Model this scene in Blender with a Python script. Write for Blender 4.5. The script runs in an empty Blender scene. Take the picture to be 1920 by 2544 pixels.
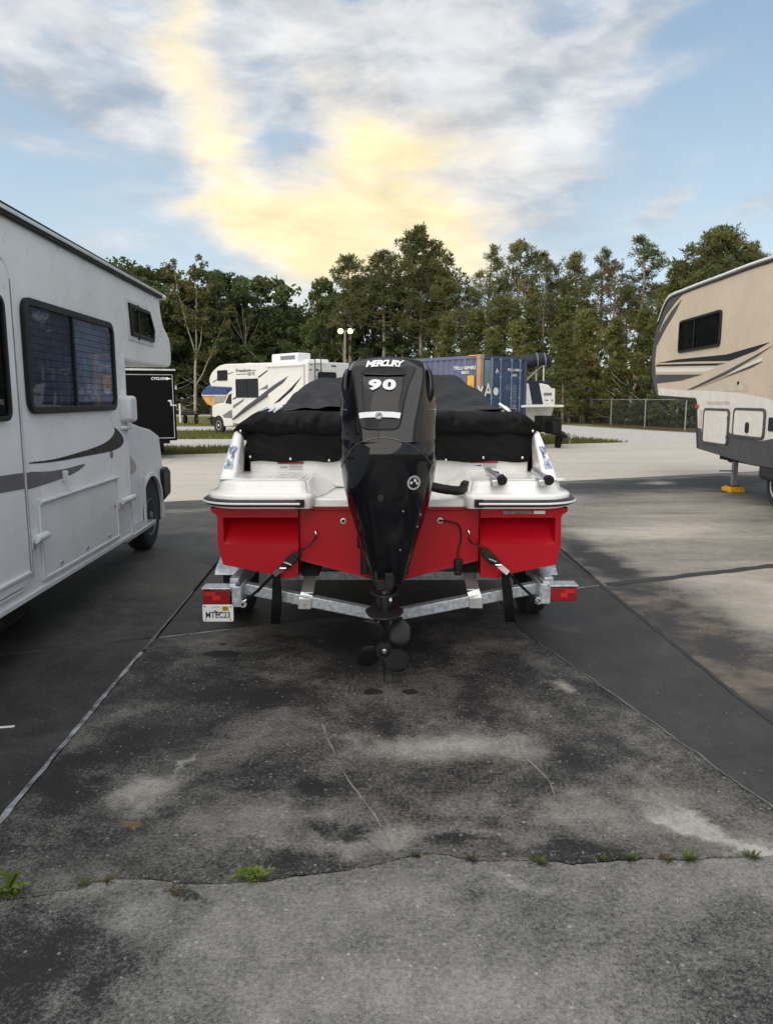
import bpy, bmesh, math, random
import numpy as np
from mathutils import Vector, Matrix, noise as mnoise
R = math.radians
SC = bpy.context.scene
COL = SC.collection
rnd = random.Random(7)

# ---------------------------------------------------------------- camera
CAM_H, FPX, PITCH = 1.75, 1837.0, R(8.73)
cd = bpy.data.cameras.new('camera'); cam = bpy.data.objects.new('camera', cd); COL.objects.link(cam)
cam.location = (0, 0, CAM_H); cam.rotation_euler = (R(90) - PITCH, 0, 0)
cd.sensor_fit = 'VERTICAL'; cd.sensor_height = 36; cd.lens = 36 * FPX / 2544
cd.clip_start = .05; cd.clip_end = 6000
SC.camera = cam

# ---------------------------------------------------------------- sky
world = bpy.data.worlds.new('World'); SC.world = world; world.use_nodes = True
wt = world.node_tree; wn = wt.nodes; wl = wt.links; wn.clear()
SUN_AZ, SUN_EL = R(-138), R(36)          # compass from +Y, clockwise; raised behind the camera to the left, placed as broad fill
class NG:
    def __init__(s, t): s.t = t; s.n = t.nodes; s.l = t.links
    def node(s, typ, **k):
        n = s.n.new(typ)
        for a, b in k.items(): setattr(n, a, b)
        return n
    def put(s, sock, v):
        if hasattr(v, 'is_output'): s.l.new(v, sock)
        elif v is not None: sock.default_value = v
    def math(s, op, a, b=None, c=None, clamp=False):
        n = s.node('ShaderNodeMath', operation=op, use_clamp=clamp)
        s.put(n.inputs[0], a)
        if b is not None: s.put(n.inputs[1], b)
        if c is not None: s.put(n.inputs[2], c)
        return n.outputs[0]
    def vmath(s, op, a, b=None):
        n = s.node('ShaderNodeVectorMath', operation=op); s.put(n.inputs[0], a)
        if b is not None: s.put(n.inputs[1], b)
        return n.outputs[0]
    def mix(s, f, a, b, mode='MIX'):
        n = s.node('ShaderNodeMix', data_type='RGBA', blend_type=mode)
        s.put(n.inputs[0], f)
        for k, v in ((6, a), (7, b)):
            if isinstance(v, tuple) and len(v) == 3: v = v + (1,)
            s.put(n.inputs[k], v)
        return n.outputs[2]
    def noise(s, vec, scale, detail=4, rough=.55, dist=0., dim='3D', out=0):
        n = s.node('ShaderNodeTexNoise', noise_dimensions=dim); s.put(n.inputs['Vector'], vec)
        n.inputs['Scale'].default_value = scale; n.inputs['Detail'].default_value = detail
        n.inputs['Roughness'].default_value = rough; n.inputs['Distortion'].default_value = dist
        return n.outputs[out]
    def map(s, vec, loc=(0, 0, 0), rot=(0, 0, 0), sc=(1, 1, 1), typ='POINT'):
        n = s.node('ShaderNodeMapping', vector_type=typ); s.put(n.inputs['Vector'], vec)
        n.inputs['Location'].default_value = loc; n.inputs['Rotation'].default_value = rot; n.inputs['Scale'].default_value = sc
        return n.outputs[0]
    def rng(s, v, a, b, c=0., d=1., smooth=True):
        n = s.node('ShaderNodeMapRange', interpolation_type='SMOOTHSTEP' if smooth else 'LINEAR')
        s.put(n.inputs[0], v)
        for i, x in enumerate((a, b, c, d)): n.inputs[i + 1].default_value = x
        return n.outputs[0]
    def blob(s, vec, cx, cy, rx, ry, rot=0., hard=1.):
        m = s.map(vec, (cx, cy, 0), (0, 0, R(rot)), (rx, ry, 1), 'TEXTURE')
        g = s.node('ShaderNodeTexGradient', gradient_type='SPHERICAL'); s.l.new(m, g.inputs[0])
        return s.rng(g.outputs[1], 0, hard)
    def total(s, items):
        o = None
        for v, w in items:
            t = s.math('MULTIPLY', v, w); o = t if o is None else s.math('ADD', o, t)
        return o

def px_azel(px, py):
    u, v = (px - 960) / FPX, (1272 - py) / FPX
    d = (u, math.cos(PITCH) + v * math.sin(PITCH), -math.sin(PITCH) + v * math.cos(PITCH))
    return math.degrees(math.atan2(d[0], d[1])), math.degrees(math.atan2(d[2], math.hypot(d[0], d[1])))
KS = .615
def K(*c): return tuple(x * KS for x in c)
SKY_LOW, SKY_TOP = K(4.1, 4.9, 5.15), K(1.75, 2.55, 3.55)
CLOUD_GREY, CLOUD_WHITE = K(2.6, 2.95, 3.4), K(5.1, 5.15, 5.2)
GLOW_CREAM, GLOW_GOLD = K(5.75, 5.3, 4.65), K(6.4, 5.55, 3.5)
def build_sky():
    g = NG(wt)
    sky = g.node('ShaderNodeTexSky', sky_type='NISHITA', sun_disc=False, sun_elevation=SUN_EL, sun_rotation=SUN_AZ,
                 altitude=0, air_density=1.0, dust_density=1.2, ozone_density=2.2)
    tc = g.node('ShaderNodeTexCoord')
    sep = g.node('ShaderNodeSeparateXYZ'); g.l.new(tc.outputs['Generated'], sep.inputs[0])
    x, y, z = sep.outputs
    hyp = g.math('SQRT', g.math('ADD', g.math('MULTIPLY', x, x), g.math('MULTIPLY', y, y)))
    az = g.math('MULTIPLY', g.math('ARCTAN2', x, y), 57.2958)
    el = g.math('MULTIPLY', g.math('ARCTAN2', z, hyp), 57.2958)
    cmb = g.node('ShaderNodeCombineXYZ'); g.l.new(az, cmb.inputs[0]); g.l.new(el, cmb.inputs[1])
    P = cmb.outputs[0]
    # warp for ragged cloud edges
    d3 = tc.outputs['Generated']
    w1 = g.noise(g.map(d3, sc=(1, 1, 1.6)), 5.0, 5, .6, out=1)
    wv = g.vmath('SUBTRACT', w1, (.5, .5, .5)); wv = g.vmath('MULTIPLY', wv, (7, 4.5, 0))
    Q = g.vmath('ADD', P, wv)
    fb = g.noise(g.map(d3, sc=(1, 1, 2.4), rot=(0, R(14), 0)), 6.5, 8, .62, .4)
    fine = g.noise(g.map(d3, sc=(1, 1, 2.0), rot=(0, R(-20), R(20))), 16, 7, .6, .6)
    def B(px, py, rx, ry, rot=0, hard=1.):
        a, e = px_azel(px, py); k = 57.3 / FPX
        return g.blob(Q, a, e, rx * k, ry * k, rot, hard)
    white = g.total([(B(140, 60, 640, 240, -4), .9), (B(120, 225, 380, 80, -18), .6), (B(90, 345, 260, 45, -14), .55),
                     (B(560, 60, 380, 300, -50), .75), (B(760, 170, 380, 300, -50), .8), (B(960, 150, 220, 190), .75), (B(1000, 60, 480, 180), .45),
                     (B(1180, 110, 480, 300, 20), .65), (B(1480, 110, 400, 80, 22), .9), (B(1420, 280, 420, 75, 14), .8),
                     (B(1180, 330, 520, 260, 6), .95), (B(1300, 500, 560, 170, 4), .7), (B(1640, 535, 120, 38, 30), .6),
                     (B(1880, 510, 170, 45, 22), .65), (B(1430, 600, 380, 90, 0), .5), (B(600, 420, 380, 190, -30), .55), (B(900, 400, 680, 340, 0), .6), (B(300, 610, 460, 80, 0), .5), (B(1500, 60, 560, 220, 15), .4)])
    hole = g.total([(B(655, 295, 250, 170, -35), 1.1), (B(880, 20, 110, 130, 0), .6), (B(60, 90, 130, 90, 0), .45), (B(600, 90, 100, 190, 30), .4), (B(1080, 250, 150, 70, 20), .35)])
    gen2 = g.rng(fb, .32, .56)
    outside = g.math('MULTIPLY', gen2, g.rng(g.math('ABSOLUTE', az), 30, 50, 0., .9))  # cloud cover beyond the view, thickened for neutral fill light
    high = g.math('MULTIPLY', gen2, g.rng(el, 25, 36, 0., .9))
    mid = g.noise(g.map(d3, sc=(.8, 1, 2.0), rot=(0, R(12), 0)), 9, 6, .55, .35)
    tex = g.math('ADD', g.math('MULTIPLY', g.math('SUBTRACT', mid, .5), 1.3), g.math('MULTIPLY', g.math('SUBTRACT', fine, .5), .25))
    wm = g.math('MULTIPLY', white, g.rng(fb, .25, .65, .55, 1.15))
    wm = g.math('SUBTRACT', wm, g.math('MULTIPLY', hole, .7))
    wm = g.math('ADD', g.math('ADD', wm, outside), high)
    wm = g.math('ADD', wm, g.math('MULTIPLY', tex, g.rng(wm, .0, .5, .3, 1.)))
    wm = g.rng(wm, -.05, 1.15, 0, 1)
    yel = g.total([(B(930, 430, 640, 330, 4), .42), (B(930, 420, 380, 190, 0), .28), (B(1080, 540, 380, 280, 0), .28), (B(470, 120, 170, 400, 14), .50), (B(540, 370, 190, 290, 32), .42),
                   (B(650, 480, 300, 110, -14), .30), (B(800, 240, 270, 300, 38), .34), (B(700, 590, 560, 100, -8), .75),
                   (B(1050, 620, 460, 170, 0), .50), (B(740, 740, 320, 190, 0), .55), (B(430, 0, 150, 220, 10), .3)])
    yel = g.math('SUBTRACT', yel, g.math('MULTIPLY', hole, .42))
    ym = g.math('MULTIPLY', yel, g.rng(fb, .22, .65, .65, 1.15))
    ym = g.math('ADD', ym, g.math('MULTIPLY', tex, g.rng(ym, .0, .4, 0., .6)))
    ym = g.rng(ym, .02, 1.45, 0, 1, False)
    # clear sky: Nishita, softened towards the pale evening blue
    base = g.mix(.86, sky.outputs[0], g.mix(g.rng(el, 0, 30), SKY_LOW, SKY_TOP))
    shade = g.rng(g.math('ADD', g.math('MULTIPLY', mid, .8), g.math('MULTIPLY', fine, .2)), .34, .66)
    cw = g.mix(shade, CLOUD_GREY, CLOUD_WHITE)
    cov = g.math('MAXIMUM', g.math('MULTIPLY', wm, .95), g.rng(ym, 0., .55, 0., 1., False))
    cy = g.mix(g.rng(g.math('ADD', ym, g.math('MULTIPLY', tex, .55)), .28, .85), GLOW_CREAM, GLOW_GOLD)
    c2 = g.mix(cov, base, g.mix(g.rng(ym, .05, .55), cw, cy))
    str_ = g.noise(g.map(d3, sc=(1.2, 1, 3.2), rot=(0, R(18), 0)), 7, 7, .6, .5)
    lum = g.math('ADD', 1.02, g.math('MULTIPLY', g.math('MULTIPLY', g.math('SUBTRACT', str_, .47), .8), cov))
    lc = g.node('ShaderNodeCombineXYZ')
    for i in range(3): g.l.new(lum, lc.inputs[i])
    c2 = g.mix(1.0, c2, lc.outputs[0], 'MULTIPLY')
    bg = g.node('ShaderNodeBackground'); g.l.new(c2, bg.inputs[0]); bg.inputs[1].default_value = .1
    out = g.node('ShaderNodeOutputWorld'); g.l.new(bg.outputs[0], out.inputs[0])
build_sky()

# ---------------------------------------------------------------- sun and exposure
sd = bpy.data.lights.new('sun', 'SUN'); sun = bpy.data.objects.new('sun', sd); COL.objects.link(sun)
sd.energy = 1.5; sd.angle = R(110); sd.color = (1, .91, .80)  # very wide disc, works as a soft fill glow from behind
sdir = Vector((math.sin(SUN_AZ) * math.cos(SUN_EL), math.cos(SUN_AZ) * math.cos(SUN_EL), math.sin(SUN_EL)))
sun.rotation_euler = sdir.to_track_quat('Z', 'Y').to_euler(); sun.location = (-40, -20, 30)
vs = SC.view_settings; vs.view_transform = 'Standard'; vs.look = 'None'; vs.gamma = 1; vs.exposure = 1.38; vs.use_curve_mapping = False

# ---------------------------------------------------------------- projection helpers (photo pixel -> place)
def ray(px, py):
    u, v = (px - 960) / FPX, (1272 - py) / FPX
    return Vector((u, math.cos(PITCH) + v * math.sin(PITCH), -math.sin(PITCH) + v * math.cos(PITCH)))
CAMP = Vector((0, 0, CAM_H))
def at(px, py, Y):
    d = ray(px, py); return CAMP + d * (Y / d.y)
def gnd(px, py, z=0.):
    d = ray(px, py); return CAMP + d * ((z - CAM_H) / d.z)
class Frame:
    """upright local frame: s along the vehicle, n outward from the seen side, z up"""
    def __init__(s, o, d):
        s.o = Vector((o[0], o[1], 0)); d = Vector((d[0], d[1], 0)).normalized(); s.d = d
        n = Vector((d.y, -d.x, 0))
        if n.dot(CAMP - s.o) < 0: n = -n
        s.n = n
        s.M = Matrix(((d.x, n.x, 0, o[0]), (d.y, n.y, 0, o[1]), (0, 0, 1, 0), (0, 0, 0, 1)))
    def un(s, px, py, n=0.):
        r = ray(px, py); o = s.o + s.n * n
        t = (o - CAMP).dot(s.n) / r.dot(s.n)
        p = CAMP + r * t
        return ((p - s.o).dot(s.d), p.z)
# ---------------------------------------------------------------- mesh builder
class MB:
    def __init__(s, M=None): s.v = []; s.f = []; s.M = M
    def add(s, vs, fs):
        o = len(s.v)
        for p in vs:
            p = Vector(p); s.v.append(s.M @ p if s.M else p)
        s.f += [tuple(i + o for i in f) for f in fs]; return s
    def box(s, c, d, rot=None):
        hx, hy, hz = d[0] / 2, d[1] / 2, d[2] / 2
        vs = [Vector((x, y, z)) for x in (-hx, hx) for y in (-hy, hy) for z in (-hz, hz)]
        if rot is not None: vs = [rot @ p for p in vs]
        c = Vector(c)
        return s.add([p + c for p in vs], [(0, 1, 3, 2), (4, 6, 7, 5), (0, 4, 5, 1), (2, 3, 7, 6), (0, 2, 6, 4), (1, 5, 7, 3)])
    def bar(s, a, b, w, h, up=(0, 0, 1)):
        a, b = Vector(a), Vector(b); d = b - a; L = d.length; d.normalize()
        u = Vector(up); x = d.cross(u).normalized(); u = x.cross(d)
        vs = []
        for p in (a, b):
            for i, j in ((-1, -1), (1, -1), (1, 1), (-1, 1)): vs.append(p + x * (w / 2 * i) + u * (h / 2 * j))
        return s.add(vs, [(3, 2, 1, 0), (4, 5, 6, 7)] + [(i, (i + 1) % 4, 4 + (i + 1) % 4, 4 + i) for i in range(4)])
    def tube(s, pts, r, n=8, caps=True):
        pts = [Vector(p) for p in pts]; rs = r if isinstance(r, (list, tuple)) else [r] * len(pts)
        rings = []; prev = None
        for i, p in enumerate(pts):
            t = (pts[min(i + 1, len(pts) - 1)] - pts[max(i - 1, 0)])
            t = t.normalized() if t.length > 1e-9 else Vector((0, 0, 1))
            if prev is None:
                a = t.orthogonal().normalized()
            else:
                a = prev - t * prev.dot(t)
                a = a.normalized() if a.length > 1e-6 else t.orthogonal().normalized()
            prev = a; b = t.cross(a)
            rings.append([p + a * (rs[i] * math.cos(6.28318 * k / n)) + b * (rs[i] * math.sin(6.28318 * k / n)) for k in range(n)])
        return s.loft(rings, caps)
    def loft(s, rings, caps=True, closed=True):
        n = len(rings[0]); vs = [p for r in rings for p in r]; fs = []
        for i in range(len(rings) - 1):
            for k in range(n if closed else n - 1):
                k2 = (k + 1) % n
                fs.append((i * n + k, i * n + k2, (i + 1) * n + k2, (i + 1) * n + k))
        if caps: fs += [tuple(range(n))[::-1], tuple((len(rings) - 1) * n + k for k in range(n))]
        return s.add(vs, fs)
    def lathe(s, prof, p0, axis, n=20, caps=True):
        ax = Vector(axis).normalized(); a = ax.orthogonal().normalized(); b = ax.cross(a); p0 = Vector(p0)
        rings = [[p0 + ax * h + a * (r * math.cos(6.28318 * k / n)) + b * (r * math.sin(6.28318 * k / n)) for k in range(n)] for r, h in prof]
        return s.loft(rings, caps)
    def prism(s, poly, h0, h1, f=None):
        """poly (a,b) extruded from h0 to h1; f maps (a,b,h) to a point; default (a, h, b): upright wall"""
        f = f or (lambda a, b, h: (a, h, b)); n = len(poly)
        vs = [f(a, b, h0) for a, b in poly] + [f(a, b, h1) for a, b in poly]
        return s.add(vs, [tuple(range(n))[::-1], tuple(range(n, 2 * n))] + [(i, (i + 1) % n, n + (i + 1) % n, n + i) for i in range(n)])
    def ring(s, po, pi, h0, h1, f=None):
        f = f or (lambda a, b, h: (a, h, b)); n = len(po)
        vs = [f(a, b, h) for h in (h0, h1) for P in (po, pi) for a, b in P]; fs = []
        for i in range(n):
            j = (i + 1) % n
            fs += [(2 * n + i, 2 * n + j, 3 * n + j, 3 * n + i), (i, n + i, n + j, j), (i, j, 2 * n + j, 2 * n + i), (n + i, 3 * n + i, 3 * n + j, n + j)]
        return s.add(vs, fs)
    def grid(s, rows):
        n = len(rows[0])
        return s.add([p for r in rows for p in r], [(i * n + k, i * n + k + 1, (i + 1) * n + k + 1, (i + 1) * n + k) for i in range(len(rows) - 1) for k in range(n - 1)])
    def ball(s, c, r, n=10):
        c = Vector(c); r = Vector((r, r, r)) if not hasattr(r, '__len__') else Vector(r); m = n // 2 + 1
        rings = [[c + Vector((r.x * math.sin(a) * math.cos(b), r.y * math.sin(a) * math.sin(b), r.z * math.cos(a)))
                  for b in (6.28318 * k / n for k in range(n))] for a in (math.pi * (.03 + .94 * i / m) for i in range(m + 1))]
        return s.loft(rings)
    def text(s, txt, M, size, depth=.002, bold=.0, shear=0., sx=1., font=None):
        cu = bpy.data.curves.new('txt', 'FONT'); cu.body = txt; cu.size = size; cu.extrude = depth; cu.offset = bold; cu.shear = shear
        cu.align_x = 'CENTER'; cu.align_y = 'CENTER'; cu.resolution_u = 3
        ob = bpy.data.objects.new('txt', cu); me = bpy.data.meshes.new_from_object(ob)
        s.add([M @ Vector((v.co.x * sx, v.co.y, v.co.z)) for v in me.vertices], [tuple(p.vertices) for p in me.polygons])
        bpy.data.objects.remove(ob); bpy.data.curves.remove(cu); bpy.data.meshes.remove(me); return s
    def build(s, name, mat, parent=None, smooth=None, bev=0, seg=2, fix=True, sub=0):
        me = bpy.data.meshes.new(name); me.from_pydata([tuple(v) for v in s.v], [], s.f)
        if fix:
            bm = bmesh.new(); bm.from_mesh(me); bmesh.ops.recalc_face_normals(bm, faces=bm.faces); bm.to_mesh(me); bm.free()
        if mat: me.materials.append(mat)
        ob = bpy.data.objects.new(name, me); COL.objects.link(ob)
        if smooth is not None or bev or sub:
            me.polygons.foreach_set('use_smooth', [True] * len(me.polygons))
            me.set_sharp_from_angle(angle=R(smooth if smooth is not None else 35))
        if bev:
            m = ob.modifiers.new('bevel', 'BEVEL'); m.width = bev; m.segments = seg; m.limit_method = 'ANGLE'; m.angle_limit = R(30); m.harden_normals = False
        if sub:
            m = ob.modifiers.new('sub', 'SUBSURF'); m.levels = sub; m.render_levels = sub
        if parent is not None: adopt(ob, parent)
        me.update()
        return ob
def wloc(o):
    return o['_w'] if '_w' in o else None
ROOT = {}
def adopt(ob, parent):
    ob.parent = parent
    if parent.name in ROOT: ob.matrix_parent_inverse = Matrix.Translation(-ROOT[parent.name])
def thing(name, label, cat, loc, group=None):
    o = bpy.data.objects.new(name, None); COL.objects.link(o); o.location = loc; o.empty_display_size = .2
    ROOT[o.name] = Vector(loc)
    return tag(o, label, cat, group)
def tag(o, label, cat, group=None):
    o['label'] = label; o['category'] = cat
    if group: o['group'] = group
    return o
def structure(o): o['kind'] = 'structure'; return o
def stuff(o): o['kind'] = 'stuff'; return o
def rrect(x0, z0, x1, z1, r, n=4):
    out = []
    for cx, cz, a0 in ((x1 - r, z1 - r, 0), (x0 + r, z1 - r, 90), (x0 + r, z0 + r, 180), (x1 - r, z0 + r, 270)):
        for k in range(n + 1):
            a = R(a0 + 90 * k / n); out.append((cx + r * math.cos(a), cz + r * math.sin(a)))
    return out
def inset(poly, d):
    """offset a convex/mild polygon inward by d (positive), any winding"""
    n = len(poly); A = sum(poly[i][0] * poly[(i + 1) % n][1] - poly[(i + 1) % n][0] * poly[i][1] for i in range(n))
    sg = 1 if A > 0 else -1; out = []
    for i in range(n):
        p0, p1, p2 = Vector(poly[i - 1]), Vector(poly[i]), Vector(poly[(i + 1) % n])
        e1 = (p1 - p0).normalized(); e2 = (p2 - p1).normalized()
        n1 = Vector((-e1.y, e1.x)) * sg; n2 = Vector((-e2.y, e2.x)) * sg
        b = n1 + n2
        b = b / max(.3, b.dot(n1)) if b.length > 1e-6 else n1
        out.append(tuple(p1 + b * d))
    return out
def smooth_curve(pts, n=8, closed=False):
    """Catmull-Rom through 2D/3D points"""
    P = [Vector(p) for p in pts]; m = len(P); out = []
    for i in range(m if closed else m - 1):
        if closed: a, b, c, d = P[i - 1], P[i], P[(i + 1) % m], P[(i + 2) % m]
        else: a, b, c, d = P[max(i - 1, 0)], P[i], P[i + 1], P[min(i + 2, m - 1)]
        for k in range(n):
            t = k / n
            out.append(.5 * ((2 * b) + (c - a) * t + (2 * a - 5 * b + 4 * c - d) * t * t + (3 * b - a - 3 * c + d) * t ** 3))
    if not closed: out.append(P[-1])
    return out

# ---------------------------------------------------------------- materials
MATS = {}
def mat(name, col, rough=.5, metal=0., var=.12, vs=6., bump=0., bs=40., spec=.5, coat=0., streak=0., dirt=None, sheen=0., emit=None, trans=0., alpha=1., obj=False):
    if name in MATS: return MATS[name]
    m = bpy.data.materials.new(name); m.use_nodes = True; g = NG(m.node_tree)
    b = m.node_tree.nodes['Principled BSDF']
    if obj: P = g.node('ShaderNodeTexCoord').outputs['Object']
    else: P = g.node('ShaderNodeNewGeometry').outputs['Position']
    c = tuple(col)
    lo = tuple(x * (1 - var) for x in c); hi = tuple(min(1, x * (1 + var)) for x in c)
    n = g.noise(P, vs, 5, .6)
    cc = g.mix(g.rng(n, .3, .7), lo, hi)
    if streak:
        st = g.noise(g.map(P, sc=(6, 6, .16)), 1.3, 5, .6)
        st2 = g.noise(P, 1.1, 4, .6)
        f = g.math('MULTIPLY', g.rng(st, .42, .85), g.rng(st2, .35, .7)); f = g.math('MULTIPLY', f, streak)
        cc = g.mix(f, cc, dirt or tuple(x * .45 for x in c))
    g.put(b.inputs['Base Color'], cc)
    rr = g.rng(g.noise(P, vs * 2.3, 4, .6), .3, .7, max(0, rough - .07), min(1, rough + .07))
    g.put(b.inputs['Roughness'], rr)
    b.inputs['Metallic'].default_value = metal; b.inputs['Specular IOR Level'].default_value = spec
    if coat: b.inputs['Coat Weight'].default_value = coat; b.inputs['Coat Roughness'].default_value = .05
    if sheen: b.inputs['Sheen Weight'].default_value = sheen
    if emit: b.inputs['Emission Color'].default_value = emit[:3] + (1,); b.inputs['Emission Strength'].default_value = emit[3]
    if trans: b.inputs['Transmission Weight'].default_value = trans
    if bump:
        bp = g.node('ShaderNodeBump'); bp.inputs['Strength'].default_value = bump; bp.inputs['Distance'].default_value = .01
        g.put(bp.inputs['Height'], g.noise(P, bs, 5, .6)); g.put(b.inputs['Normal'], bp.outputs[0])
    MATS[name] = m; return m
def glass(name, col=(.6, .65, .68), alpha=.45):
    """tinted pane: mirror-like coat over a see-through tint"""
    if name in MATS: return MATS[name]
    m = bpy.data.materials.new(name); m.use_nodes = True; g = NG(m.node_tree); nt = m.node_tree
    for n in list(nt.nodes): nt.nodes.remove(n)
    tr = g.node('ShaderNodeBsdfTransparent'); tr.inputs[0].default_value = col + (1,)
    gl = g.node('ShaderNodeBsdfGlossy'); gl.inputs['Roughness'].default_value = .02; gl.inputs[0].default_value = (.9, .9, .9, 1)
    lw = g.node('ShaderNodeLayerWeight'); lw.inputs[0].default_value = .5
    fz_ = g.math('ADD', .025, g.math('MULTIPLY', .55, g.math('POWER', lw.outputs[1], 5.)))
    mx = g.node('ShaderNodeMixShader'); g.l.new(fz_, mx.inputs[0]); g.l.new(tr.outputs[0], mx.inputs[1]); g.l.new(gl.outputs[0], mx.inputs[2])
    o = g.node('ShaderNodeOutputMaterial'); g.l.new(mx.outputs[0], o.inputs[0])
    MATS[name] = m; return m
W_RV = mat('rv_white', (.84, .85, .86), .33, var=.05, vs=2.2, streak=.14, dirt=(.46, .46, .44), bump=.06, bs=60)
W_TRIM = mat('white_trim', (.70, .72, .74), .35, var=.06)
W_GEL = mat('white_gelcoat', (.87, .87, .85), .24, var=.05, vs=5, streak=.22, dirt=(.5, .5, .42), coat=.3)
RED = mat('red_gelcoat', (.42, .004, .013), .26, var=.1, vs=90, coat=.15, spec=.35, bump=.02, bs=8)
BLK_GLOSS = mat('black_gloss', (.006, .0065, .009), .09, var=.1, coat=.25, spec=.35)
BLK_SATIN = mat('black_satin', (.011, .011, .013), .36, var=.15, bump=.04, bs=120)
BLK_PLAST = mat('black_plastic', (.010, .010, .010), .5, var=.2, bump=.1, bs=90, spec=.3)
RUBBER = mat('rubber', (.016, .016, .016), .8, var=.25, bump=.2, bs=60)
DARK = mat('dark_interior', (.012, .012, .014), .8)
GALV = mat('galvanised', (.46, .50, .54), .42, .55, var=.3, vs=34, bump=.08, bs=50)
CHROME = mat('stainless', (.72, .73, .74), .14, 1., var=.05)
SILVER = mat('silver_decal', (.74, .76, .80), .35, var=.03)
DEC_WHITE = mat('white_print', (.80, .81, .83), .45, var=.02)
DEC_BLACK = mat('black_print', (.012, .012, .014), .45, var=.05, spec=.25)
DEC_GREY = mat('grey_print', (.16, .165, .18), .45, var=.05)
ALU = mat('aluminium', (.62, .63, .64), .38, .8, var=.1)
PANE = glass('window_pane', (.42, .45, .48))
CLEAR = glass('clear_pane', (.74, .77, .82))
FABRIC = mat('cover_top_lit_fabric', (.023, .023, .025), .78, var=.22, vs=3, bump=.16, bs=260, spec=.3)  # faded black cloth, grey of the sky light on top put into its colour
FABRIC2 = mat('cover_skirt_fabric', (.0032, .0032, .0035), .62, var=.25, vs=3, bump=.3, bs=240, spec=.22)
STRAP = mat('strap_webbing', (.004, .004, .0045), .7, var=.3, vs=40, bump=.3, bs=300, spec=.15)
# ---------------------------------------------------------------- ground
def ground_mat(name, light, dark, bias=0., amp=1.5, sc=.8, lights=(), darks=(), stains=(), tint=None, grain=.35, streaky=(1, 1, 1)):
    """concrete: pale slab colour under dark mildew and tyre dirt; the blobs are placed stains, one with contact shade painted in"""
    m = bpy.data.materials.new(name); m.use_nodes = True; g = NG(m.node_tree); b = m.node_tree.nodes['Principled BSDF']
    P = g.node('ShaderNodeNewGeometry').outputs['Position']
    wv = g.vmath('MULTIPLY', g.vmath('SUBTRACT', g.noise(P, 2.2, 6, .65, out=1), (.5, .5, .5)), (.75, .75, 0))
    Q = g.vmath('ADD', P, wv)
    Ps = g.map(P, sc=streaky)
    f = g.math('MULTIPLY', g.math('SUBTRACT', g.noise(Ps, sc, 9, .66, .5), .5), amp * 2)
    f = g.math('ADD', f, .5 + bias)
    for (x, y, rx, ry, rot, w) in lights: f = g.math('ADD', f, g.math('MULTIPLY', g.blob(Q, x, y, rx, ry, rot), w))
    for (x, y, rx, ry, rot, w) in darks: f = g.math('SUBTRACT', f, g.math('MULTIPLY', g.blob(Q, x, y, rx, ry, rot), w))
    med = g.noise(P, 9, 9, .74, .5)
    f = g.math('ADD', f, g.math('MULTIPLY', g.math('SUBTRACT', med, .5), 1.0))
    sp = g.noise(P, 60, 5, .78)
    f = g.math('ADD', f, g.math('MULTIPLY', g.math('SUBTRACT', sp, .5), grain * 2.4))
    sp2 = g.noise(P, 170, 3, .7)
    f = g.math('ADD', f, g.math('MULTIPLY', g.math('SUBTRACT', sp2, .5), grain * 1.5))
    f = g.rng(f, .0, 1.4, 0, 1, False)
    c = g.mix(f, dark, light)
    if tint: c = g.mix(g.rng(g.noise(P, 1.7, 5, .6), .45, .7, 0, .55), c, tint)
    # pale aggregate flecks and grit
    v = g.node('ShaderNodeTexVoronoi', feature='F1'); g.put(v.inputs['Vector'], P); v.inputs['Scale'].default_value = 26
    vs2 = g.node('ShaderNodeSeparateColor'); g.l.new(v.outputs['Color'], vs2.inputs[0])
    fl = g.math('MULTIPLY', g.rng(v.outputs['Distance'], .12, .22, 1, 0), g.math('GREATER_THAN', vs2.outputs[0], .82))
    c = g.mix(g.math('MULTIPLY', fl, .30), c, tuple(min(.6, x * 1.9) for x in light))
    v2 = g.node('ShaderNodeTexVoronoi', feature='F1'); g.put(v2.inputs['Vector'], P); v2.inputs['Scale'].default_value = 95
    c = g.mix(g.math('MULTIPLY', g.rng(v2.outputs['Distance'], .05, .4, 1, 0), grain * .28), c, tuple(x * .5 for x in dark))
    for (x, y, rx, ry, rot, col, w) in stains:
        Qs = g.vmath('ADD', P, g.vmath('MULTIPLY', g.vmath('SUBTRACT', g.noise(P, 9, 4, .6, out=1), (.5, .5, .5)), (.09, .09, 0)))
        c = g.mix(g.math('MULTIPLY', g.blob(Qs, x, y, rx, ry, rot, .28), w), c, col)
    g.put(b.inputs['Base Color'], c)
    g.put(b.inputs['Roughness'], g.rng(f, 0, 1, .62, .88))
    b.inputs['Specular IOR Level'].default_value = .35
    bp = g.node('ShaderNodeBump'); bp.inputs['Strength'].default_value = .45; bp.inputs['Distance'].default_value = .006
    hgt = g.math('ADD', g.math('MULTIPLY', sp, .8), g.math('MULTIPLY', g.noise(P, 240, 2, .6), .5))
    g.put(bp.inputs['Height'], hgt); g.put(b.inputs['Normal'], bp.outputs[0])
    return m
def GB(px, py, rx, ry, rot, w):
    p = gnd(px, py); return (p.x, p.y, rx, ry, rot, w)
def GS(px, py, rx, ry, rot, col, w):
    p = gnd(px, py); return (p.x, p.y, rx, ry, rot, col, w)
PALE, MID, DRK = (.46, .43, .375), (.205, .198, .182), (.014, .0138, .0142)
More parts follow.
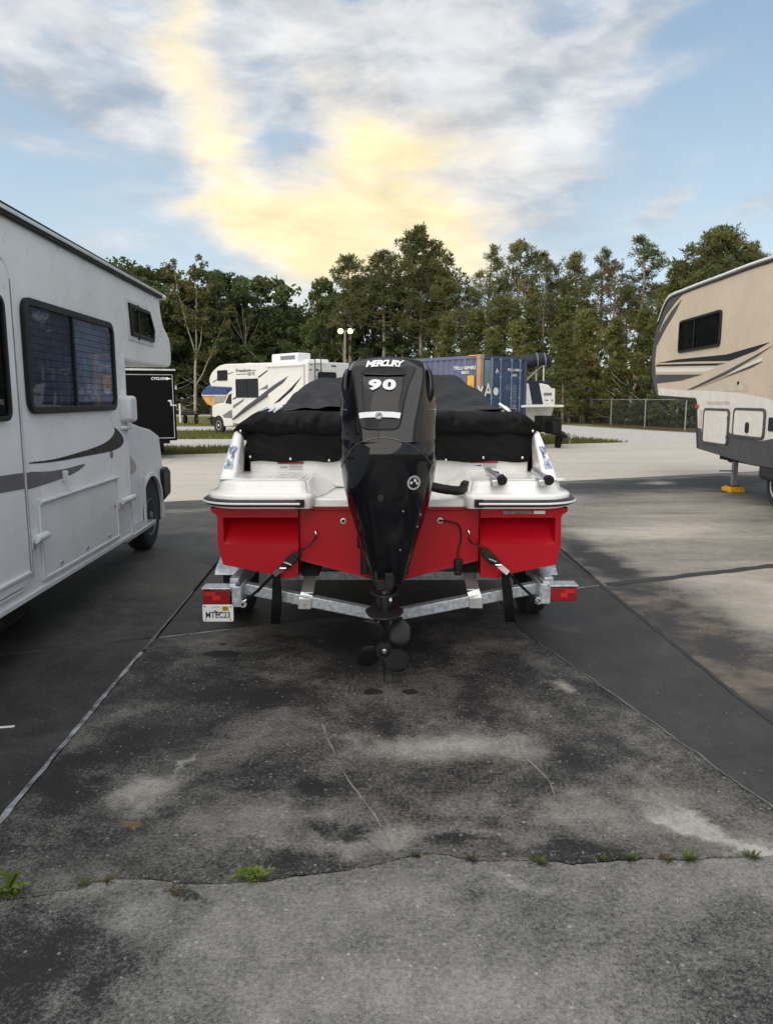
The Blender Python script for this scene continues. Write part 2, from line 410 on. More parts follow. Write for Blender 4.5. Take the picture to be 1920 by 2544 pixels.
M_NEAR = ground_mat('slab_near', (.36, .355, .335), (.017, .017, .0175), .08, .95, .9, grain=.9,
    lights=[GB(1250, 2450, .5, .3, 0, .3), GB(1100, 2230, .5, .12, 0, .2), GB(900, 2500, .5, .2, 0, .25), GB(330, 2260, .16, .10, 0, .3), GB(1330, 2240, .1, .05, 0, .35)],
    darks=[GB(60, 2420, .5, .4, 0, .75), GB(1800, 2300, .45, .25, 0, .35), GB(1880, 2500, .3, .3, 0, .3), GB(1200, 2240, .2, .06, 0, .3), GB(480, 2210, .2, .05, 0, .45)])
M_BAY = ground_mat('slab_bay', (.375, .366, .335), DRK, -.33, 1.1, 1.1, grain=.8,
    lights=[GB(540, 1590, .5, .35, 0, .22), GB(1150, 1850, .62, .34, 8, 0.84), GB(1390, 1710, .13, .20, 18, 1.07), GB(370, 1980, .22, .20, 0, 0.88), GB(455, 1900, .05, .22, -14, 0.68), GB(1760, 2060, .10, .45, 33, 0.96),
            GB(700, 2040, .55, .22, 0, 0.47), GB(1350, 2020, .7, .28, 0, 0.47), GB(340, 1770, .16, .22, -24, 0.41), GB(1000, 2090, 1.2, .10, 0, 0.39), GB(620, 1690, .45, .12, 5, 0.32),
            GB(1860, 2110, .2, .1, 20, 0.78), GB(870, 1840, .2, .18, 0, 0.34), GB(1180, 1610, .4, .2, 0, 0.20)],
    darks=[GB(900, 1600, 1.3, .9, 0, .2), GB(600, 1700, .6, .6, 0, .3), GB(150, 1950, .35, .7, -10, .6), GB(850, 2050, .25, .10, 0, .45), GB(1150, 2100, .28, .07, 0, .5), GB(850, 1960, .3, .12, 0, .25)],  # first blob: dirt with the contact shade by the boat painted in
    stains=[GS(551, 1624, .150, .085, 0, (.006, .006, .006), .95), GS(556, 1600, .045, .03, 0, (.008, .008, .008), .9), GS(926, 1718, .075, .055, 0, (.012, .011, .010), .92),
            GS(1019, 1719, .055, .045, 0, (.014, .013, .012), .9), GS(332, 2046, .035, .03, 0, (.17, .10, .05), .7)])
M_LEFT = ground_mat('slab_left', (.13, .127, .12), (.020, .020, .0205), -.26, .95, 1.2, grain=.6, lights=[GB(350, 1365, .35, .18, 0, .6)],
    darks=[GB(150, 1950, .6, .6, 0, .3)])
M_STRIP = ground_mat('slab_strip', (.095, .095, .096), (.020, .020, .021), -.10, .7, 1.6, grain=.6, lights=[GB(1400, 1560, .12, .4, 25, .6), GB(1700, 2010, .1, .6, 33, .3), GB(1640, 1600, .05, .5, 0, .4)])
M_RIGHT = ground_mat('slab_right', PALE, (.038, .037, .037), .5, .9, .9, grain=.3, tint=(.30, .25, .19), streaky=(.7, 1.3, 1),
    darks=[(2.3, 5.6, .85, 4.0, 4, 1.15), GB(1860, 1760, .75, .9, 0, .8), GB(1900, 1900, .6, .5, 0, .6)])
M_MIDR = ground_mat('slab_middle_right', PALE, (.026, .0255, .026), .2, .95, .8, grain=.28, streaky=(.5, 1.5, 1),
    darks=[(6.0, 15.3, 6.5, 2.0, 22, 1.0), (2.3, 8.0, .5, 3.4, 3, .85), (7.3, 13.0, 2.6, 2.2, 22, .55)],
    lights=[GB(1630, 1320, 1.6, 1.2, 20, .5), GB(1640, 1200, .7, .45, 20, 1.0)])
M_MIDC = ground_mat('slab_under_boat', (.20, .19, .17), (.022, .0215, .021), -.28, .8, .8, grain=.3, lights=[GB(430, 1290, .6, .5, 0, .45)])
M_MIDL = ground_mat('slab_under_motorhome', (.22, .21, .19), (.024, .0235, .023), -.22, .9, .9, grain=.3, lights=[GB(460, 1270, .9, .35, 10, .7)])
M_FAR = ground_mat('slab_far', (.47, .435, .38), (.09, .086, .08), .85, .6, .7, grain=.25, streaky=(.45, 1.6, 1))
M_JOINT = ground_mat('joint_earth', (.06, .055, .048), (.012, .011, .010), -.2, 1., 4)

lot = MB(); lot.grid([[(-13.9, -3.9, -.035), (13.9, -3.9, -.035)], [(-13.9, 20.2, -.035), (13.9, 31.6, -.035)]])
lot_o = structure(lot.build('concrete_lot', M_JOINT))
def slab(poly, m, gap=.006, bev=.006):
    P = inset(poly, gap)
    b = MB(); b.prism(P, -.034, 0, lambda x, y, h: (x, y, h))
    return b.build('slab', m, lot_o, smooth=30, bev=bev, seg=1)
def XL(k, y):   # long joints, k-th
    if k == 1: return -1.655 - .044 * (y - 4)
    return (-5.7, 0, 2.05, 4.75, 7.5, 10.6, 14, -9.6, -14)[k] + (-.02 * (y - 4) if k in (0, 7, 8) else 0)
def TY(c, x): return c + .41 * x
def cell(ka, kb, c0, c1):
    out = []
    for k, c in ((ka, c0), (kb, c0), (kb, c1), (ka, c1)):
        y = c
        for _ in range(6): y = TY(c, XL(k, y))
        out.append((XL(k, y), y))
    return out
C2, C6, C65, C7 = 5.97, 14.13, 19.6, 26.0
# the ragged crack across the front of the bay
crack_px = [(-420, 2290), (-150, 2262), (0, 2240), (110, 2222), (195, 2203), (285, 2183), (370, 2180), (440, 2196), (560, 2195), (660, 2187), (770, 2172), (850, 2163), (930, 2150), (1010, 2132), (1075, 2118), (1150, 2132),
            (1240, 2140), (1330, 2137), (1420, 2145), (1510, 2140), (1600, 2134), (1690, 2138), (1780, 2130), (1860, 2130), (1960, 2126), (2200, 2120), (2500, 2122)]
cp = [gnd(*p) for p in crack_px]; fine = []
for a, b in zip(cp, cp[1:]):
    for k in range(7):
        p = a.lerp(b, k / 7); j = mnoise.noise(Vector((p.x * 9, p.y * 9, 3))) * .016 + mnoise.noise(Vector((p.x * 31, 1, 3))) * .008
        fine.append((p.x, p.y + j))
fine.append((cp[-1].x, cp[-1].y))
CRACK = fine
def crack_y(x):
    for (x0, y0), (x1, y1) in zip(CRACK, CRACK[1:]):
        if x0 <= x <= x1: return y0 + (y1 - y0) * (x - x0) / (x1 - x0)
    return CRACK[0][1] if x < CRACK[0][0] else CRACK[-1][1]
def slab_raw(poly, m):
    b = MB(); b.prism(poly, -.034, 0, lambda x, y, h: (x, y, h)); return b.build('slab', m, lot_o)
def cw(x): return .0025 + .0035 * abs(mnoise.noise(Vector((x * 5, 7, 1)))) * 2
xs = [p[0] for p in fine]
slab_raw([(xs[0], -3.9)] + [(xs[-1], -3.9)] + [(x, y - cw(x)) for x, y in fine[::-1]], M_NEAR)
J4 = [(1.035, 5.42), (1.30, 4.40), (1.52, 3.55), (1.69, 2.90)]           # seam between bay and dark strip
_j = []
for a_, b_ in zip(J4, J4[1:]):
    for k_ in range(24):
        t_ = k_ / 24; x_, y_ = a_[0] + (b_[0] - a_[0]) * t_, a_[1] + (b_[1] - a_[1]) * t_; q_ = Vector((x_ * 6, y_ * 6, 4)); _j.append((x_ + .016 * mnoise.noise(q_) + .007 * mnoise.noise(q_ * 5), y_))
J4 = _j + [J4[-1]]
yc = crack_y
def along(x0, x1): return [(x, y + cw(x)) for x, y in fine if x0 < x < x1]
xl = XL(1, 2.4); xj = 1.76
bayP = [(xl + .006, yc(xl) + .006)] + along(xl + .01, xj - .02) + [(xj, yc(xj) + .006)] + [(x - .003, y) for x, y in J4[::-1]]
j4top = TY(C2, .98); bayP += [(.98, j4top - .008), (XL(1, 5.28) + .006, TY(C2, XL(1, 5.28)) - .008)]
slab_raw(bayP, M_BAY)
xe = 2.12
slab_raw([(xj + .006, yc(xj) + .006)] + along(xj + .01, xe - .02) + [(xe - .006, yc(xe) + .006), (2.044, TY(C2, 2.044) - .01), (.986, j4top - .008)] + [(x + .004, y) for x, y in J4], M_STRIP)
xr = xs[-1]
slab_raw([(xe + .006, yc(xe) + .006)] + along(xe + .01, xr) + [(4.75, 2.8), (4.744, TY(C2, 4.744) - .01), (2.056, TY(C2, 2.056) - .01)], M_RIGHT)
slab_raw([(xs[0], yc(xs[0]) + .01)] + along(xs[0] + .01, xl - .01) + [(xl - .006, yc(xl) + .006), (XL(1, 5.28) - .006, TY(C2, XL(1, 5.28)) - .008), (-5.7, TY(C2, -5.7) - .008), (-5.7, 1.5)], M_LEFT)
slab([(4.75, 2.2), (10, 2.2), (10, TY(C2, 10)), (4.75, TY(C2, 4.75))], M_RIGHT)
for ka, kb, c0, c1, m in ((1, 2, C2, C6, M_MIDC), (0, 1, C2, C6, M_MIDL), (7, 0, C2, C6, M_MIDL), (2, 3, C2, C6, M_MIDR), (3, 4, C2, C6, M_MIDR), (4, 5, C2, C6, M_MIDR), (5, 6, C2, C6, M_MIDR),
                          (7, 0, C6, C65, M_FAR), (0, 1, C6, C65, M_FAR), (1, 2, C6, C65, M_FAR), (2, 3, C6, C65, M_FAR), (3, 4, C6, C65, M_FAR), (4, 5, C6, C65, M_FAR), (5, 6, C6, C65, M_FAR),
                          (7, 0, C65, C7, M_FAR), (0, 1, C65, C7, M_FAR), (1, 2, C65, C7, M_FAR), (2, 3, C65, C7, M_FAR), (3, 4, C65, C7, M_FAR), (4, 5, C65, C7, M_FAR), (5, 6, C65, C7, M_FAR)):
    slab(cell(ka, kb, c0, c1), m, gap=.012, bev=.008)
# strips of pale sealant / tar in the joints
def strip(name, pts, w, m, z=.004, jit=.3):
    rows = []; P = [Vector((x, y, 0)) for x, y in pts]; Q = []
    for a, b in zip(P, P[1:]):
        n = max(2, int((b - a).length / .05))
        Q += [a.lerp(b, k / n) for k in range(n)]
    Q.append(P[-1])
    for i, p in enumerate(Q):
        t = (Q[min(i + 1, len(Q) - 1)] - Q[max(i - 1, 0)]).normalized(); n = Vector((-t.y, t.x, 0))
        wl = w / 2 * (1 + jit * mnoise.noise(p * 6)); wr_ = w / 2 * (1 + jit * mnoise.noise(p * 6 + Vector((9, 0, 0))))
        rows.append([p + n * wl + Vector((0, 0, z)), p - n * wr_ + Vector((0, 0, z))])
    return structure(MB().grid(rows).build(name, m, None))
SEAL = ground_mat('joint_sealant', (.36, .385, .42), (.05, .052, .055), .22, 2.2, 9)
SEAL2 = ground_mat('joint_sealant_worn', (.22, .215, .20), (.05, .05, .05), .1, 1.2, 6)
TAR = ground_mat('joint_tar', (.07, .07, .071), (.022, .022, .023), -.2, .8, 3)
strip('joint_sealant', [(XL(1, y) - .012, y) for y in (2.55, 3.4, 4.2, 4.95)], .028, SEAL, .004, .9)
strip('joint_sealant', [(XL(1, y) - .004, y) for y in (5.0, 5.3, 5.8, 6.6)], .022, SEAL2)
strip('joint_sealant', [(-1.68, 5.262), (-1.2, 5.46)], .028, SEAL); strip('joint_sealant', [(-1.2, 5.47), (-.2, 5.87)], .012, SEAL2)
strip('joint_sealant', [(1.62, TY(C2, 1.62)), (2.02, TY(C2, 2.02))], .03, SEAL)
strip('joint_sealant', J4[6:], .012, SEAL2, .004, 1.2)
strip('tar_line', [(2.1, TY(C2, 2.1)), (5.4, TY(C2, 5.4))], .13, TAR, .003, .5)
strip('tar_line', [(2.15, 2.7), (2.09, 4.0), (2.07, 5.0), (2.04, 6.5), (1.98, 8.0), (1.93, 9.0)], .035, TAR, z=.004, jit=.9)
SCR = ground_mat('pale_scratch', (.42, .41, .38), (.06, .06, .058), -.1, 1.2, 7)
def pxl(L): return [(p.x, p.y) for p in (gnd(*q) for q in smooth_curve(L, 4))]
strip('surface_scratch', pxl([(800, 1800), (830, 1872), (862, 1935), (905, 1990), (945, 2052), (975, 2112)]), .008, SCR, .003, 1.6)
strip('surface_scratch', pxl([(1290, 1870), (1330, 1905), (1365, 1945), (1380, 1990)]), .010, SCR, .003, 1.6)
strip('joint_sealant', [(2.2, TY(C6, 2.2)), (9.5, TY(C6, 9.5))], .10, SEAL2); strip('joint_sealant', [(-8.5, TY(C6 - 1.5, -8.5)), (-1.9, TY(C6 - 1.5, -1.9))], .05, SEAL2)

# far ground: grass field to the horizon, verges and gravel lanes
def soil_mat(name, a, b, sc, c=None):
    m = bpy.data.materials.new(name); m.use_nodes = True; g = NG(m.node_tree); bs = m.node_tree.nodes['Principled BSDF']
    P = g.node('ShaderNodeNewGeometry').outputs['Position']
    x = g.mix(g.rng(g.noise(P, sc, 8, .7), .35, .65), a, b)
    if c: x = g.mix(g.rng(g.noise(P, .35, 4, .6), .45, .65), x, c)
    g.put(bs.inputs['Base Color'], x); bs.inputs['Roughness'].default_value = .95; bs.inputs['Specular IOR Level'].default_value = .15
    bp = g.node('ShaderNodeBump'); bp.inputs['Strength'].default_value = .8; bp.inputs['Distance'].default_value = .05
    g.put(bp.inputs['Height'], g.noise(P, sc * 2, 6, .7)); g.put(bs.inputs['Normal'], bp.outputs[0]); return m
M_GRASSG = soil_mat('grass_ground', (.09, .105, .03), (.16, .165, .055), 3.5, (.17, .15, .075))
M_GRAVEL = soil_mat('white_gravel', (.36, .35, .33), (.56, .55, .53), 9.)
M_LITTER = soil_mat('leaf_litter', (.06, .035, .02), (.11, .065, .035), 3., (.07, .06, .025))
structure(MB().grid([[(-2500, -600, -.06), (2500, -600, -.06)], [(-2500, 3500, -.06), (2500, 3500, -.06)]]).build('ground', M_GRASSG))
def sheet(name, pts, m, z): return structure(MB().add([(x, y, z) for x, y in pts], [tuple(range(len(pts)))]).build(name, m))
def wavy(pts, amp=.25, st=.8):
    out = []
    for i, a in enumerate(pts):
        a = Vector(a); b = Vector(pts[(i + 1) % len(pts)]); n = max(1, int((b - a).length / st))
        for k in range(n):
            p = a.lerp(b, k / n); q = Vector((p.x * .9, p.y * .9, 0)); out.append((p.x + amp * mnoise.noise(q), p.y + amp * mnoise.noise(q + Vector((5, 3, 0)))))
    return out
sheet('gravel_lane', wavy([(-40, 27.2), (-6.5, 27.6), (-1, 31), (3, 36), (7.7, 37.2), (10.2, 29.8), (13, 26.8), (20, 21), (30, 14), (36, 22), (17, 37), (13.6, 46), (11, 55), (7, 60), (2, 42), (-2, 35.5), (-7, 33.2), (-40, 31.6)]), M_GRAVEL, -.045)
sheet('gravel_path', wavy([(-60, 41.5), (-13, 41), (-6, 43), (2, 47), (2, 52), (-6, 49), (-13, 48), (-60, 48.5)]), M_GRAVEL, -.045)
sheet('gravel_path', wavy([(-80, 76), (-10, 76), (4, 77), (4, 92), (-80, 92)]), M_GRAVEL, -.045)
sheet('leaf_litter', wavy([(14.2, 66), (14.4, 58), (14.6, 50), (15.6, 44.5), (17, 40.6), (22, 34), (30, 26), (48, 30), (30, 62), (22, 80), (8, 82)], .4), M_LITTER, -.04)
sheet('leaf_litter', wavy([(-90, 94), (6, 94), (10, 80), (26, 84), (30, 130), (-100, 130)], .6), M_LITTER, -.04)

def blades(name, pts, h, w, m, lean=.5, n=1):
    """grass blades: one thin triangle each"""
    rs = np.random.RandomState(len(pts)); N = len(pts)
    p = np.array(pts); a = rs.rand(N) * 6.283; hh = h * (.5 + rs.rand(N)); ww = w * (.6 + .8 * rs.rand(N)); l = lean * rs.rand(N) * hh; d = rs.rand(N) * 6.283
    dx, dy = np.cos(a) * ww / 2, np.sin(a) * ww / 2
    v = np.zeros((N, 3, 3)); v[:, 0] = p; v[:, 1] = p; v[:, 2] = p
    v[:, 0, 0] -= dx; v[:, 0, 1] -= dy; v[:, 1, 0] += dx; v[:, 1, 1] += dy
    v[:, 2, 0] += np.cos(d) * l; v[:, 2, 1] += np.sin(d) * l; v[:, 2, 2] += hh
    me = bpy.data.meshes.new(name); me.from_pydata(v.reshape(-1, 3).tolist(), [], np.arange(3 * N).reshape(-1, 3).tolist()); me.materials.append(m)
    ob = bpy.data.objects.new(name, me); COL.objects.link(ob); return ob
def inpoly(x, y, P):
    c = False; j = len(P) - 1
    for i in range(len(P)):
        if (P[i][1] > y) != (P[j][1] > y) and x < (P[j][0] - P[i][0]) * (y - P[i][1]) / (P[j][1] - P[i][1]) + P[i][0]: c = not c
        j = i
    return c
def leafmat(name, a, b, rough=.6, sc=1.2, third=None, trans=.4):
    m = bpy.data.materials.new(name); m.use_nodes = True; g = NG(m.node_tree); bs = m.node_tree.nodes['Principled BSDF']
    P = g.node('ShaderNodeNewGeometry').outputs['Position']; oi = g.node('ShaderNodeObjectInfo')
    x = g.mix(g.rng(g.noise(P, sc, 4, .65), .33, .67), a, b)
    x = g.mix(g.rng(g.noise(P, 14, 2, .5), .35, .65, 0., .5), x, tuple(v * .55 for v in a))
    if third: x = g.mix(g.rng(g.noise(P, .5, 3, .6), .50, .68, 0., .8), x, third)
    x = g.mix(1.0, x, g.mix(oi.outputs['Random'], (.72, .76, .74), (1.2, 1.15, 1.05)), 'MULTIPLY')
    g.put(bs.inputs['Base Color'], x); bs.inputs['Roughness'].default_value = rough; bs.inputs['Specular IOR Level'].default_value = .25
    tr = g.node('ShaderNodeBsdfTranslucent'); g.put(tr.inputs[0], x)
    ms = g.node('ShaderNodeMixShader'); ms.inputs[0].default_value = trans
    g.l.new(bs.outputs[0], ms.inputs[1]); g.l.new(tr.outputs[0], ms.inputs[2])
    g.l.new(ms.outputs[0], m.node_tree.nodes['Material Output'].inputs[0]); return m
M_BLADE = leafmat('grass_blades', (.11, .135, .032), (.19, .20, .06), third=(.22, .19, .09))
rs = np.random.RandomState(5)
def scatter(n, x0, x1, y0, y1, poly, hole=None):
    out = []
    while len(out) < n:
        x, y = x0 + (x1 - x0) * rs.rand(), y0 + (y1 - y0) * rs.rand()
        if inpoly(x, y, poly): out.append((x, y, -.05))
    return out
v1 = [(-14, 20.5), (-6.5, 23.6), (0, 26.3), (0, 30.2), (-6.5, 27.4), (-14, 27.0)]
v2 = [(5, 28.4), (9.5, 30.0), (11.5, 27.6), (9, 31.2), (3.5, 33.6), (2, 33)]
v2 = [(4.5, 28.1), (9.9, 30.2), (7.7, 36.9), (3, 35.6), (1.5, 27.2)]
v3 = [(-14, 31.9), (-7, 33.5), (-2, 36), (1, 41.5), (-6, 42.5), (-14, 40.8)]
v4 = [(-16, 48.8), (-6, 49.3), (2, 52.5), (2, 75), (-16, 75)]
gp = scatter(9000, -14, 0, 20, 31, v1) + scatter(7000, 1, 11, 27, 37.5, v2) + scatter(6000, -14, 1, 31, 43, v3) + scatter(5000, -16, 2, 48, 76, v4)
stuff(blades('grass', gp, .13, .045, M_BLADE))
# ---------------------------------------------------------------- trees
BARK = mat('pine_bark', (.25, .19, .145), .9, var=.35, vs=5, bump=.4, bs=14, obj=True)
BARKG = mat('grey_bark', (.30, .27, .22), .9, var=.3, vs=4, bump=.3, bs=14, obj=True)
L_PINE = leafmat('pine_needles', (.11, .132, .050), (.22, .232, .088), third=(.26, .22, .095))
L_PINEY = leafmat('young_pine_needles', (.125, .150, .048), (.25, .265, .09), third=(.27, .24, .10))
L_DARK = leafmat('dark_broad_leaves', (.046, .070, .028), (.112, .145, .052))
L_OAK = leafmat('oak_leaves', (.064, .100, .034), (.15, .19, .065), third=(.18, .17, .07))
L_YEL = leafmat('olive_leaves', (.105, .120, .042), (.20, .205, .075), third=(.23, .19, .08))
L_DEAD = leafmat('dead_needles', (0.135, 0.074, 0.041), (0.230, 0.121, 0.068))
L_BRIGHT = leafmat('bright_leaves', (.10, .125, .02), (.17, .18, .035))
def mesh_from(v, tri, m, name):
    me = bpy.data.meshes.new(name); v = np.asarray(v, dtype=np.float32).reshape(-1, 3); nf = len(v) // tri
    me.vertices.add(len(v)); me.vertices.foreach_set('co', v.ravel())
    me.loops.add(len(v)); me.loops.foreach_set('vertex_index', np.arange(len(v), dtype=np.int32))
    me.polygons.add(nf); me.polygons.foreach_set('loop_start', np.arange(0, len(v), tri, dtype=np.int32))
    try: me.polygons.foreach_set('loop_total', np.full(nf, tri, dtype=np.int32))
    except Exception: pass
    me.update(calc_edges=True); me.validate(); me.materials.append(m); return me
def unit(rs, n):
    d = rs.normal(size=(n, 3)); return d / np.linalg.norm(d, axis=1)[:, None]
def tufts(rs, cen, n, L, w, up=.35):
    """n needle blades per centre"""
    C = np.repeat(cen, n, axis=0); N = len(C)
    d = unit(rs, N); d[:, 2] += up; d /= np.linalg.norm(d, axis=1)[:, None]
    s = np.cross(d, unit(rs, N)); s /= np.linalg.norm(s, axis=1)[:, None] + 1e-9
    ln = L * (.6 + .6 * rs.rand(N))[:, None]; wd = w * (.6 + .7 * rs.rand(N))[:, None]
    v = np.stack([C - s * wd * .25, C + d * ln * .6 + s * wd * .5, C + d * ln, C + d * ln * .6 - s * wd * .5], axis=1)
    return v.reshape(-1, 3)
def leaves(rs, cen, n, rad, size, flat=.75):
    C = np.repeat(cen, n, axis=0); N = len(C)
    r = np.repeat(rad, n)[:, None] if hasattr(rad, '__len__') else rad
    o = unit(rs, N) * (rs.rand(N) ** .4)[:, None] * r; o[:, 2] *= flat
    C = C + o; d = unit(rs, N); s = np.cross(d, unit(rs, N)); s /= np.linalg.norm(s, axis=1)[:, None] + 1e-9
    sz = size * (.6 + .8 * rs.rand(N))[:, None]
    return np.stack([C - d * sz, C + s * sz * .55, C + d * sz, C - s * sz * .55], axis=1).reshape(-1, 3)
def make_tree(kind, seed, H):
    """returns (trunk mesh, crown mesh), base at origin, height H"""
    rs = np.random.RandomState(seed); rr = random.Random(seed); tb = MB(); cen = []; lv = None
    def trunkline(x1, y1, h, r0, r1, n=9, wob=.15):
        P = [Vector((0, 0, -.2))]
        for k in range(1, n + 1):
            t = k / n; P.append(Vector((x1 * t + rr.uniform(-wob, wob) * t, y1 * t + rr.uniform(-wob, wob) * t, h * t)))
        tb.tube(P, [r0 + (r1 - r0) * k / n for k in range(n + 1)], 7); return P
    def onp(P, t):
        f = t * (len(P) - 1); i = min(int(f), len(P) - 2); return P[i].lerp(P[i + 1], f - i)
    if kind in ('pine', 'pine_sparse', 'pine_dead', 'pine_big'):
        P = trunkline(rr.uniform(-.5, .5), rr.uniform(-.4, .4), H * .97, H * .0125 + .05, .03)
        t0 = {'pine': .52, 'pine_sparse': .50, 'pine_dead': .55, 'pine_big': .42}[kind]
        nb = {'pine': 46, 'pine_sparse': 26, 'pine_dead': 30, 'pine_big': 64}[kind]; rad = {'pine': .155, 'pine_sparse': .105, 'pine_dead': .11, 'pine_big': .20}[kind] * H
        for k in range(nb):
            t = t0 + (1 - t0) * ((k + rr.random()) / nb) ** .9; q = (t - t0) / (1 - t0)
            prof = (math.sin(math.pi * min(1, .22 + .78 * q)) ** .7) * (.45 + .55 * rr.random()) + .10
            b0 = onp(P, t); a = rr.random() * 6.283; L = rad * prof; rise = L * rr.uniform(.0, .55)
            e = b0 + Vector((math.cos(a) * L, math.sin(a) * L, rise)); mid = b0.lerp(e, .5) + Vector((0, 0, -.12 * L + .05))
            tb.tube([b0, mid, e], [.05 + .012 * L, .035, .015], 4)
            for j in range(int(7 + 8 * L / rad)):
                f = .35 + .65 * rr.random() ** .6; c = b0.lerp(e, f) + Vector((rr.gauss(0, .16 * L + .12), rr.gauss(0, .16 * L + .12), rr.gauss(.08, .10 * L + .09)))
                cen.append(c)
        for k in range(9): cen.append(P[-1] + Vector((rr.gauss(0, .25), rr.gauss(0, .25), rr.uniform(-.6, .25))))
        for k in range(7):  # dead stubs below the crown
            b0 = onp(P, rr.uniform(.28, t0)); a = rr.random() * 6.283; L = rr.uniform(.4, 1.3)
            tb.tube([b0, b0 + Vector((math.cos(a) * L, math.sin(a) * L, rr.uniform(-.1, .3)))], [.03, .012], 4)
        nd, ln, w = {'pine': (14, .40, .07), 'pine_sparse': (12, .40, .065), 'pine_dead': (9, .32, .06), 'pine_big': (17, .46, .095)}[kind]
        lv = tufts(rs, np.array(cen), nd, ln, w)
    elif kind == 'young_pine':
        P = trunkline(rr.uniform(-.2, .2), rr.uniform(-.2, .2), H * .97, .09, .02)
        nb = 80
        for k in range(nb):
            t = .08 + .92 * (k + rr.random()) / nb; L = H * .17 * (1.08 - t) ** .75 * rr.uniform(.5, 1.1) + .1
            b0 = onp(P, min(1, t)); a = rr.random() * 6.283; e = b0 + Vector((math.cos(a) * L, math.sin(a) * L, L * rr.uniform(.15, .6)))
            tb.tube([b0, e], [.03, .01], 4)
            for j in range(5): cen.append(b0.lerp(e, .25 + .75 * rr.random()) + Vector((rr.gauss(0, .17), rr.gauss(0, .17), rr.gauss(0, .15))))
        lv = tufts(rs, np.array(cen), 12, .36, .08, .5)
    elif kind in ('oak', 'oak_tall', 'bush', 'shrub'):
        base = {'oak': .22, 'oak_tall': .28, 'bush': .06, 'shrub': .1}[kind]; wid = {'oak': .36, 'oak_tall': .24, 'bush': .52, 'shrub': .6}[kind] * H
        P = trunkline(rr.uniform(-.6, .6), rr.uniform(-.4, .4), H * .8, .02 * H + .03, .05)
        ncl = {'oak': 95, 'oak_tall': 80, 'bush': 46, 'shrub': 44}[kind]; rads = []
        for k in range(ncl):
            q = ((k + rr.random()) / ncl); z = H * (base + (1 - base) * q)
            prof = math.sin(math.pi * min(.97, .16 + .80 * q)) ** .6; a = rr.random() * 6.283; rho = wid * prof * (rr.random() ** .45)
            c = Vector((math.cos(a) * rho, math.sin(a) * rho, z)); cr = H * rr.uniform(.045, .085)
            c += Vector((rr.gauss(0, .3), rr.gauss(0, .3), rr.gauss(0, .025 * H))); c.z = min(c.z, H - cr * .5)
            cen.append(c); rads.append(cr)
            if k % 2 == 0 and kind != 'shrub':
                b0 = onp(P, max(.15, min(.98, z / H * .78))); tb.tube([b0, b0.lerp(c, .5) + Vector((0, 0, -.2)), c], [.012 * H * .5, .03, .012], 4)
        lv = leaves(rs, np.array(cen), {'oak': 70, 'oak_tall': 70, 'bush': 60, 'shrub': 80}[kind], np.array(rads) * (1.5 if kind == 'shrub' else 1), .017 * H if H > 6 else .075)
    elif kind == 'slender':
        P = trunkline(.3, 0, H * .38, .17, .12, 6, .06); rads = []
        top = P[-1]
        for dx, dy, hz, r in ((-2.2, .3, .97, .08), (.4, -.4, 1.0, .09), (1.7, .4, .9, .07), (3.6, .2, .68, .08)):
            Q = [top if dx < 3 else P[3]]
            for k in range(1, 7):
                t = k / 6; Q.append(Q[0] + Vector((dx * t ** .8 + rr.uniform(-.12, .12), dy * t, (H * hz - Q[0].z) * t)))
            tb.tube(Q, [r * (1 - .8 * k / 6) for k in range(7)], 6)
            for k in range(26):
                t = rr.uniform(.25, 1.); b0 = onp(Q, t); a = rr.random() * 6.283; L = rr.uniform(.5, 1.9) * (1.15 - .6 * t)
                e = b0 + Vector((math.cos(a) * L, math.sin(a) * L, rr.uniform(.1, .9) * L)); tb.tube([b0, e], [.03, .01], 4)
                for j in range(3): cen.append(b0.lerp(e, rr.uniform(.5, 1.05))); rads.append(rr.uniform(.3, .62))
        lv = leaves(rs, np.array(cen), 17, np.array(rads), .15)
    trunk = tb
    return trunk, lv
PROTO = {}
def proto(kind, seed, H, leafm, bark):
    key = (kind, seed, leafm.name)
    if key not in PROTO:
        tb, lv = make_tree(kind, seed, H)
        me = bpy.data.meshes.new('trunk'); me.from_pydata([tuple(v) for v in tb.v], [], tb.f); me.materials.append(bark)
        me.polygons.foreach_set('use_smooth', [True] * len(me.polygons))
        PROTO[key] = (me, mesh_from(lv, 4, leafm, 'crown'), H)
    return PROTO[key]
def tree(name, kind, seed, px, py, Y, label, group=None, leafm=L_OAK, bark=BARKG, H0=None, wide=1., cat='tree', rot=None):
    H0 = H0 or {'shrub': 2., 'bush': 4.5, 'young_pine': 8.}.get(kind, 15.)
    tm, cm, h0 = proto(kind, seed, H0, leafm, bark)
    top = at(px, py, Y); s = (top.z + .05) / h0
    x = top.x
    r = thing(name, label, cat, (x, Y, -.05), group); r.rotation_euler = (0, 0, rnd.uniform(0, 6.28) if rot is None else rot); r.scale = (s * wide, s * wide, s)
    for nm, me in (('trunk', tm), ('crown', cm)):
        o = bpy.data.objects.new(nm, me); COL.objects.link(o); o.parent = r
    return r
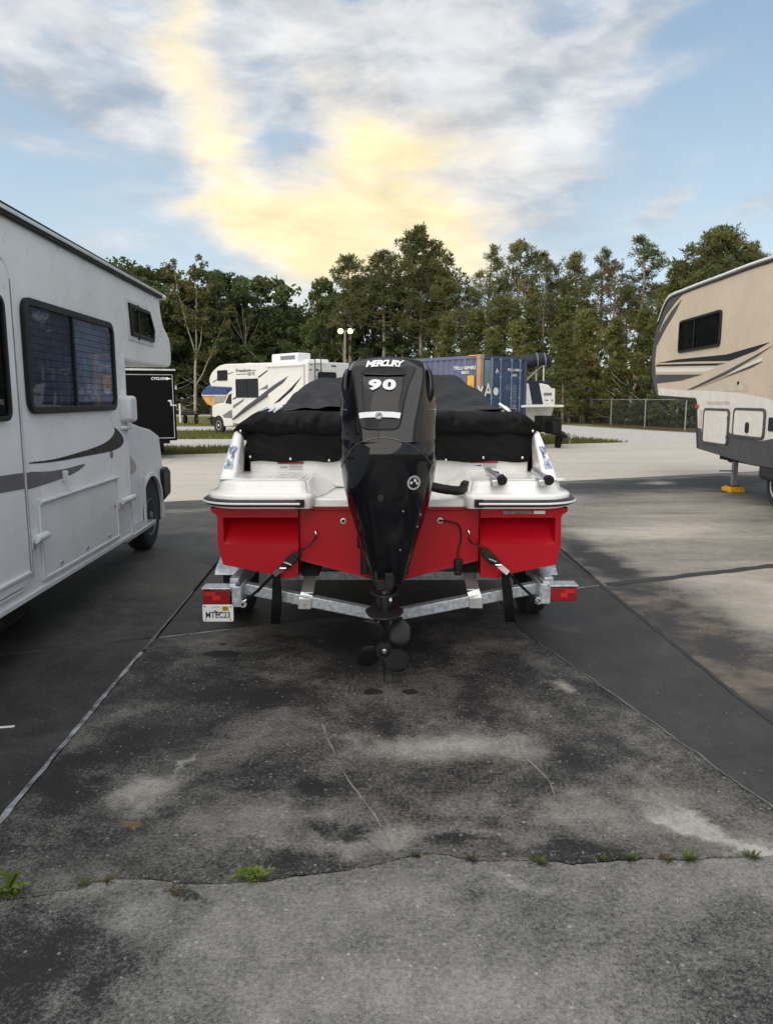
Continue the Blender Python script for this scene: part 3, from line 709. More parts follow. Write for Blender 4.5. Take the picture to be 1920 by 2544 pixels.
# the wood behind, left to right: px, top py, distance
T = tree
T('oak_tree', 'oak', 1, 318, 655, 86, 'dark green broad tree showing over the front roof edge of the near motorhome', leafm=L_OAK, wide=1.1)
T('oak_tree', 'oak', 2, 395, 672, 90, 'olive green leafy tree just left of the slender pale trunked tree', leafm=L_YEL)
T('slender_tree', 'slender', 3, 470, 636, 80, 'slender tree with a pale forked trunk and thin crown behind the black cargo trailer', leafm=L_YEL, H0=16., rot=0.)
T('oak_tree', 'oak_tall', 4, 558, 678, 92, 'narrow dark green tree with a pointed top right of the pale forked tree', leafm=L_OAK)
T('oak_tree', 'oak', 5, 655, 694, 88, 'broad dark green tree above the roof air conditioner of the far motorhome', leafm=L_OAK, wide=.95)
T('oak_tree', 'oak', 1, 600, 730, 84, 'lower dark tree in front of the broad one above the far motorhome', leafm=L_DARK)
T('oak_tree', 'oak', 2, 725, 768, 86, 'low rounded tree filling the dip left of the pine group', leafm=L_DARK)
T('oak_tree', 'oak_tall', 6, 806, 695, 80, 'dark leafy tree at the left foot of the tall pine group', leafm=L_OAK, wide=.68)
T('pine_tree', 'pine', 11, 868, 634, 76, 'pine with a small tufted crown left of the tallest pine', leafm=L_PINE, bark=BARK)
T('pine_tree', 'pine', 12, 955, 622, 74, 'pine with a rounded dark crown beside the tallest pine', leafm=L_PINE, bark=BARK, wide=1.25)
T('pine_tree', 'pine_big', 13, 1045, 570, 72, 'tallest pine of the wood with a broad crown above the black outboard motor', leafm=L_PINE, bark=BARK, wide=1.0)
T('pine_tree', 'pine', 14, 1118, 668, 70, 'lower pine on the right shoulder of the tallest pine', leafm=L_PINE, bark=BARK, wide=1.3)
T('pine_tree', 'pine_sparse', 15, 1204, 606, 68, 'slim pine with a thin tufted top against the yellow sky', leafm=L_PINE, bark=BARK)
T('pine_tree', 'pine', 16, 1290, 596, 66, 'pine with a pointed crown above the rusty corner of the shipping container', leafm=L_PINE, bark=BARK)
T('pine_tree', 'pine_sparse', 17, 1352, 622, 64, 'narrow pine right of the pointed pine above the container doors', leafm=L_PINE, bark=BARK)
T('pine_tree', 'pine', 11, 1435, 628, 64, 'pine with a full crown left of the paired thin pines', leafm=L_PINE, bark=BARK)
T('pine_tree', 'pine_sparse', 15, 1490, 610, 62, 'thin pine with a spiky top left of the reddish dead pine', leafm=L_PINE, bark=BARK)
T('dead_pine_tree', 'pine_dead', 18, 1524, 642, 58, 'pine with dead reddish brown needles among the green pines', leafm=L_DEAD, bark=BARK)
T('pine_tree', 'pine_sparse', 17, 1602, 582, 56, 'tall open pine with a two pointed top left of the fifth wheel nose', leafm=L_PINE, bark=BARK, wide=1.3)
T('pine_tree', 'young_pine', 21, 1680, 655, 50, 'bushy green pine close behind the rounded nose of the fifth wheel', leafm=L_PINEY, bark=BARK, wide=1.1)
T('pine_tree', 'pine_big', 19, 1795, 566, 46, 'long needled pine with a wide crown above the roof of the fifth wheel', leafm=L_PINE, bark=BARK, wide=1.25)
T('pine_tree', 'pine', 14, 1890, 598, 46, 'pine at the right edge above the roof of the fifth wheel', leafm=L_PINE, bark=BARK, wide=1.2)
# second layer: fuller trees in front of the trunks
YPL = ['bushy young pine rising over the left end of the container side', 'bushy young pine behind the middle of the container side', 'olive young pine behind the container doors', 'olive young pine over the right edge of the container', 'bushy young pine above the folded sunshade of the white boat', 'young pine just right of the white boat sunshade', 'young pine between the sunshade and the fifth wheel nose', 'lower bushy young pine right behind the folded sunshade', 'low young pine beside the right shoulder of the outboard motor', 'low bushy pine behind the container door header', 'lower young pine close to the fifth wheel nose', 'lowest olive pine peeping over the rusty corner post']
for px, py, Y, kind, seed, lm, w in ((1170, 772, 66, 'young_pine', 22, L_PINEY, 1.3), (1245, 742, 63, 'young_pine', 21, L_PINE, 1.2), (1325, 760, 61, 'young_pine', 23, L_PINEY, 1.2), (1395, 738, 60, 'young_pine', 22, L_PINEY, 1.2),
        (1460, 772, 56, 'young_pine', 21, L_PINEY, 1.3), (1535, 790, 54, 'young_pine', 23, L_PINEY, 1.2), (1600, 770, 53, 'young_pine', 22, L_PINEY, 1.2), (1405, 805, 54, 'young_pine', 23, L_PINEY, 1.3),
        (1110, 790, 66, 'young_pine', 21, L_PINE, 1.3), (1300, 800, 58, 'young_pine', 22, L_PINEY, 1.4), (1655, 760, 50, 'young_pine', 23, L_PINEY, 1.2), (1225, 820, 60, 'young_pine', 23, L_PINEY, 1.3)):
    T('young_pine_tree', kind, seed, px, py, Y, YPL.pop(0), 'young pines in the wood on the right', leafm=lm, bark=BARK, wide=w)
for px, py, Y, kind, seed, lm, w in ((1000, 700, 78, 'pine', 12, L_PINE, 1.2), (920, 690, 80, 'oak_tall', 6, L_DARK, 1.2), (1080, 655, 80, 'pine', 16, L_PINE, 1.2), (1160, 712, 76, 'pine', 14, L_PINE, 1.2), (1255, 690, 74, 'pine', 11, L_PINE, 1.),
        (1320, 705, 72, 'pine_sparse', 15, L_PINE, 1.), (1390, 692, 70, 'pine', 12, L_PINE, 1.), (1460, 690, 70, 'pine_sparse', 17, L_PINE, 1.1), (1560, 712, 66, 'pine', 16, L_PINE, 1.), (1640, 700, 60, 'pine', 14, L_PINE, 1.2), (1740, 640, 56, 'pine', 12, L_PINE, 1.2),
        (1845, 612, 54, 'pine', 16, L_PINE, 1.2), (858, 728, 84, 'oak', 5, L_DARK, .8), (765, 785, 92, 'oak', 2, L_DARK, 1.1), (500, 720, 95, 'oak', 5, L_DARK, 1.2), (430, 735, 96, 'oak', 1, L_DARK, 1.2), (350, 720, 96, 'oak', 2, L_DARK, 1.2), (660, 770, 94, 'oak', 1, L_DARK, 1.3),
        (560, 770, 90, 'oak', 2, L_DARK, 1.2), (470, 800, 90, 'oak', 5, L_DARK, 1.2), (270, 680, 92, 'oak', 5, L_DARK, 1.1)):
    T('forest_tree', kind, seed, px, py, Y, 'tree standing in the second row of the wood behind the lot', 'trees in the second row of the wood', leafm=lm, bark=BARK if 'pine' in kind else BARKG, wide=w)
UBL = ['dark bush at the foot of the slender pale trunked tree', 'bush behind the blue tarpaulin of the far covered boat', 'dark bush above the cab roof of the far motorhome', 'bush left of the roof air conditioner of the far motorhome', 'dark bush right of the roof air conditioner', 'olive bush behind the ladder of the far motorhome', 'dark bush right of the twin floodlight pole', 'bush behind the left shoulder of the outboard motor', 'dark bush behind the top of the outboard motor', 'olive bush over the left part of the container roof', 'olive bush over the middle of the container roof', 'green bush over the container doors', 'olive bush between the white boat and the fence', 'green bush behind the second fence post from the left', 'bright yellow green bush behind the middle of the fence', 'dark bush behind the fourth fence post', 'green bush under the overhang of the fifth wheel nose', 'dark bush beside the black cargo trailer roof', 'dark bush hidden behind the near motorhome bay']
for px, py, Y, lm, w in ((430, 905, 84, L_DARK, 1.5), (520, 890, 86, L_OAK, 1.5), (610, 860, 84, L_DARK, 1.5), (700, 850, 82, L_OAK, 1.4), (780, 840, 80, L_DARK, 1.5), (860, 850, 78, L_YEL, 1.4), (930, 845, 76, L_DARK, 1.4), (1010, 850, 74, L_OAK, 1.4),
        (1080, 860, 70, L_DARK, 1.4), (1150, 862, 68, L_YEL, 1.4), (1230, 870, 65, L_YEL, 1.3), (1330, 880, 60, L_OAK, 1.3), (1420, 905, 58, L_YEL, 1.3), (1480, 910, 56, L_OAK, 1.3), (1560, 900, 52, L_BRIGHT, 1.2), (1620, 925, 50, L_DARK, 1.3), (1690, 930, 47, L_OAK, 1.3), (360, 880, 86, L_DARK, 1.4), (300, 860, 86, L_DARK, 1.4)):
    T('understorey_bush', 'bush', 31 + (px // 10) % 3, px, py, Y, UBL.pop(0), 'undergrowth bushes at the foot of the wood', leafm=lm, wide=w, cat='bush')
for i, (px, py, Y, lm) in enumerate(((1425, 1000, 60, L_OAK), (1470, 985, 56, L_YEL), (1520, 990, 52, L_DARK), (1570, 975, 49, L_BRIGHT), (1625, 985, 47, L_DARK), (1670, 980, 45, L_OAK), (1720, 975, 43.5, L_DARK), (1770, 970, 42, L_OAK), (1395, 1005, 64, L_DARK), (1545, 1010, 49.5, L_OAK), (1650, 1010, 45, L_OAK), (1600, 1005, 47, L_DARK), (1495, 1005, 53, L_DARK), (1445, 1010, 58, L_DARK))):
    T('hedge_shrub', 'shrub', 41 + i % 2, px, py + 8, Y + 3.2, 'low shrub growing close behind the chain link fence', 'low shrubs behind the chain link fence', leafm=lm, wide=1.4, cat='shrub')
# closed mass of foliage far back in the wood
rsw = np.random.RandomState(3); C = []
for i in range(1500):
    x = rsw.uniform(-62, 46); y = 100 + rsw.uniform(0, 8) - max(0, x - 5) * .85 + (8 if x > 5 else 0); C.append((x, y, rsw.uniform(0, 1) ** .8 * (9.5 + 2.0 * math.sin(x * .35) + 1.5 * math.sin(x * .9 + 2))))
wm_ = mesh_from(leaves(rsw, np.array(C), 26, 1.5, .34), 4, L_DARK, 'far_wood'); wo = bpy.data.objects.new('far_wood', wm_); COL.objects.link(wo); stuff(wo)
# ---------------------------------------------------------------- red and white motorboat
CX = 967
YT = 4.80
def bx(px, Y=YT, py=1300): return at(px, py, Y).x
def bz(py, Y=YT): return at(960, py, Y).z
def hx(px, Y=YT, py=1300): return (px - CX) / FPX * (at(960, py, Y) - CAMP).length * 1.0 / ray(960, py).length    # half width from pixels
X0 = bx(CX)                                   # centre line of the boat
boat = thing('motorboat', 'red and white motorboat under a black cover on a galvanised trailer, seen from its stern', 'boat', (X0, 7.2, 0))
def mir(p): return (2 * X0 - p[0], p[1], p[2])
def hw(px): return abs(hx(px))
# hull: red skin, lofted to the bow
zt, zk = bz(1262), bz(1452)
secs = []
half = [(0, zk), (hw(742), bz(1394)), (hw(738), bz(1434)), (hw(692), bz(1436)), (hw(678), bz(1428)), (hw(551), bz(1403)), (hw(539), bz(1352)), (hw(541), bz(1286)), (hw(538), bz(1279)), (hw(527), bz(1272)), (hw(524), bz(1262))]
for Y, w, lift, top in ((YT + .02, 1, 0, 0), (6.2, 1.0, .0, .02), (7.6, .97, .01, .05), (8.8, .84, .07, .11), (9.6, .56, .20, .17), (10.05, .22, .42, .22), (10.25, .03, .62, .25)):
    r = []
    for x, z in half:
        f = (z - zk) / (zt - zk); zz = z + lift * (1 - f) + top * f * f
        r.append(Vector((X0 + x * w * (1 if f > .5 else w ** .3), Y, zz)))
    secs.append(r[::-1] + [Vector((2 * X0 - p.x, p.y, p.z)) for p in r[1:]])
m = MB(); m.loft(secs, caps=False, closed=False); hull = m.build('hull', RED, boat, smooth=28, fix=True)
# transom with the two pockets under the swim platforms
TR = .055
for sg in (1, -1):
    def P(px, py, dy=0.): return (X0 + sg * hw(px), YT + dy, bz(py))
    A, B, C_, D = P(CX, 1262, TR), P(742, 1262, TR), P(555, 1262), P(524, 1262)
    b = MB(); q = lambda *v: b.add(v, [tuple(range(len(v)))])
    Bs, P1s, P4s, Ks = P(741, 1262), P(741, 1286), P(741, 1352), P(742, 1394)
    q(Bs, C_, P(555, 1286), P1s)
    q(C_, D, P(527, 1272), P(538, 1279), P(541, 1286), P(539, 1352), P(555, 1352), P(555, 1286))
    q(P4s, P(555, 1352), P(539, 1352), P(551, 1403), P(678, 1428), P(692, 1436), P(738, 1434), Ks)
    d = .17
    I1, I2 = P(738, 1286, d), P(566, 1286, d)
    M1, M2 = P(739, 1340, .03), P(558, 1340, .03)
    q(I1, I2, M2, M1); q(M1, M2, P(555, 1352), P4s); q(P1s, P(555, 1286), I2, I1)
    q(P1s, I1, M1, P4s); q(P(555, 1286), P(555, 1352), M2, I2)
    q(Bs, P1s, P4s, Ks, P(738, 1434), P(738, 1434, TR + .3), P(741, 1394, TR), P(741, 1262, TR))
    b.build('transom', RED, boat, smooth=20, bev=.008)
b = MB(); b.add([P(CX, 1262, TR), (X0 - hw(742), YT + TR, bz(1262)), (X0 - hw(742), YT + TR, bz(1394)), (X0, YT + TR, zk), (X0 + hw(742), YT + TR, bz(1394)), (X0 + hw(742), YT + TR, bz(1262))], [(1, 2, 3, 0), (0, 3, 4, 5)])
b.build('transom_centre', RED, boat)
b = MB(); b.box((X0, YT + TR - .012, bz(1266)), (2 * hw(770), .03, bz(1262) - bz(1270))); b.build('transom_lip', RED, boat, bev=.006)
# deck: white band, side decks and gunwale lofted forward
zr0, zr1 = bz(1262), bz(1240)
gz = at(583, 1069, 5.35).z
wsec = []
for Y, w, top in ((5.41, 1, 0), (6.2, 1.0, .03), (7.6, .97, .07), (8.8, .84, .13), (9.6, .56, .17), (10.1, .2, .2), (10.3, .02, .22)):
    r = [(hw(524) * w, zt + top * .6), (hw(514) * w, zr1 + top * .6), (hw(545) * w, zr1 + .12 + top * .7), ((hw(545) - .10) * w, gz - .03 + top), ((hw(545) - .13) * w, gz + top), ((hw(545) - .24) * w, gz + top), ((hw(545) - .26) * w, gz - .25 + top)]
    wsec.append([Vector((X0 + x, Y, z)) for x, z in r])
for sg in (1, -1):
    rr_ = wsec if sg == 1 else [[Vector((2 * X0 - p.x, p.y, p.z)) for p in r] for r in wsec]
    MB().loft(rr_, caps=False, closed=False).build('side_deck', W_GEL, boat, smooth=35)
# swim platforms: rounded plan, stacked insets
def plan(ins, xin, xout, y0, y1, r=.24):
    pts = []
    x0, x1, ya, yb = xin + ins * .8, xout - ins, y0 + ins, y1
    for k in range(9):
        a = R(-90 + 90 * k / 8); rr2 = max(.04, r - ins * .5); pts.append((x1 - rr2 + rr2 * math.cos(a), ya + rr2 + rr2 * math.sin(a)))
    pts += [(x1, yb), (x0, yb)]
    for k in range(4):
        a = R(180 + 90 * k / 3); pts.append((x0 + .05 + .05 * math.cos(a), ya + .05 + .05 * math.sin(a)))
    return pts
xin, xout = hw(775), hw(512); y0p = 4.70
for sg in (1, -1):
    rings = []
    for ins, z in ((.012, bz(1262, 4.75)), (.0, bz(1240, 4.72)), (.0, bz(1233, 4.72)), (.012, bz(1228, 4.72)), (.045, bz(1226, 4.74)), (.055, bz(1222, 4.75)), (.066, bz(1203, 4.76)), (.085, bz(1197, 4.78)), (.12, bz(1194, 4.80))):
        rings.append([Vector((X0 + sg * x, y, z)) for x, y in plan(ins, xin - .02, xout, y0p, 5.42)])
    b = MB(); b.loft(rings, caps=True); pf = b.build('swim_platform', W_GEL, boat, smooth=50)
    # rub rail: black moulding with a bright insert, round the platform corner and forward
    path = [p for p in plan(-.004, xin + .02, xout, y0p, 5.42)][:10][::-1]
    path = path + [(hw(752), y0p - .004)]
    zc = (bz(1242, 4.7) + bz(1259, 4.7)) / 2; hh = (bz(1242, 4.7) - bz(1259, 4.7)) / 2
    fwd = [(hw(514) * w + .01, Y, zc + t) for Y, w, t in ((10.2, .05, .14), (9.6, .56, .11), (8.8, .84, .08), (7.6, .97, .04), (6.2, 1.0, .015), (5.6, 1.0, 0))]
    P3 = [Vector((X0 + sg * x, y, z)) for x, y, z in fwd] + [Vector((X0 + sg * x, y, zc)) for x, y in path]
    def rail(h, w, off):
        rows = []
        for i, p in enumerate(P3):
            t = (P3[min(i + 1, len(P3) - 1)] - P3[max(i - 1, 0)]).normalized(); n = Vector((t.y, -t.x, 0)).normalized()
            if sg < 0: n = -n
            if (n.y > 0 and abs(n.y) > .7) or (n.x * sg < 0 and abs(n.x) > .7): n = -n
            rows.append([p + n * o + Vector((0, 0, z)) for o, z in ((-.02, -h), (off, -h), (off + w, -h * .45), (off + w, h * .45), (off, h), (-.02, h))])
        return MB().loft(rows)
    rl = rail(hh, .020, .012).build('rub_rail', BLK_SATIN, boat, smooth=35)
    rail(hh * .38, .008, .030).build('rail_insert', DEC_WHITE, rl, smooth=35)
    e = MB(); e.box((X0 + sg * hw(751), y0p + .0, zc), (.055, .05, hh * 2.25)); e.ball((X0 + sg * hw(751), y0p - .028, zc - .004), .006, 8); e.build('rail_end_cap', BLK_PLAST, rl, bev=.008)
# motor well: floor, sloped sides and the bulkhead behind
fz = bz(1238, 4.85); yb = 5.40; pz = bz(1194, 4.80)
b = MB(); b.box((X0, (4.80 + yb) / 2 + .01, (fz + zt) / 2 + .002), (2 * xin - .02, yb - 4.80, fz - zt)); b.box((X0, 4.835, zt + (fz - zt) * .5), (2 * xin - .02, .02, (fz - zt) * .5)); b.build('well_floor', W_GEL, boat, bev=.012)
for sg in (1, -1):
    b = MB(); xa, xb = xin + .035, xin - .13
    b.add([(X0 + sg * xa, 4.86, pz - .008), (X0 + sg * xa, yb, pz - .008), (X0 + sg * xb, yb, fz + .002), (X0 + sg * (xb + .05), 5.02, fz + .002), (X0 + sg * xin, 4.80, fz + .002), (X0 + sg * xa, 4.86, fz + .002), (X0 + sg * xa, yb, fz + .002)],
          [(0, 1, 2, 3), (0, 3, 4), (0, 4, 5), (1, 6, 2), (0, 5, 6, 1), (2, 6, 5, 4, 3)])
    b.build('well_side', W_GEL, boat, smooth=40, bev=.012)
zb = at(900, 1100, 5.4).z
b = MB(); b.box((X0, yb + .05, (fz + zb) / 2), (2 * (hw(605) + .06), .08, zb - fz)); bk = b.build('bulkhead', W_GEL, boat, bev=.02)
for px0, py0, px1, py1 in ((690, 1147, 755, 1168), (1168, 1146, 1236, 1163)):
    p0, p1 = at(px0, py0, yb + .008), at(px1, py1, yb + .008); cx, cz = (p0.x + p1.x) / 2, (p0.z + p1.z) / 2; w, h = p1.x - p0.x, p0.z - p1.z
    st = MB().box((cx, yb + .007, cz), (w, .004, h)).build('warning_label', DEC_WHITE, boat)
    MB().box((cx, yb + .004, cz + h * .36), (w, .004, h * .26)).build('red_banner', mat('label_red', (.45, .02, .03), .5), st)
    t = MB()
    for k in range(4): t.box((cx + w * .20, yb + .0045, cz + h * (.12 - .17 * k)), (w * .5, .003, h * .035))
    if px0 < 900: t.text('Gasoline', Matrix.Translation((cx - w * .26, yb + .004, cz - h * .16)) @ Matrix.Rotation(R(90), 4, 'X'), h * .32, .001, sx=.8)
    else: t.prism([(cx - w * .42, cz - h * .16), (cx - w * .1, cz - h * .0), (cx - w * .1, cz - h * .22)], yb + .003, yb + .006)
    t.build('label_print', DEC_BLACK, st)
# stern quarters: the swept white pillars
MARK = mat('blue_mark', (.15, .21, .36), .45, var=.4, vs=60); MARK2 = mat('pale_blue_mark', (.40, .47, .58), .45, var=.2, vs=60)
for sg, bo, bi, bb, to, ti, tb in ((-1, (538, 1190), (585, 1192), (607, 1180), (581, 1069), (601, 1073), (609, 1092)), (1, (1390, 1190), (1350, 1192), (1322, 1180), (1340, 1069), (1326, 1073), (1318, 1092))):
    Bo, Bi, Bb = at(*bo, 4.93), at(*bi, 4.90), at(*bb, 5.38); To, Ti, Tb = at(*to, 5.33), at(*ti, 5.31), at(*tb, 5.42)
    Bo.z = Bi.z = Bb.z = pz - .02
    Bf, Tf = Vector((Bo.x, 5.45, Bo.z)), Vector((To.x, 5.45, To.z))
    b = MB(); b.add([Bo, Bi, Bb, Bf, To, Ti, Tb, Tf], [(0, 1, 5, 4), (1, 2, 6, 5), (2, 3, 7, 6), (3, 0, 4, 7), (4, 5, 6, 7), (3, 2, 1, 0)])
    sp = b.build('stern_quarter', W_GEL, boat, bev=.028, seg=3, smooth=40)
    # the blue emblem: loose leaf-like strokes on the outer slope
    for mt, seed in ((MARK, 2), (MARK2, 5)):
        rq = random.Random(seed); t = MB(); nrm = ((Bi - Bo).cross(To - Bo)).normalized(); nrm = -nrm if nrm.y > 0 else nrm
        for k in range(13):
            u, v = rq.uniform(.25, .72), rq.uniform(.26, .66)
            c = Bo.lerp(Bi, u).lerp(To.lerp(Ti, u), v) + nrm * (.004 + .0008 * k); a = rq.uniform(.9, 2.4); e1 = (Bi - Bo).normalized(); e2 = (To - Bo).normalized()
            d = e1 * math.cos(a) + e2 * math.sin(a); s = d.cross(nrm).normalized(); L, W = rq.uniform(.018, .035), rq.uniform(.005, .012)
            t.add([c - d * L, c + s * W, c + d * L, c - s * W], [(0, 1, 2, 3)])
        t.build('blue_emblem', mt, sp)
# boarding ladder stowed on the right platform, moulded step pads
for cxp, back in ((1245, 1178), (1361, 1178)):
    p0 = at(cxp, 1218, 4.735); p0.z = pz + .012
    p1 = at(cxp - 34, back, 5.18); p1.z = pz + .03
    b = MB(); b.tube([p0 + (p0 - p1).normalized() * -.02, p1], .024, 14); tb_ = b.build('ladder_tube', ALU, boat, smooth=40)
    b = MB(); d = (p0 - p1).normalized(); b.tube([p0 - d * .012, p0 + d * .028], .033, 16); b.build('end_plug', BLK_PLAST, tb_, smooth=35, bev=.006)
    b = MB(); w0 = p0 + Vector((-.03, .03, -.025)); b.box((p0.x - .045, p0.y + .04, pz - .01), (.05, .13, .05)); b.build('tube_clip', ALU, tb_, bev=.01)
c = at(1232, 1194, 4.93); b = MB(); b.lathe([(.018, 0), (.022, .012), (.022, .03), (.012, .036)], (c.x, 4.95, pz + .01), (0, -.3, 1), 14); b.bar((c.x, 4.95, pz + .022), (c.x + .05, 4.93, pz + .022), .018, .012); b.build('ladder_latch', BLK_PLAST, boat, smooth=35)
p = at(1305, 1204, 4.9); b = MB(); b.prism(rrect(p.x - .13, 4.80, p.x + .13, 5.22, .03), pz, pz + .007, lambda x, y, h: (x, y, h)); b.build('step_pad', W_GEL, boat, bev=.004)
p = at(640, 1204, 4.9); b = MB(); b.prism(rrect(p.x - .26, 4.86, p.x + .30, 5.24, .05), pz, pz + .006, lambda x, y, h: (x, y, h)); b.build('step_pad', W_GEL, boat, bev=.004)
p = at(1387, 1198, 4.86); b = MB(); b.lathe([(.05, 0), (.05, .008), (.035, .010)], (p.x, 4.86, pz), (0, 0, 1), 18); b.build('ski_ring_base', W_GEL, boat, smooth=35)
# fittings on the red transom
for px, py in ((853, 1294), (1093, 1293)):
    c = at(px, py, YT + TR); b = MB(); b.lathe([(.020, 0), (.020, .008), (.011, .010), (.011, .001)], (c.x, YT + TR, c.z), (0, -1, 0), 18, caps=False); dr = b.build('drain_ring', mat('drain_bezel', (.62, .58, .50), .35, .3), boat, smooth=40)
    b = MB(); b.lathe([(.0115, 0), (.0115, .002)], (c.x, YT + TR - .001, c.z), (0, -1, 0), 14); b.build('drain_hole', DARK, dr)
for px, py in ((786, 1326), (1165, 1325)):
    c = at(px, py, YT + TR - .03); b = MB(); L = [(c.x - .012, YT + TR, c.z + .028), (c.x - .008, YT + TR - .035, c.z + .022), (c.x, YT + TR - .045, c.z), (c.x - .004, YT + TR - .035, c.z - .024), (c.x - .006, YT + TR, c.z - .028)]
    b.tube(smooth_curve(L, 5), .006, 8); b.build('eye_bolt', CHROME, boat, smooth=40)
b = MB(); c = at(1286, 1274, 4.77); b.box((c.x, 4.792, c.z), (.19, .008, .022)); b.build('builders_plate', mat('worn_plate', (.22, .16, .15), .5, .2, var=.4, vs=40), boat)
b = MB(); c = at(1341, 1274, 4.77); b.box((c.x, 4.792, c.z), (.075, .008, .020)); b.build('serial_tag', DEC_WHITE, boat)
sb = at(1138, 1402, YT + TR - .02); b = MB(); b.box((sb.x, YT + TR - .02, sb.z), (.056, .045, .075)); b.box((sb.x - .004, YT + TR - .03, sb.z - .055), (.05, .03, .035)); sn = b.build('sonar_transducer', BLK_PLAST, boat, bev=.008)
pts = [at(1096, 1293, YT + TR - .01), at(1120, 1297, YT + TR - .02), at(1138, 1304, YT + TR - .016), at(1145, 1326, YT + TR - .012), at(1143, 1350, YT + TR - .012), at(1137, 1372, YT + TR - .02), at(1138, 1385, YT + TR - .025)]
b = MB(); b.tube(smooth_curve(pts, 6), .0055, 6); b.build('sonar_cable', BLK_PLAST, sn, smooth=40)
for px0, py0, px1, py1 in ((1241, 1004, 1266, 1022), (1255, 1011, 1278, 1030), (1241, 1015, 1258, 1030)):
    b = MB(); b.tube([at(px0, py0, 5.52), at(px1, py1, 5.36)], .011, 8); b.build('cleat_rail', W_GEL if py0 != 1011 else CHROME, boat, smooth=40)
for px0, py0, px1, py1 in ((700, 1010, 682, 1022), (683, 1013, 668, 1024), (664, 1014, 645, 1024)):
    b = MB(); b.tube([at(px0, py0, 5.52), at(px1, py1, 5.36)], .010, 8); b.build('cleat_rail', W_GEL if px0 > 670 else CHROME, boat, smooth=40)

# ---------------------------------------------------------------- boat cover
cover = thing('boat_cover', 'black fabric boat cover stretched and snapped over the red and white motorboat', 'boat cover', (X0, 6.4, 1.6))
def wr(x, y, z, s=1.): return mnoise.noise(Vector((x * s, y * s, z * s)))
NU = 97
def urow(fn): return [fn(-1 + 2 * k / (NU - 1)) for k in range(NU)]
zsk, zrl = at(960, 1147, 5.38).z, at(960, 1021, 5.40).z
wsk = hw(612) * (at(612, 1100, 5.38).x / at(612, 1100, 4.8).x) * 1.0
wsk = abs(at(612, 1110, 5.38).x - X0); wtop = abs(at(586, 1060, 5.38).x - X0) + .02
rows = []
NV = 46
for j in range(NV):
    v = j / (NV - 1)                                     # 0 bottom hem .. 1 just over the roll
    def f(u, v=v):
        a = abs(u); s = 1 if u >= 0 else -1
        hem = zsk + .006 * math.sin(u * 19) + (.055 * max(0, 1 - (a / .42)) if a < .42 else 0)
        if v < .5:
            q = v / .5; z = hem + (1.500 - hem) * q; y = 5.375 - .012 * q + .022 * wr(u * 5, v * 3, 1) + .012 * wr(u * 14 + v * 6, v * 5, 2) - .012 * math.sin(q * 3.1)
            w = wsk - .012 + .012 * q; x = u * w
            if a > .93: y += (a - .93) * .25
        else:
            q = (v - .5) / .5; A = math.pi * q
            # bulging roll of gathered cloth
            fold = .048 * wr(u * 8, q * 1.4, 4) + .034 * wr(u * 19, q * 2.4, 8) + .03 * abs(math.sin(u * 15 + 3 * wr(u * 4, 0, 2)))
            ru = .085 + fold * math.sin(A); zmid = 1.500 + (zrl - 1.500) * .5; hz = (zrl - 1.500) * .5
            y = 5.365 - ru * math.sin(A) ** .8 + .06 * q; z = zmid - hz * math.cos(A) + fold * .35 * math.sin(A) + .020 * wr(u * 6, 3, q)
            ww = wsk + (wtop - wsk) * math.sin(A) ** .6 if q < .5 else wtop - .12 * (q - .5) * 2 - .0
            x = u * ww
            drop = max(0, a - .885) / .115
            z -= drop ** 1.6 * (z - 1.49) * (.45 + .5 * q); y += drop ** 2 * .10
        return Vector((X0 + s * abs(x), y, z))
    rows.append(urow(f))
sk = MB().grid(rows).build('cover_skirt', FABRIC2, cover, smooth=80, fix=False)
rows = []
for j in range(64):
    v = j / 63; Y = 5.43 + (10.15 - 5.43) * v
    if Y < 7.0: q = (Y - 5.43) / 1.57; zc = zrl - .012 + (1.945 - zrl) * (q ** .85) - .05 * math.sin(q * math.pi)
    elif Y < 7.5: zc = 1.945 - .02 * ((Y - 7) / .5)
    else: q = (Y - 7.5) / 2.65; zc = 1.925 - .45 * q ** .8
    wide = (wtop - .10) * (1 if Y < 7.4 else max(.06, 1 - ((Y - 7.4) / 2.95) ** 2.2)); edge = gz + .015 + .05 * v
    kk = max(0, 1 - abs(Y - 7.15) / 1.7)                 # squarer over the windscreen
    flat0 = .48
    if Y < 5.9: flat0 = .48 + .38 * (5.9 - Y) / .47
    def f(u, Y=Y, zc=zc, wide=wide, edge=edge, v=v, kk=kk, flat0=flat0):
        a = abs(u); t = max(0, (a - flat0) / (1 - flat0)); sm = t * t * (3 - 2 * t)
        z = edge + (zc - edge) * max(0., 1 - t ** 2) ** .8
        crown = .02 * math.cos(a * 1.5)
        # tension folds fanning from the corners
        fan = math.sin((a * 3.2 - (Y - 5.4) * 1.15) * 7 + 4 * wr(u * 2, Y, 0)) * .032 * max(0, 1 - abs(Y - 6.2) / 1.1) * (1 if u < .1 else .45)
        z += crown + fan + .040 * wr(u * 3, Y * 1.4, 5) + .018 * wr(u * 7 + Y, Y * 2.5, 2) - .03 * math.sin(min(1, max(0, (Y - 5.5) / 1.5)) * 3.14) * (1 - a) + .010 * wr(u * 9, Y * 4, 9)
        return Vector((X0 + u * wide, Y, max(z, edge - .05)))
    rows.append(urow(f))
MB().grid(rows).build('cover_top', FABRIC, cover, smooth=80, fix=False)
b = MB()                                                  # side flaps down to the rail
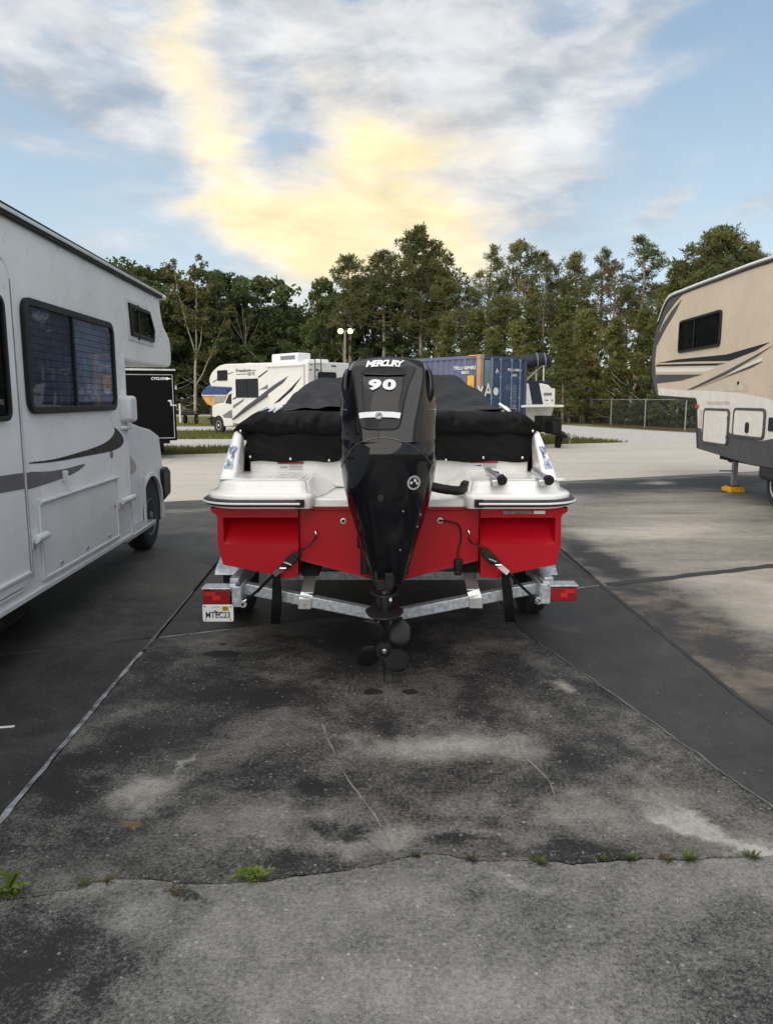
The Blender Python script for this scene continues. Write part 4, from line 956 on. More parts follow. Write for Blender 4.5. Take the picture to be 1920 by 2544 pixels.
for sg in (1, -1):
    rws = []
    for j in range(30):
        v = j / 29; Y = 5.40 + 4.5 * v; w = (wtop - .09) * (1 if Y < 7.4 else max(.08, 1 - ((Y - 7.4) / 2.95) ** 2.2))
        rws.append([Vector((X0 + sg * (w + dx), Y, gz + .05 * v + dz + .012 * math.sin(j * 1.3))) for dx, dz in ((-.02, .03), (.05, .0), (.075, -.05), (.08, -.10))])
    b.grid(rws)
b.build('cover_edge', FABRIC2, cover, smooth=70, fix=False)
for px, py in ((622, 1135), (722, 1140), (818, 1144), (1107, 1143), (1200, 1137), (1297, 1137), (598, 1071), (1323, 1071)):
    p = at(px, py, 5.352 if py > 1100 else 5.30); b = MB(); b.lathe([(.010, 0), (.009, .006), (.004, .009)], p, (0, -1, 0), 10); b.build('snap', CHROME, cover, smooth=40)

# ---------------------------------------------------------------- outboard motor
MX = at(965, 1000, 4.3).x
motor = thing('outboard_motor', 'black outboard motor with a large 90 on its cowl hanging from the boat transom', 'outboard motor', (MX, 4.45, 0))
def mz(py, Y): return at(965, py, Y).z
def section(z, w, wr_, yr, yf, soft=False):
    """one horizontal section: flat rear of half width wr_, full half width w, rear yr, front yf"""
    d = yf - yr
    half = [(0, yr), (wr_ * .6, yr + .003), (wr_ * .94, yr + .008), (wr_ + (w - wr_) * .10, yr + d * .030), (wr_ + (w - wr_) * .55, yr + d * .15), (w * .985, yr + d * .30), (w, yr + d * .42), (w * .99, yr + d * .60), (w * .93, yr + d * .8), (w * .70, yr + d * .95), (w * .32, yf), (0, yf)]
    if soft: half = [(0, yr), (wr_ * .55, yr + d * .012), (wr_, yr + d * .045), (wr_ + (w - wr_) * .48, yr + d * .12), (w * .93, yr + d * .24), (w, yr + d * .42), (w * .99, yr + d * .6), (w * .93, yr + d * .8), (w * .70, yr + d * .95), (w * .32, yf), (0, yf)]
    pts = half + [(-x, y) for x, y in half[-2:0:-1]]
    c = smooth_curve(pts, 3, True)
    return [Vector((MX + p[0], p[1], z)) for p in c]
def hp(lp, rp, Y, py): return (at(rp, py, Y).x - at(lp, py, Y).x) / 2
SEC = [ # py, left px, right px, rear half width factor, rear y, front y
    (1099, 840, 1082, 0.50, 4.072, 4.86), (1072, 841, 1083, 0.52, 4.09, 4.86), (1045, 842, 1084, 0.55, 4.105, 4.86), (1010, 843.5, 1084, 0.60, 4.125, 4.86), (975, 845, 1081, 0.66, 4.15, 4.85), (945, 848, 1076, 0.72, 4.175, 4.84), (922, 854, 1069, 0.78, 4.20, 4.82), (906, 865, 1060, 0.84, 4.225, 4.79)]
rings = []
for py, l, r, k, yr, yf in SEC:
    w = hp(l, r, yr + .22, py); rings.append(section(mz(py, yr), w, w * k, yr, yf))
def arched(ring, a):
    w = max(abs(p.x - MX) for p in ring)
    return [Vector((p.x, p.y, p.z + a * (1 - ((p.x - MX) / w) ** 2))) for p in ring]
ztop = rings[-1][0].z; rings[-1] = arched(rings[-1], .036); rings[-2] = arched(rings[-2], .012); rings[-3] = arched(rings[-3], .003)
for dz, s, dy in ((.012, .96, .012), (.018, .88, .035), (.024, .66, .09), (.027, .35, .18)):   # domed top
    w = hp(865, 1060, 4.45, 906) * s; rings.append(arched(section(ztop + dz, w, w * .80, 4.225 + dy, 4.79 - dy * 1.5), .036 * s * s))
cowl = MB().loft(rings).build('cowl', BLK_GLOSS, motor, smooth=42)
# lower cowl and chaps: bulging black shell down to the leg
LOW = [(1450, 926, 1006, 0.55, 4.33, 4.66), (1401, 911, 1021, 0.54, 4.26, 4.70), (1365, 901, 1033, 0.53, 4.215, 4.74), (1286, 872, 1057, 0.54, 4.13, 4.80), (1238, 860, 1068, 0.54, 4.095, 4.83), (1211, 855, 1072, 0.54, 4.08, 4.84), (1156, 844.5, 1079, 0.53, 4.06, 4.85), (1129, 841, 1081, 0.52, 4.055, 4.86), (1105, 841, 1081.5, 0.51, 4.062, 4.86), (1096, 842, 1081, 0.50, 4.075, 4.86)]
rings = []
for py, l, r, k, yr, yf in LOW:
    w = hp(l, r, yr + .22, py) * (1.06 if py > 1140 else 1.03); rings.append(section(mz(py, yr), w, w * k, yr, yf, True))
chap = MB().loft(rings).build('lower_cowl', BLK_GLOSS, motor, smooth=42)
# helper: a point on the rear face of the cowl at pixel, pushed out by off
def rearY(z, tbl=SEC):
    T_ = sorted((mz(py, yr), yr) for py, l, r, k, yr, yf in tbl)
    for (z0, y0), (z1, y1) in zip(T_, T_[1:]):
        if z0 <= z <= z1: return y0 + (y1 - y0) * (z - z0) / (z1 - z0)
    return T_[0][1] if z < T_[0][0] else T_[-1][1]
def onrear(px, py, off=.003, tbl=SEC):
    Y = 4.15
    for _ in range(6): Y = rearY(at(px, py, Y).z, tbl)
    p = at(px, py, Y - off); return p
def patch(poly_px, off0, off1, tbl=SEC):
    b = MB(); n = len(poly_px); a = [onrear(x, y, off1, tbl) for x, y in poly_px]; c = [onrear(x, y, off0, tbl) for x, y in poly_px]
    b.add(a + c, [tuple(range(n)), tuple(range(n, 2 * n))[::-1]] + [(i, (i + 1) % n, n + (i + 1) % n, n + i) for i in range(n)]); return b
PANELM = mat('cowl_panel', (.010, .011, .015), .34, var=.1, vs=200, bump=.03, bs=300, spec=.3)
pan = [(877, 912), (920, 901), (965, 897), (1010, 901), (1036, 909)]
panel = smooth_curve([(878, 918), (882, 960), (888, 1005), (892, 1040), (896, 1056), (906, 1064), (938, 1066), (976, 1066), (988, 1061), (994, 1050), (1000, 1015), (1012, 965), (1032, 918)], 3)
top = smooth_curve([(1032, 913), (1010, 903), (965, 898), (920, 902), (880, 912)], 3)
fp = patch([tuple(p) for p in panel] + [tuple(p) for p in top], -.02, .006).build('face_panel', PANELM, motor, smooth=30, bev=.004)
# raised cap over the panel with the name, and the intake mouth under it
vent = [tuple(p) for p in smooth_curve([(902, 927), (905, 919), (915, 914), (960, 910), (998, 913), (1007, 920), (1006, 930), (960, 931)], 4, True)]
patch(vent, .004, .0105).build('intake_mouth', DARK, fp)
lip = patch([(903, 930), (960, 932.5), (1005, 931), (1005, 927.5), (960, 928.8), (903, 926.5)], .006, .019).build('intake_lip', BLK_GLOSS, fp, bev=.003)
def seam(px, off=.008, r=.0028, tbl=SEC, nm='seam', par=None, m=DARK):
    pts = [onrear(x, y, off, tbl) for x, y in px]; return MB().tube([tuple(p) for p in smooth_curve(pts, 5)], r, 6).build(nm, m, par or motor, smooth=40)
seam([(879, 912), (881, 950), (888, 1005), (893, 1045), (898, 1058), (908, 1064.5), (938, 1066.5), (975, 1066.5), (988, 1062), (995, 1050), (1001, 1015), (1013, 962), (1033, 914)], .004, .0042, par=fp)
seam([(899, 921), (900, 960), (903, 1000), (905, 1020)], .006, .0022, par=fp); seam([(1003, 938), (997, 975), (990, 1010)], .006, .0016, par=fp)
seam([(940, 1068), (940, 1090)], .003, .002)
def nearest(px, py, off, obs):
    best = None
    for o in obs:
        if o.name not in BV: BV[o.name] = BVHTree.FromPolygons([v.co.copy() for v in o.data.vertices], [tuple(p.vertices) for p in o.data.polygons])
        d = ray(px, py).normalized(); r = BV[o.name].ray_cast(CAMP, d)
        if r[0] is not None and (best is None or r[3] < best[3]): best = r
    if best is None: return None
    n = best[1] if best[1].dot(ray(px, py)) < 0 else -best[1]
    return best[0] + n * off
def text_on(b, s, px, py, size, bold, shear, sx, off, rot=0, dpx=6):
    obs = (cowl, fp); p = nearest(px, py, off, obs); q = nearest(px, py - dpx, off, obs); r = nearest(px, py + dpx, off, obs); h = nearest(px + dpx, py, off, obs); g_ = nearest(px - dpx, py, off, obs)
    up = (q - r).normalized(); xx = (h - g_).normalized(); nn = xx.cross(up).normalized(); up = nn.cross(xx)
    Mx = Matrix(((xx.x, up.x, nn.x, p.x), (xx.y, up.y, nn.y, p.y), (xx.z, up.z, nn.z, p.z), (0, 0, 0, 1)))
    b.text(s, Mx, size, .0015, bold, shear, sx); return b
from mathutils.bvhtree import BVHTree
BV = {}
b = MB()
word = 'MERCURY'; xs7 = [917.5, 930.5, 942, 954, 966.5, 978.5, 990]
for ch, x in zip(word, xs7):
    u = (x - 955) / 40; text_on(b, ch, x, 904.8 - 2.0 * (1 - u * u) + 1.2, .050, .0022, .28, 1.12, .006, 0, 4)
b.build('name_lettering', DEC_WHITE, motor)
b = MB()
o_ = (cowl, fp); p9 = max((nearest(x, y, .0, o_) for x in (915, 948, 982) for y in (946, 957, 968)), key=lambda p: -p.y); pc = nearest(948, 957, 0, o_); up = (nearest(948, 940, 0, o_) - nearest(948, 985, 0, o_)).normalized(); nn = Vector((1, 0, 0)).cross(up)
M9 = Matrix(((1, up.x, nn.x, pc.x), (0, up.y, nn.y, pc.y - .012), (0, up.z, nn.z, pc.z), (0, 0, 0, 1)))
pm = (at(982, 957, pc.y).x - at(915, 957, pc.y).x) / 67
for ch, dx in (('9', -18.5), ('0', 18.5)): b.text(ch, M9 @ Matrix.Translation((dx * pm, 0, 0)), .078, .002, .0040, .08 if ch == '9' else .03, 1.75)
b.build('power_number', SILVER, fp)
band = [(891, 1026), (905, 1024), (940, 1022), (975, 1023), (996, 1025.5), (993.5, 1040), (975, 1037.5), (940, 1036.5), (908, 1038), (893, 1040)]
bd = patch(band, .004, .012).build('silver_band', SILVER, fp, smooth=30, bev=.002)
c = onrear(941, 1032, .012); bb_ = MB(); bb_.lathe([(.021, 0), (.021, .004), (.018, .005)], c, (0, -1, .1), 24); em = bb_.build('round_badge', SILVER, bd, smooth=35)
t = MB(); t.ring([(c.x + .017 * math.cos(a * .2618), c.z + .017 * math.sin(a * .2618)) for a in range(24)], [(c.x + .0145 * math.cos(a * .2618), c.z + .0145 * math.sin(a * .2618)) for a in range(24)], c.y - .0075, c.y - .0055)
for k in (-1, 0, 1): t.tube([(c.x - .010, c.y - .006, c.z + .005 * k - .002), (c.x, c.y - .006, c.z + .005 * k + .0025), (c.x + .010, c.y - .006, c.z + .005 * k + .004)], .0013, 5)
t.build('badge_print', DEC_BLACK, bd)
patch([(905, 1042), (941, 1041), (941, 1060), (908, 1060)], .004, .009).build('latch_recess', DARK, fp)
# raised side shoulders (grips) on the cowl
for sg in (-1, 1):
    b = MB(); pts = []
    for py, px in ((918, 1064), (945, 1070), (985, 1068), (1018, 1052)):
        Y = 4.26; p = at(px if sg > 0 else 1928 - px, py, Y); pts.append(p)
    b.tube([tuple(p) for p in smooth_curve(pts, 6)], [.012 + .010 * math.sin(math.pi * k / 18) for k in range(19)], 10); b.build('side_grip', BLK_GLOSS, motor, smooth=50)
    q = at(853 if sg < 0 else 1077, 1018, 4.28); MB().lathe([(.006, 0), (.004, .012)], q, (sg, -.6, 0), 8).build('rivet', CHROME, motor, smooth=40)
    for yy in (1076,): 
        q = at(862 if sg < 0 else 1034, yy, 4.16); MB().lathe([(.009, 0), (.009, .022), (.003, .024)], q, (sg * .5, -1, 0), 10).build('cowl_screw', DARK, motor, smooth=40)
# arched parting line with a bright edge
arch = [(846, 1163), (860, 1140), (880, 1110), (900, 1098), (925, 1090.5), (950, 1088), (975, 1090), (995, 1096), (1020, 1106), (1050, 1128), (1072, 1156)]
def onlow(px, py, off):
    """point on the lower cowl surface seen at a pixel: march the ray to the shell"""
    dg = bpy.context.evaluated_depsgraph_get()
    return None
def hit(ob, px, py, off):
    bvh = BV[ob.name]; d = ray(px, py).normalized(); r = bvh.ray_cast(CAMP, d)
    return (r[0] + r[1] * off if r[1].dot(d) < 0 else r[0] - r[1] * off) if r[0] is not None else None
for o in (cowl, chap): BV[o.name] = BVHTree.FromPolygons([v.co.copy() for v in o.data.vertices], [tuple(p.vertices) for p in o.data.polygons])
pts = []
for x, y in smooth_curve(arch, 4):
    h = nearest(x, y, .002, (chap, cowl))
    if h is not None: pts.append(h)
ae = mat('bright_edge', (.10, .095, .09), .2, .3)
MB().tube(pts, .0035, 6).build('parting_edge', ae, motor, smooth=50)
def sticker(ob, cx, cy, rx, ry, rot, m, name, off=.002, n=26, par=None):
    b = MB(); P_ = []
    for k in range(n):
        a = 6.28318 * k / n; x, y = rx * math.cos(a), ry * math.sin(a); cr, sr = math.cos(R(rot)), math.sin(R(rot))
        P_.append(hit(ob, cx + x * cr - y * sr, cy + x * sr + y * cr, off))
    c_ = hit(ob, cx, cy, off)
    if any(p is None for p in P_) or c_ is None: return None
    b.add([c_] + P_, [(0, 1 + k, 1 + (k + 1) % n) for k in range(n)]); return b.build(name, m, par or motor)
SR = mat('sticker_ring', (.46, .48, .50), .4, var=.05)
s1 = sticker(chap, 1027.5, 1199, 15.6, 18, 24, SR, 'rating_sticker', .002)
sticker(chap, 1027.5, 1199, 11.6, 13.6, 24, DEC_BLACK, 'sticker_centre', .003, par=s1)
def star(cx, cy, r):
    b = MB(); P_ = []
    for k in range(10):
        a = R(-90 + 36 * k); q = r if k % 2 == 0 else r * .42; P_.append(hit(chap, cx + q * math.cos(a), cy + q * math.sin(a) * 1.1, .004))
    b.add([hit(chap, cx, cy, .004)] + P_, [(0, 1 + k, 1 + (k + 1) % 10) for k in range(10)]); return b.build('star', DEC_WHITE, s1)
for cx, cy, r in ((1030, 1193, 5.6), (1021, 1199, 4.6), (1035, 1200, 4.6)): star(cx, cy, r)
sticker(chap, 946, 1236, 7, 9, 0, mat('faint_badge', (.028, .028, .03), .45), 'drain_badge', .002)
for px, py in ((1001, 1270), (994, 1366), (1044, 1278), (1036, 1308)):
    h = hit(chap, px, py, .001)
    if h is not None: MB().lathe([(.006, 0), (.004, .004)], h, (.4, -1, 0), 8).build('housing_screw', ALU, motor, smooth=40)
# leg, splash plate, cavitation plate, gearcase, skeg
GX = at(955, 1605, 4.25).x; hubz = at(955, 1607, 4.16).z
def ell(z, w, y0, y1, n=20): return [Vector((GX + w * math.cos(6.28318 * k / n), (y0 + y1) / 2 + (y1 - y0) / 2 * math.sin(6.28318 * k / n), z)) for k in range(n)]
zc = at(955, 1530, 4.2).z
leg = MB().loft([ell(hubz + .03, .030, 4.27, 4.60), ell(zc - .02, .040, 4.26, 4.62), ell(zc + .02, .048, 4.26, 4.63), ell(zc + .12, .055, 4.27, 4.66), ell(mz(1440, 4.3), .075, 4.32, 4.68)]).build('leg', BLK_SATIN, motor, smooth=45)
b = MB(); pl = [(GX + .115 * math.sin(a) * (1 if math.cos(a) > -.2 else .8), 4.33 - .21 * math.cos(a)) for a in (6.28318 * k / 28 for k in range(28))]
b.prism(pl, zc - .006, zc + .006, lambda x, y, h: (x, y, h)); b.build('cavitation_plate', BLK_SATIN, motor, bev=.003, smooth=40)
b = MB(); b.prism([(GX + .085 * math.sin(a), 4.38 - .17 * math.cos(a)) for a in (6.28318 * k / 24 for k in range(24))], zc + .10, zc + .112, lambda x, y, h: (x, y, h)); b.build('splash_plate', BLK_SATIN, motor, bev=.003, smooth=40)
MB().lathe([(.010, .46), (.032, .43), (.050, .34), (.056, .22), (.056, .10), (.054, .0)], (GX, 4.24, hubz), (0, 1, 0), 22).build('gearcase', BLK_SATIN, motor, smooth=45)
zs = at(960, 1697, 4.22).z
sk_ = MB(); sk_.loft([[Vector((GX - .009, 4.25, hubz - .045)), Vector((GX, 4.22, hubz - .045)), Vector((GX + .009, 4.25, hubz - .045)), Vector((GX + .010, 4.45, hubz - .045)), Vector((GX, 4.56, hubz - .045)), Vector((GX - .010, 4.45, hubz - .045))],
                      [Vector((GX - .004, 4.24, zs)), Vector((GX, 4.22, zs)), Vector((GX + .004, 4.24, zs)), Vector((GX + .004, 4.30, zs)), Vector((GX, 4.33, zs)), Vector((GX - .004, 4.30, zs))]]).build('skeg', BLK_SATIN, motor, smooth=35)
b = MB(); b.box((GX, 4.30, zc + .17), (.10, .10, .06)); b.tube([(GX - .05, 4.30, zc + .15), (GX - .05, 4.34, zc + .30)], .012, 8); b.tube([(GX + .05, 4.30, zc + .15), (GX + .05, 4.34, zc + .30)], .012, 8); b.box((GX + .028, 4.255, zc + .20), (.05, .03, .09)); b.build('lower_mount', BLK_PLAST, motor, bev=.01)
q = at(970, 1490, 4.23); MB().box((q.x, 4.235, q.z), (.014, .004, .020)).build('mount_label', DEC_WHITE, motor)
b = MB(); b.box((GX, 4.60, 1.0), (.34, .22, .34)); b.box((GX - .13, 4.74, .86), (.05, .22, .46)); b.box((GX + .13, 4.74, .86), (.05, .22, .46)); b.tube([(GX, 4.66, .55), (GX, 4.78, .80)], .03, 10); b.build('clamp_bracket', BLK_PLAST, motor, bev=.012)
# propeller: hub, four cupped blades, nut
PR = mat('propeller_black', (.006, .0065, .0075), .45, spec=.3, var=.2, vs=30)
pb = MB().lathe([(.030, -.015), (.046, -.010), (.048, .02), (.050, .10), (.052, .14)], (GX, 4.10, hubz), (0, 1, 0), 26).build('propeller', PR, motor, smooth=40)
MB().lathe([(.035, 0), (.035, .004), (.014, .006), (.014, -.012), (.007, -.016), (.006, -.03)], (GX, 4.092, hubz), (0, 1, 0), 12).build('propeller_nut', mat('nut_metal', (.42, .40, .37), .3, .9), pb, smooth=35)
MB().ring([(GX + .044 * math.cos(a * .2618), hubz + .044 * math.sin(a * .2618)) for a in range(24)], [(GX + .036 * math.cos(a * .2618), hubz + .036 * math.sin(a * .2618)) for a in range(24)], 4.075, 4.10).build('hub_rim', BLK_SATIN, pb, smooth=40)
BL = [(.042, -.040, .042), (.075, -.066, .064), (.108, -.086, .074), (.140, -.094, .068), (.165, -.086, .046), (.184, -.066, .016), (.192, -.036, -.008)]
for ang in (212, 124, 36, -54):
    # leading/trailing offsets across a rake; built radial then turned about the shaft
    rows = []
    for r, lo, hi in BL:
        row = []
        for k in range(7):
            u = k / 6; c_ = lo + (hi - lo) * u; pitch = R(70 - 18 * (r - .04) / .14); yy = c_ * math.cos(pitch) * -1 + .035 * (u - .5) ** 2 * 2
            row.append((c_ * math.sin(pitch) if True else c_, yy, r))
        rows.append(row)
    def rotp(p):
        a = R(ang - 90); x, z = p[0], p[2]; return Vector((GX + x * math.cos(a) - z * math.sin(a), 4.165 + p[1] * .75, hubz + x * math.sin(a) + z * math.cos(a)))
    fr = [[rotp(p) for p in r] for r in rows]; n = len(fr[0])
    b = MB(); bk_ = [[p + Vector((0, .006, 0)) for p in r] for r in fr]
    loop = [fr[i] + bk_[i][::-1] for i in range(len(fr))]; b.loft(loop); b.build('blade', PR, pb, smooth=50, sub=1)
# rigging hose from the cowl to the well
hp_ = [at(1062, 1206, 4.55), at(1090, 1213, 4.66), at(1115, 1217, 4.74), at(1140, 1219, 4.80), at(1154, 1212, 4.90)]
C_ = smooth_curve(hp_, 8)
MB().tube([tuple(p) for p in C_], [.030 + .0022 * math.sin(i * 2.6) for i in range(len(C_))], 12).build('rigging_hose', BLK_PLAST, motor, smooth=60)
MB().lathe([(.036, 0), (.042, .012), (.042, .03)], C_[-1], (.5, .6, .5), 14).build('hose_collar', BLK_PLAST, motor, smooth=40)
# ---------------------------------------------------------------- wheels
STEEL = mat('wheel_steel', (.30, .31, .32), .4, .6, var=.15)
WHWHITE = mat('wheel_white', (.6, .61, .62), .4, .2)
def wheel(parent, c, ax, r, w, rimr=.6, rimm=None, holes=8):
    """tyre with a rim as its sub-part; ax points outward"""
    c = Vector(c); ax = Vector(ax).normalized()
    pr = [(rimr * r, -w * .5), (r * .86, -w * .52), (r * .965, -w * .42), (r, -w * .28), (r, -w * .06), (r * .985, -w * .05), (r * .985, w * .05), (r, w * .06), (r, w * .28), (r * .965, w * .42), (r * .86, w * .52), (rimr * r, w * .46)]
    t = MB().lathe(pr, c, ax, 36).build('tyre', RUBBER, parent, smooth=40)
    q = rimr * r
    rm = MB().lathe([(q * 1.03, w * .44), (q, w * .50), (q * .93, w * .48), (q * .88, w * .28), (q * .62, w * .22), (q * .50, w * .34), (q * .30, w * .36), (q * .28, w * .52), (q * .16, w * .56)], c, ax, 32).build('rim', rimm or STEEL, t, smooth=40)
    a = ax.orthogonal().normalized(); b_ = ax.cross(a); hb = MB()
    for k in range(holes):
        an = 6.28318 * k / holes; p = c + ax * (w * .262) + (a * math.cos(an) + b_ * math.sin(an)) * q * .75
        hb.lathe([(q * .10, 0), (q * .09, .012)], p, ax, 8)
    hb.build('hand_hole', DARK, t)
    return t
# ---------------------------------------------------------------- boat trailer
trl = thing('boat_trailer', 'galvanised steel boat trailer with two red tail lights under the red hull', 'trailer', (X0, 6.0, 0))
YC = 4.86
L0, Lc, R0 = at(600, 1458, YC), at(965, 1531, YC), at(1345, 1456, YC)
b = MB(); b.bar(L0, Lc + Vector((.005, 0, 0)), .075, .075); b.build('rear_crossbar', GALV, trl, bev=.006)
b = MB(); b.bar(R0, Lc + Vector((-.005, 0, .002)), .075, .075); b.build('rear_crossbar', GALV, trl, bev=.006)
b = MB(); b.box((Lc.x, YC + .02, Lc.z - .012), (.20, .12, .05)); b.build('keel_roller_bracket', BLK_PLAST, trl, bev=.01)
for k, Y in enumerate((6.3, 7.6)):
    a, c_, d = Vector((L0.x, Y, L0.z)), Vector((Lc.x, Y, Lc.z + .02 + .03 * k)), Vector((R0.x, Y, R0.z))
    b = MB(); b.bar(a, c_, .075, .075); b.bar(d, c_, .075, .075); b.build('crossbar', GALV, trl, bev=.006)
for sg, P_ in ((-1, L0), (1, R0)):
    x = P_.x + sg * .03
    b = MB(); b.bar((x, 4.78, P_.z + .02), (x, 8.2, P_.z + .02), .06, .12); b.bar((x, 8.2, P_.z + .02), (X0 + sg * .05, 10.2, P_.z + .06), .06, .12); b.build('side_frame', GALV, trl, bev=.006)
b = MB(); b.bar((X0, 9.9, L0.z + .06), (X0, 11.6, L0.z + .06), .09, .09); b.build('tongue', GALV, trl, bev=.006)
b = MB(); b.box((X0, 11.62, L0.z + .09), (.07, .22, .07)); b.build('coupler', BLK_PLAST, trl, bev=.01)
b = MB(); b.bar((X0, 10.6, L0.z + .05), (X0, 10.35, 1.25), .07, .07); b.build('winch_post', GALV, trl, bev=.006)
# bunk brackets with carpeted bunks
for px0, py0, px1, py1, sg in ((771, 1422, 757, 1500, -1), (1165, 1414, 1182, 1498, 1)):
    a, c_ = at(px0, py0, 5.0), at(px1, py1, YC - .045); mid = at((px0 * .45 + px1 * .55), py0 + 52, YC - .02)
    b = MB(); b.bar(a + Vector((0, .10, .03)), mid, .085, .010, (0, -1, .4)); b.bar(mid, mid + Vector((sg * .008, -.0, -.0)) + (c_ - mid), .088, .010, (0, -1, 0)); b.box((c_.x, YC - .046, c_.z + .0), (.09, .008, .075)); b.build('bunk_bracket', ALU, trl, bev=.004)
    MB().ball((c_.x, YC - .055, c_.z), .008, 8).build('bolt', GALV, trl)
    bz_ = bz(1400) if True else 0
    b = MB(); b.bar((a.x, 4.98, a.z + .01), (a.x, 8.4, a.z + .04), .13, .07); b.build('bunk', mat('bunk_carpet', (.012, .012, .013), .95, bump=.5, bs=160), trl, bev=.015)
# tail light brackets, lights, plate
LENS = bpy.data.materials.new('red_lens'); LENS.use_nodes = True
_b = LENS.node_tree.nodes['Principled BSDF']; _b.inputs['Base Color'].default_value = (.24, .004, .008, 1); _b.inputs['Roughness'].default_value = .12; _b.inputs['Coat Weight'].default_value = .6
RFL = mat('lens_reflector', (.55, .012, .015), .18, coat=.5)
for sg, lx0, lx1, ly0, ly1, ix0, ix1, bx0, bx1 in ((-1, 504, 572, 1466, 1502, 507, 536, 574, 598), (1, 1369, 1432, 1459, 1494, 1402, 1428, 1345, 1368)):
    YL = 4.66; p0, p1 = at(lx0, ly0, YL), at(lx1, ly1, YL); cx, cz, w, h = (p0.x + p1.x) / 2, (p0.z + p1.z) / 2, p1.x - p0.x, p0.z - p1.z
    tl = MB().box((cx, YL + .035, cz), (w, .07, h)).build('tail_light', LENS, trl, bev=.006)
    q0, q1 = at(ix0, ly0 + 5, YL), at(ix1, ly0 + 14, YL); MB().box(((q0.x + q1.x) / 2, YL - .0015, (q0.z + q1.z) / 2), (q1.x - q0.x, .004, q0.z - q1.z)).build('reflector', RFL, tl)
    b = MB(); b.box((cx, YL + .03, cz - h * .06), (w * .28, .003 + .064, h * .3)); b.build('lens_pattern', RFL, tl)
    e0, e1 = at(bx0, ly0 - 7, YL), at(bx1, ly1 + 8, YL)
    b = MB(); b.box((cx + sg * -.004, YL + .045, p0.z + .012), (w + .02, .13, .010)); b.box(((e0.x + e1.x) / 2, YL + .02, (e0.z + e1.z) / 2), (abs(e1.x - e0.x), .014, e0.z - e1.z))
    tx, tz = (e1.x + .012, e1.z + .008) if sg < 0 else (e0.x - .012, e1.z + .008)
    b.lathe([(.026, 0), (.026, .012)], (tx, YL + .026, tz + .012), (0, -1, 0), 16); b.build('light_bracket', GALV, trl, bev=.004, smooth=35)
    MB().lathe([(.010, 0), (.010, .003)], (tx, YL + .012, tz + .012), (0, -1, 0), 12).build('tie_eye', DARK, trl)
    xi = e1.x if sg < 0 else e0.x
    b = MB(); b.box((xi, YL + .13, (e0.z + e1.z) / 2), (.010, .22, e0.z - e1.z)); b.build('gusset_plate', GALV, trl, bev=.003)
    s0, s1 = (at(578, 1460, YL + .02), at(618, 1416, 5.5)) if sg < 0 else (at(1357, 1453, YL + .02), at(1312, 1414, 5.5))
    b = MB(); b.bar(s0, s1, .045, .05); 
    b.build('frame_arm', GALV, trl, bev=.004); hb = MB()
    for t in (.35, .55, .72):
        p = s0.lerp(s1, t); hb.box((p.x, p.y - .01, p.z + .0265), (.014, .03, .003))
    hb.build('bolt_hole', DARK, trl)
    if sg < 0:
        q0, q1 = at(503, 1502, YL - .01), at(581, 1544, YL - .01); cx, cz, w, h = (q0.x + q1.x) / 2, (q0.z + q1.z) / 2, q1.x - q0.x, q0.z - q1.z
        fy = YL - .012
        pt = MB().prism([(cx + a, cz + c) for a, c in rrect(-w / 2, -h / 2, w / 2, h / 2, .012)], fy, fy + .003).build('licence_plate', mat('plate_white', (.74, .75, .76), .35, var=.03), trl, bev=.001)
        b = MB(); b.text('MTEC23', Matrix.Translation((cx, fy - .001, cz - h * .12)) @ Matrix.Rotation(R(90), 4, 'X'), h * .50, .0008, .0010, 0, .80); b.build('plate_number', mat('plate_green', (.03, .05, .045), .5), pt)
        b = MB(); b.box((cx + w * .25, fy - .001, cz + h * .27), (w * .21, .002, h * .28)); ys = b.build('plate_decal', mat('decal_yellow', (.62, .40, .03), .5), pt)
        b = MB(); b.text('03', Matrix.Translation((cx + w * .25, fy - .0025, cz + h * .27)) @ Matrix.Rotation(R(90), 4, 'X'), h * .25, .0005, .0006); b.build('decal_print', DEC_BLACK, pt)
        b = MB(); rq = random.Random(3)
        for k in range(7): b.lathe([(.0075, 0), (.0075, .0006)], (cx + rq.uniform(-.017, .017), fy - .0002 - .00005 * k, cz + rq.uniform(-.012, .018)), (0, -1, 0), 8)
        b.build('plate_emblem', mat('plate_orange', (.32, .12, .05), .5, var=.5, vs=120), pt)
        b = MB(); b.tube([(cx - w * .20, fy - .0012, cz + h * .30), (cx - w * .06, fy - .0012, cz + h * .38), (cx + w * .08, fy - .0012, cz + h * .33)], .0016, 5); b.build('plate_script', DEC_GREY, pt)
        for dx, dz in ((-.42, .38), (.42, .38), (-.40, -.38), (.40, -.38)): MB().lathe([(.006, 0), (.005, .003)], (cx + w * dx, fy, cz + h * dz), (0, -1, 0), 8).build('plate_screw', DEC_GREY, pt)
# wheels and fenders
for sg in (-1, 1):
    fx = (at(578, 1440, 5.75).x if sg < 0 else at(1340, 1440, 5.75).x); wx = fx - sg * .03; r = .30; cy = 5.98
    wheel(trl, (wx, cy, r), (sg, 0, 0), r, .19, .6, GALV, 5)
    zf = at(560, 1405, 5.5).z; pr = []
    for k in range(15):
        a = R(22 + 136 * k / 14); pr.append((cy - math.cos(a) * .48, .30 + math.sin(a) ** .7 * (zf - .27)))
    b = MB(); rows = [[Vector((wx + dx, y, z)) for y, z in pr] for dx in (-.12, .12)]; rows2 = [[Vector((wx + dx, cy + (y - cy) * .97, .30 + (z - .30) * .96)) for y, z in pr] for dx in (-.12, .12)]
    b.grid([rows[0], rows[1]]); b.grid([rows[0], rows2[0]]); b.grid([rows[1], rows2[1]]); b.grid([rows2[0], rows2[1]])
    b.build('fender', GALV, trl, smooth=40, fix=True)
b = MB(); b.bar((X0 - 1.0, 5.98, .30), (X0 + 1.0, 5.98, .30), .06, .06); b.build('axle', GALV, trl)
